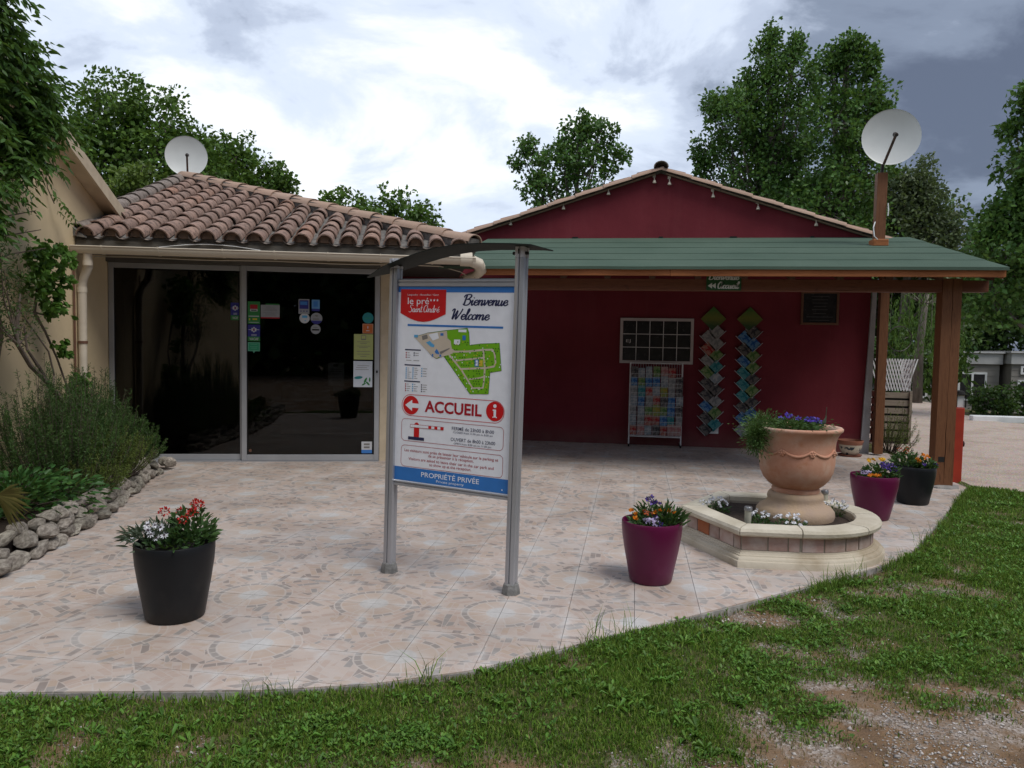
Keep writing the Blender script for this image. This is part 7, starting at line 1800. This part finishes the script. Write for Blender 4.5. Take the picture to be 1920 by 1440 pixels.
# solar lights
M_frost = pm('frosted_plastic', (0.42, 0.41, 0.34), (0.36, 0.35, 0.29), scale=8, rough=0.35)
M_chrome = pm('brushed_steel', (0.35, 0.35, 0.36), (0.28, 0.28, 0.29), scale=12, rough=0.3, metal=0.7)
for x, y, z0, lab in ((0.90, 6.04, 0.215, 'solar garden light at the front of the basin'), (1.66, 6.90, 0.215, 'solar garden light at the back of the basin near the plum pot')):
    k = empty('solar_light', (x, y, z0), 0, lab, 'solar light', 'solar lights in the basin')
    mb = MB(); mb.lathe([(0.022, 0.02), (0.026, 0.05), (0.026, 0.125)], (x, y, z0), 14, cap0=True, cap1=True); mb.build('diffuser', M_frost, k, auto=50)
    mb = MB(); mb.lathe([(0.031, 0.126), (0.031, 0.150), (0.027, 0.156)], (x, y, z0), 14, cap0=True, cap1=True); mb.build('cap', M_chrome, k, auto=50)
    mb = MB(); mb.lathe([(0.006, -0.05), (0.006, 0.02)], (x, y, z0), 8, cap0=True); mb.build('stake', M_dark, k)
# bush by the inner post
rosemary((4.02, 12.75, -0.03), 0.30, 0.45, 0.85, 90, M_broom, 'wispy green lavender bush outside the inner timber post', (0.1, -0.1), 0.03, 50, 'lavender_bush')
# ------------------------------------------------------------------ trees
M_bark = pm('grey_brown_bark', (0.10, 0.085, 0.07), (0.17, 0.15, 0.13), scale=9, rough=0.95, bump=0.6, bscale=30, stretch=(1, 1, 0.25))
M_plane = leafmat('plane_tree_leaf', (0.052, 0.120, 0.018), (0.110, 0.195, 0.034), 0.5, 0.32, 0.4)
M_poplar = leafmat('poplar_leaf', (0.044, 0.118, 0.024), (0.100, 0.195, 0.042), 0.42, 0.30, 0.4)
M_olive = leafmat('grey_green_leaf', (0.070, 0.105, 0.048), (0.130, 0.165, 0.080), 0.5, 0.28, 0.35)
M_lightleaf = leafmat('yellow_green_leaf', (0.085, 0.145, 0.024), (0.14, 0.20, 0.04), 0.5, 0.3, 0.3)
M_deep = leafmat('deep_green_leaf', (0.026, 0.066, 0.014), (0.060, 0.115, 0.026), 0.5, 0.25, 0.4)
def tree(name, lobes, label, mat, LL=0.20, dens=26, base=None, rt=0.16, cat='tree', clump=0.30, upb=0.1, group=None, gz=-0.05, droop=0.1):
    lob = np.array(lobes); w = lob[:, 3] ** 2
    bx, by = base if base else ((lob[:, 0] * w).sum() / w.sum(), (lob[:, 1] * w).sum() / w.sum())
    root = empty(name, (bx, by, gz), 0, label, cat, group)
    Vs = []; tk = MB()
    top = lob[np.argmax(lob[:, 2] + lob[:, 3] * 0.5)]
    zt = lob[:, 2].max(); zm = lob[:, 2].min()
    n_ = 7; axis = []
    for i in range(n_):
        s = i / (n_ - 1); z = gz + (zt - gz) * s
        axis.append((bx + (top[0] - bx) * s ** 1.6 + 0.10 * math.sin(i * 1.9), by + (top[1] - by) * s ** 1.6 + 0.08 * math.cos(i * 2.3), z))
    tk.tube(axis, [rt * (1 - 0.88 * (i / (n_ - 1))) for i in range(n_)], 8)
    tk.build('trunk', M_bark, root, smooth=True)
    lim = MB()
    for x, y, z, r in lobes:
        y = y + rng.uniform(-0.5, 0.5) * r
        # limb from the trunk to the lobe
        zs = max(gz + (z - gz) * 0.62, gz + 0.8); s = (zs - gz) / (zt - gz); f = min(max(s, 0), 1) * (n_ - 1); i0 = min(int(f), n_ - 2); f -= i0
        st = Vector(axis[i0]).lerp(Vector(axis[i0 + 1]), f); en = Vector((x, y, z)); md = st.lerp(en, 0.5) + Vector((0, 0, -0.12 * (en - st).length))
        lr = 0.025 + 0.045 * r
        lim.tube([st, md, en], [lr, lr * 0.7, lr * 0.35], 6, caps=False)
        nleaf = int(dens * (r / LL) ** 2 * (1.0 if r > 0.5 else 1.6)); nc = max(5, int(nleaf / 26))
        cd = unit(rng.normal(0, 1, (nc, 3))); cr_ = r * rng.uniform(0.15, 1.0, (nc, 1)) ** 0.45
        cc = np.array([x, y, z]) + cd * cr_ * np.array([1.0, 1.05, 1.0])
        for c_ in cc[: max(4, nc // 4)]:
            lim.tube([en, en.lerp(Vector(c_), 0.55) + Vector((0, 0, 0.06 * r)), Vector(c_)], [lr * 0.32, lr * 0.22, 0.008], 4, caps=False)
        k = max(1, nleaf // nc)
        csz = clump * (0.55 + 0.6 * rng.uniform(0, 1, nc)) * (0.6 + 0.4 * min(1, r))
        P = np.repeat(cc, k, 0) + np.clip(rng.normal(0, 1, (nc * k, 3)), -1.5, 1.5) * np.repeat(csz, k)[:, None] * np.array([0.55, 0.55, 0.48])
        D = unit(P - np.repeat(cc, k, 0)) * 0.7 + rdir(nc * k, upb)
        Vs.append(leafset(P, D, rng.uniform(0.5, 1.35, nc * k) * LL, rng.uniform(0.5, 0.8, nc * k) * LL, 0.12, droop, 1))
    lim.build('limbs', M_bark, root)
    V_, F_ = merge(Vs); np_mesh('crown', V_, F_, mat, root)
    return root
LOB = {
'plane_tree_a': [(-13.97, 19.51, 7.83, 0.91), (-14.49, 19.13, 7.3, 1.0), (-13.32, 19.96, 7.5, 1.0), (-14.4, 19.2, 6.18, 1.16), (-13.55, 19.81, 6.3, 1.33), (-12.75, 20.33, 6.55, 1.0), (-14.9, 18.81, 6.38, 0.83), (-12.99, 20.18, 5.49, 1.0), (-12.28, 20.62, 6.16, 1.0)],
'plane_tree_b': [(-12.11, 22.44, 7.03, 0.8), (-12.78, 22.06, 6.8, 0.97), (-11.7, 22.66, 6.58, 0.8), (-12.52, 22.21, 5.86, 1.06), (-11.42, 22.8, 6.28, 0.71), (-10.99, 23.01, 6.48, 0.32), (-11.84, 22.58, 5.75, 0.88), (-13.05, 21.91, 5.65, 0.88)],
'mid_a': [(-12.45, 31.64, 7.26, 0.82), (-11.83, 31.88, 7.01, 0.82), (-12.76, 31.51, 7.02, 0.59), (-11.4, 32.03, 6.42, 0.94)],
'mid_b': [(-11.19, 33.16, 7.52, 0.85), (-10.19, 33.48, 7.33, 0.97), (-9.39, 33.72, 7.01, 0.73), (-10.63, 33.35, 6.61, 0.97), (-8.93, 33.84, 6.91, 0.36)],
'pop_small': [(-1.89, 25.93, 8.69, 0.45), (-2.4, 25.89, 8.0, 0.81), (-1.35, 25.96, 8.17, 0.72), (-3.28, 25.79, 7.82, 0.54), (-3.72, 25.73, 8.02, 0.25), (-0.81, 25.99, 7.64, 0.45), (-2.73, 25.86, 7.12, 0.9), (-1.68, 25.95, 7.12, 0.9), (-3.43, 25.77, 6.76, 0.45), (-1.86, 25.93, 9.07, 0.13), (-1.82, 25.94, 8.8, 0.2), (-1.88, 25.93, 8.45, 0.27), (-1.23, 25.97, 8.84, 0.13), (-1.18, 25.97, 8.56, 0.2), (-1.25, 25.97, 8.22, 0.27), (-2.41, 25.89, 8.68, 0.13), (-2.37, 25.89, 8.4, 0.2), (-2.44, 25.89, 8.05, 0.27), (-3.9, 25.71, 8.19, 0.13), (-3.86, 25.71, 7.91, 0.2), (-3.92, 25.7, 7.56, 0.27)],
'pop_big': [(4.32, 27.66, 11.94, 0.31), (4.26, 27.67, 11.24, 0.66), (5.09, 27.53, 11.5, 0.35), (4.96, 27.56, 10.55, 0.93), (3.79, 27.74, 10.12, 0.87), (3.29, 27.81, 9.25, 1.07), (4.68, 27.61, 8.98, 1.55), (2.57, 27.88, 9.84, 0.43), (2.43, 27.89, 8.39, 0.58), (3.69, 27.76, 7.78, 1.36), (5.4, 27.48, 7.51, 1.55), (2.23, 27.91, 8.03, 0.35), (4.26, 27.67, 6.31, 1.55), (4.31, 27.67, 12.41, 0.14), (4.35, 27.66, 12.13, 0.21), (4.29, 27.67, 11.78, 0.29), (5.11, 27.53, 11.97, 0.14), (5.15, 27.52, 11.69, 0.21), (5.1, 27.53, 11.35, 0.29), (3.58, 27.77, 11.01, 0.14), (3.63, 27.76, 10.72, 0.21), (3.57, 27.77, 10.37, 0.29), (2.56, 27.88, 10.13, 0.14), (2.6, 27.88, 9.83, 0.21), (2.54, 27.88, 9.47, 0.29), (5.6, 27.43, 10.91, 0.14), (5.65, 27.42, 10.62, 0.21), (5.59, 27.44, 10.28, 0.29), (2.23, 27.91, 8.1, 0.14), (2.27, 27.91, 7.81, 0.21), (2.21, 27.91, 7.44, 0.29)],
'pop_tall': [(6.34, 25.73, 10.79, 0.44), (5.94, 25.83, 10.6, 0.48), (6.8, 25.61, 10.41, 0.44), (6.24, 25.75, 9.58, 0.92), (6.99, 25.56, 9.18, 0.66), (5.98, 25.82, 8.46, 1.1), (7.03, 25.55, 8.04, 0.88), (6.64, 25.65, 6.77, 1.29), (5.93, 25.83, 5.81, 1.47), (7.36, 25.46, 8.73, 0.29), (6.33, 25.73, 11.13, 0.13), (6.37, 25.72, 10.87, 0.2), (6.32, 25.73, 10.55, 0.28), (6.82, 25.61, 10.68, 0.13), (6.85, 25.6, 10.42, 0.2), (6.81, 25.61, 10.1, 0.28), (5.87, 25.84, 10.8, 0.13), (5.91, 25.83, 10.54, 0.2), (5.86, 25.84, 10.22, 0.28), (7.1, 25.53, 9.87, 0.13), (7.14, 25.52, 9.61, 0.2), (7.1, 25.53, 9.29, 0.28)],
'olive': [(9.84, 29.4, 7.58, 0.73), (9.31, 29.57, 6.78, 1.07), (10.27, 29.25, 6.53, 0.77), (9.51, 29.5, 5.64, 1.29), (10.39, 29.21, 5.41, 0.77), (10.83, 29.05, 5.85, 0.3), (8.52, 29.81, 5.88, 1.29)],
'right': [(8.58, 19.17, 7.18, 0.36), (8.42, 19.24, 6.61, 0.26), (8.59, 19.16, 5.76, 0.58), (8.4, 19.25, 4.71, 0.44), (8.73, 19.1, 4.68, 0.73), (7.99, 19.42, 4.31, 0.38), (8.39, 19.25, 3.86, 0.8), (8.24, 19.32, 2.9, 0.87), (8.6, 19.16, 2.17, 0.87), (8.88, 19.03, 3.24, 1.02)],
'back_a': [(10.36, 32.38, 3.33, 1.65), (11.28, 32.08, 2.3, 1.65), (10.46, 32.35, 0.82, 1.41), (9.69, 32.59, 1.86, 1.65), (11.04, 32.16, 3.95, 1.41), (11.42, 32.03, 0.85, 1.18)],
'back_b': [(13.48, 33.38, 3.41, 1.75), (14.33, 33.02, 2.78, 1.75), (13.87, 33.22, 1.93, 1.25), (15.1, 32.68, 3.39, 1.75), (13.02, 33.56, 1.92, 1.25), (12.6, 33.72, 3.64, 1.5)],
'light': [(-9.26, 13.05, 4.34, 0.35), (-9.04, 13.2, 4.44, 0.31), (-9.43, 12.92, 4.12, 0.22), (-8.81, 13.35, 4.37, 0.27)],
}
def low(l, drop, k=1.0):
    """extra lobes below the visible ones, so that the crown goes on behind the roofs"""
    big = sorted((q for q in l if q[3] > 0.4), key=lambda q: q[2])[:2]
    return l + [(x, y, z - drop, r * k) for x, y, z, r in big]
tree('plane_tree', low(LOB['plane_tree_a'], 1.6), 'broad dark plane tree behind the house gable', M_plane, 0.155, 37, rt=0.28, clump=0.34)
tree('plane_tree', low(LOB['plane_tree_b'], 1.5), 'rounded plane tree behind the dish on the tiled roof', M_plane, 0.155, 37, rt=0.24, clump=0.32)
tree('oak_tree', low(LOB['mid_a'], 1.5), 'distant round tree above the middle of the tiled roof', M_plane, 0.22, 26, rt=0.2, clump=0.3)
tree('oak_tree', low(LOB['mid_b'], 1.5), 'distant round tree above the lower end of the tiled roof', M_plane, 0.22, 26, rt=0.2, clump=0.3)
tree('poplar_tree', low(LOB['pop_small'], 1.4), 'loose poplar top rising alone behind the red gable', M_poplar, 0.155, 27, rt=0.2, clump=0.28)
tree('poplar_tree', low(LOB['pop_big'], 1.8), 'tallest poplar with pointed tops behind the red hall', M_poplar, 0.150, 36, rt=0.3, clump=0.34, upb=0.3)
tree('poplar_tree', low(LOB['pop_tall'], 1.8), 'tall narrow poplar right behind the large satellite dish', M_poplar, 0.150, 36, rt=0.28, clump=0.32, upb=0.3)
tree('olive_tree', low(LOB['olive'] + [(8.9, 29.6, 7.2, 0.9), (9.9, 29.4, 6.9, 0.8), (8.6, 29.7, 6.6, 1.0), (10.6, 29.2, 5.0, 0.7)], 1.6), 'grey green feathery tree between the dish post and the drive', M_olive, 0.15, 36, rt=0.22, clump=0.34)
tree('maple_tree', LOB['right'][:8] + [(8.75, 19.2, 5.2, 0.55), (9.1, 19.3, 6.2, 0.6), (9.3, 19.4, 5.0, 0.8), (9.4, 19.4, 3.8, 0.9), (9.2, 19.3, 7.0, 0.5)], 'dark leafy tree at the edge of picture beside the drive', M_poplar, 0.14, 46, base=(9.9, 19.8), rt=0.22, clump=0.28)
tree('lime_tree', LOB['back_a'] + [(9.0, 31.5, 3.0, 1.5), (9.2, 31.5, 1.0, 1.3), (10.4, 31.5, 4.8, 1.4), (8.2, 31.8, 4.4, 1.4), (8.3, 27.5, 0.6, 0.8), (9.4, 27.8, 0.7, 0.9), (7.6, 28, 1.2, 0.9), (9.0, 28, 1.9, 0.9), (10.3, 28.2, 1.2, 0.9)], 'deep green tree behind the trellis and planter', M_deep, 0.24, 30, rt=0.22, clump=0.4, gz=-0.4)
tree('lime_tree', LOB['back_b'], 'deep green tree behind the two mobile homes', M_deep, 0.24, 30, rt=0.22, clump=0.4, gz=-1.5)
tree('lime_tree', [(12.2, 33.5, 6.0, 1.8), (14.5, 34, 5.2, 1.9), (16.8, 34, 4.6, 2.0), (10.6, 33, 5.2, 1.6), (9.3, 33, 3.6, 1.6), (9.0, 32.5, 1.6, 1.4)], 'broad tree standing high over the mobile homes', M_deep, 0.24, 24, rt=0.26, clump=0.45, gz=-0.6)
tree('acacia_bush', LOB['light'] + [(-9.1, 13.2, 3.7, 0.45), (-8.6, 13.5, 4.0, 0.3)], 'small yellow green tree top just behind the roof apex', M_lightleaf, 0.10, 24, rt=0.09, clump=0.18)
# willow strands hanging in the gap by the corner post
wil = empty('willow_tree', (8.4, 24.5, -0.1), 0, 'weeping willow with hanging strands behind the corner post', 'tree')
mb = MB(); mb.tube([(8.4, 24.5, -0.1), (8.35, 24.4, 1.6), (8.5, 24.4, 3.2)], [0.16, 0.13, 0.07], 8); mb.build('trunk', M_bark, wil, smooth=True)
Vs = []; st = MB()
for i in range(70):
    a = rng.uniform(0, 6.28); r_ = rng.uniform(0.2, 1.25); x, y = 8.5 + r_ * math.cos(a), 24.4 + r_ * math.sin(a); z1 = 3.6 - 0.5 * r_ + rng.uniform(-0.2, 0.2); z0 = rng.uniform(0.5, 1.7)
    m = 46; s = rng.uniform(0, 1, m); P = np.stack([x + 0.15 * np.sin(s * 3 + i) * s, y + 0.1 * np.cos(s * 2 + i) * s, z1 + (z0 - z1) * s], 1)
    Vs.append(leafset(P, rdir(m) * 0.5 + np.array([0, 0, -0.8]), 0.12, 0.022, 0.1, 0.2, 1))
    if i % 5 == 0: st.tube([(8.45, 24.4, 2.9), (x, y, z1 + 0.1), (x, y, (z0 + z1) / 2)], [0.02, 0.012, 0.004], 4, caps=False)
st.build('limbs', M_bark, wil); V_, F_ = merge(Vs); np_mesh('crown', V_, F_, M_plane, wil)
# clipped shrubs before the mobile homes
for i, (x, y, r_) in enumerate(((8.95, 21.0, 0.50), (10.05, 21.1, 0.52), (11.2, 21.0, 0.55))):
    tree('shrub', [(x, y, 0.12, r_), (x - 0.2, y, 0.45, r_ * 0.65), (x + 0.22, y + 0.05, 0.38, r_ * 0.7)], ['shrub nearest the barrier post in front of mobile homes', 'middle shrub in front of the mobile homes', 'last shrub of the row before the mobile homes'][i], M_deep, 0.10, 24, rt=0.05, cat='shrub', clump=0.2, group='shrubs in front of the mobile homes', gz=-0.3)
# the belt of trees across the lane, mirrored in the glass front
n = 60000
x = rng.uniform(-32, 30, n); y = -17 + rng.normal(0, 1.6, n) - 0.004 * x * x; top = 7.0 + 2.8 * vnoise(x * 0.22, x * 0, 61) + 1.2 * vnoise(x * 0.8, x * 0, 62)
z = rng.uniform(0, 1, n) ** 0.8 * top - 0.1
v_, f_ = leafset(np.stack([x, y, z], 1), rdir(n), rng.uniform(0.45, 0.85, n), rng.uniform(0.35, 0.6, n), 0.1, 0.0, 1)
o = np_mesh('woods', v_, f_, M_deep); tag(o, 'belt of dark trees across the lane, mirrored in the glass front', 'woods', None, 'stuff')
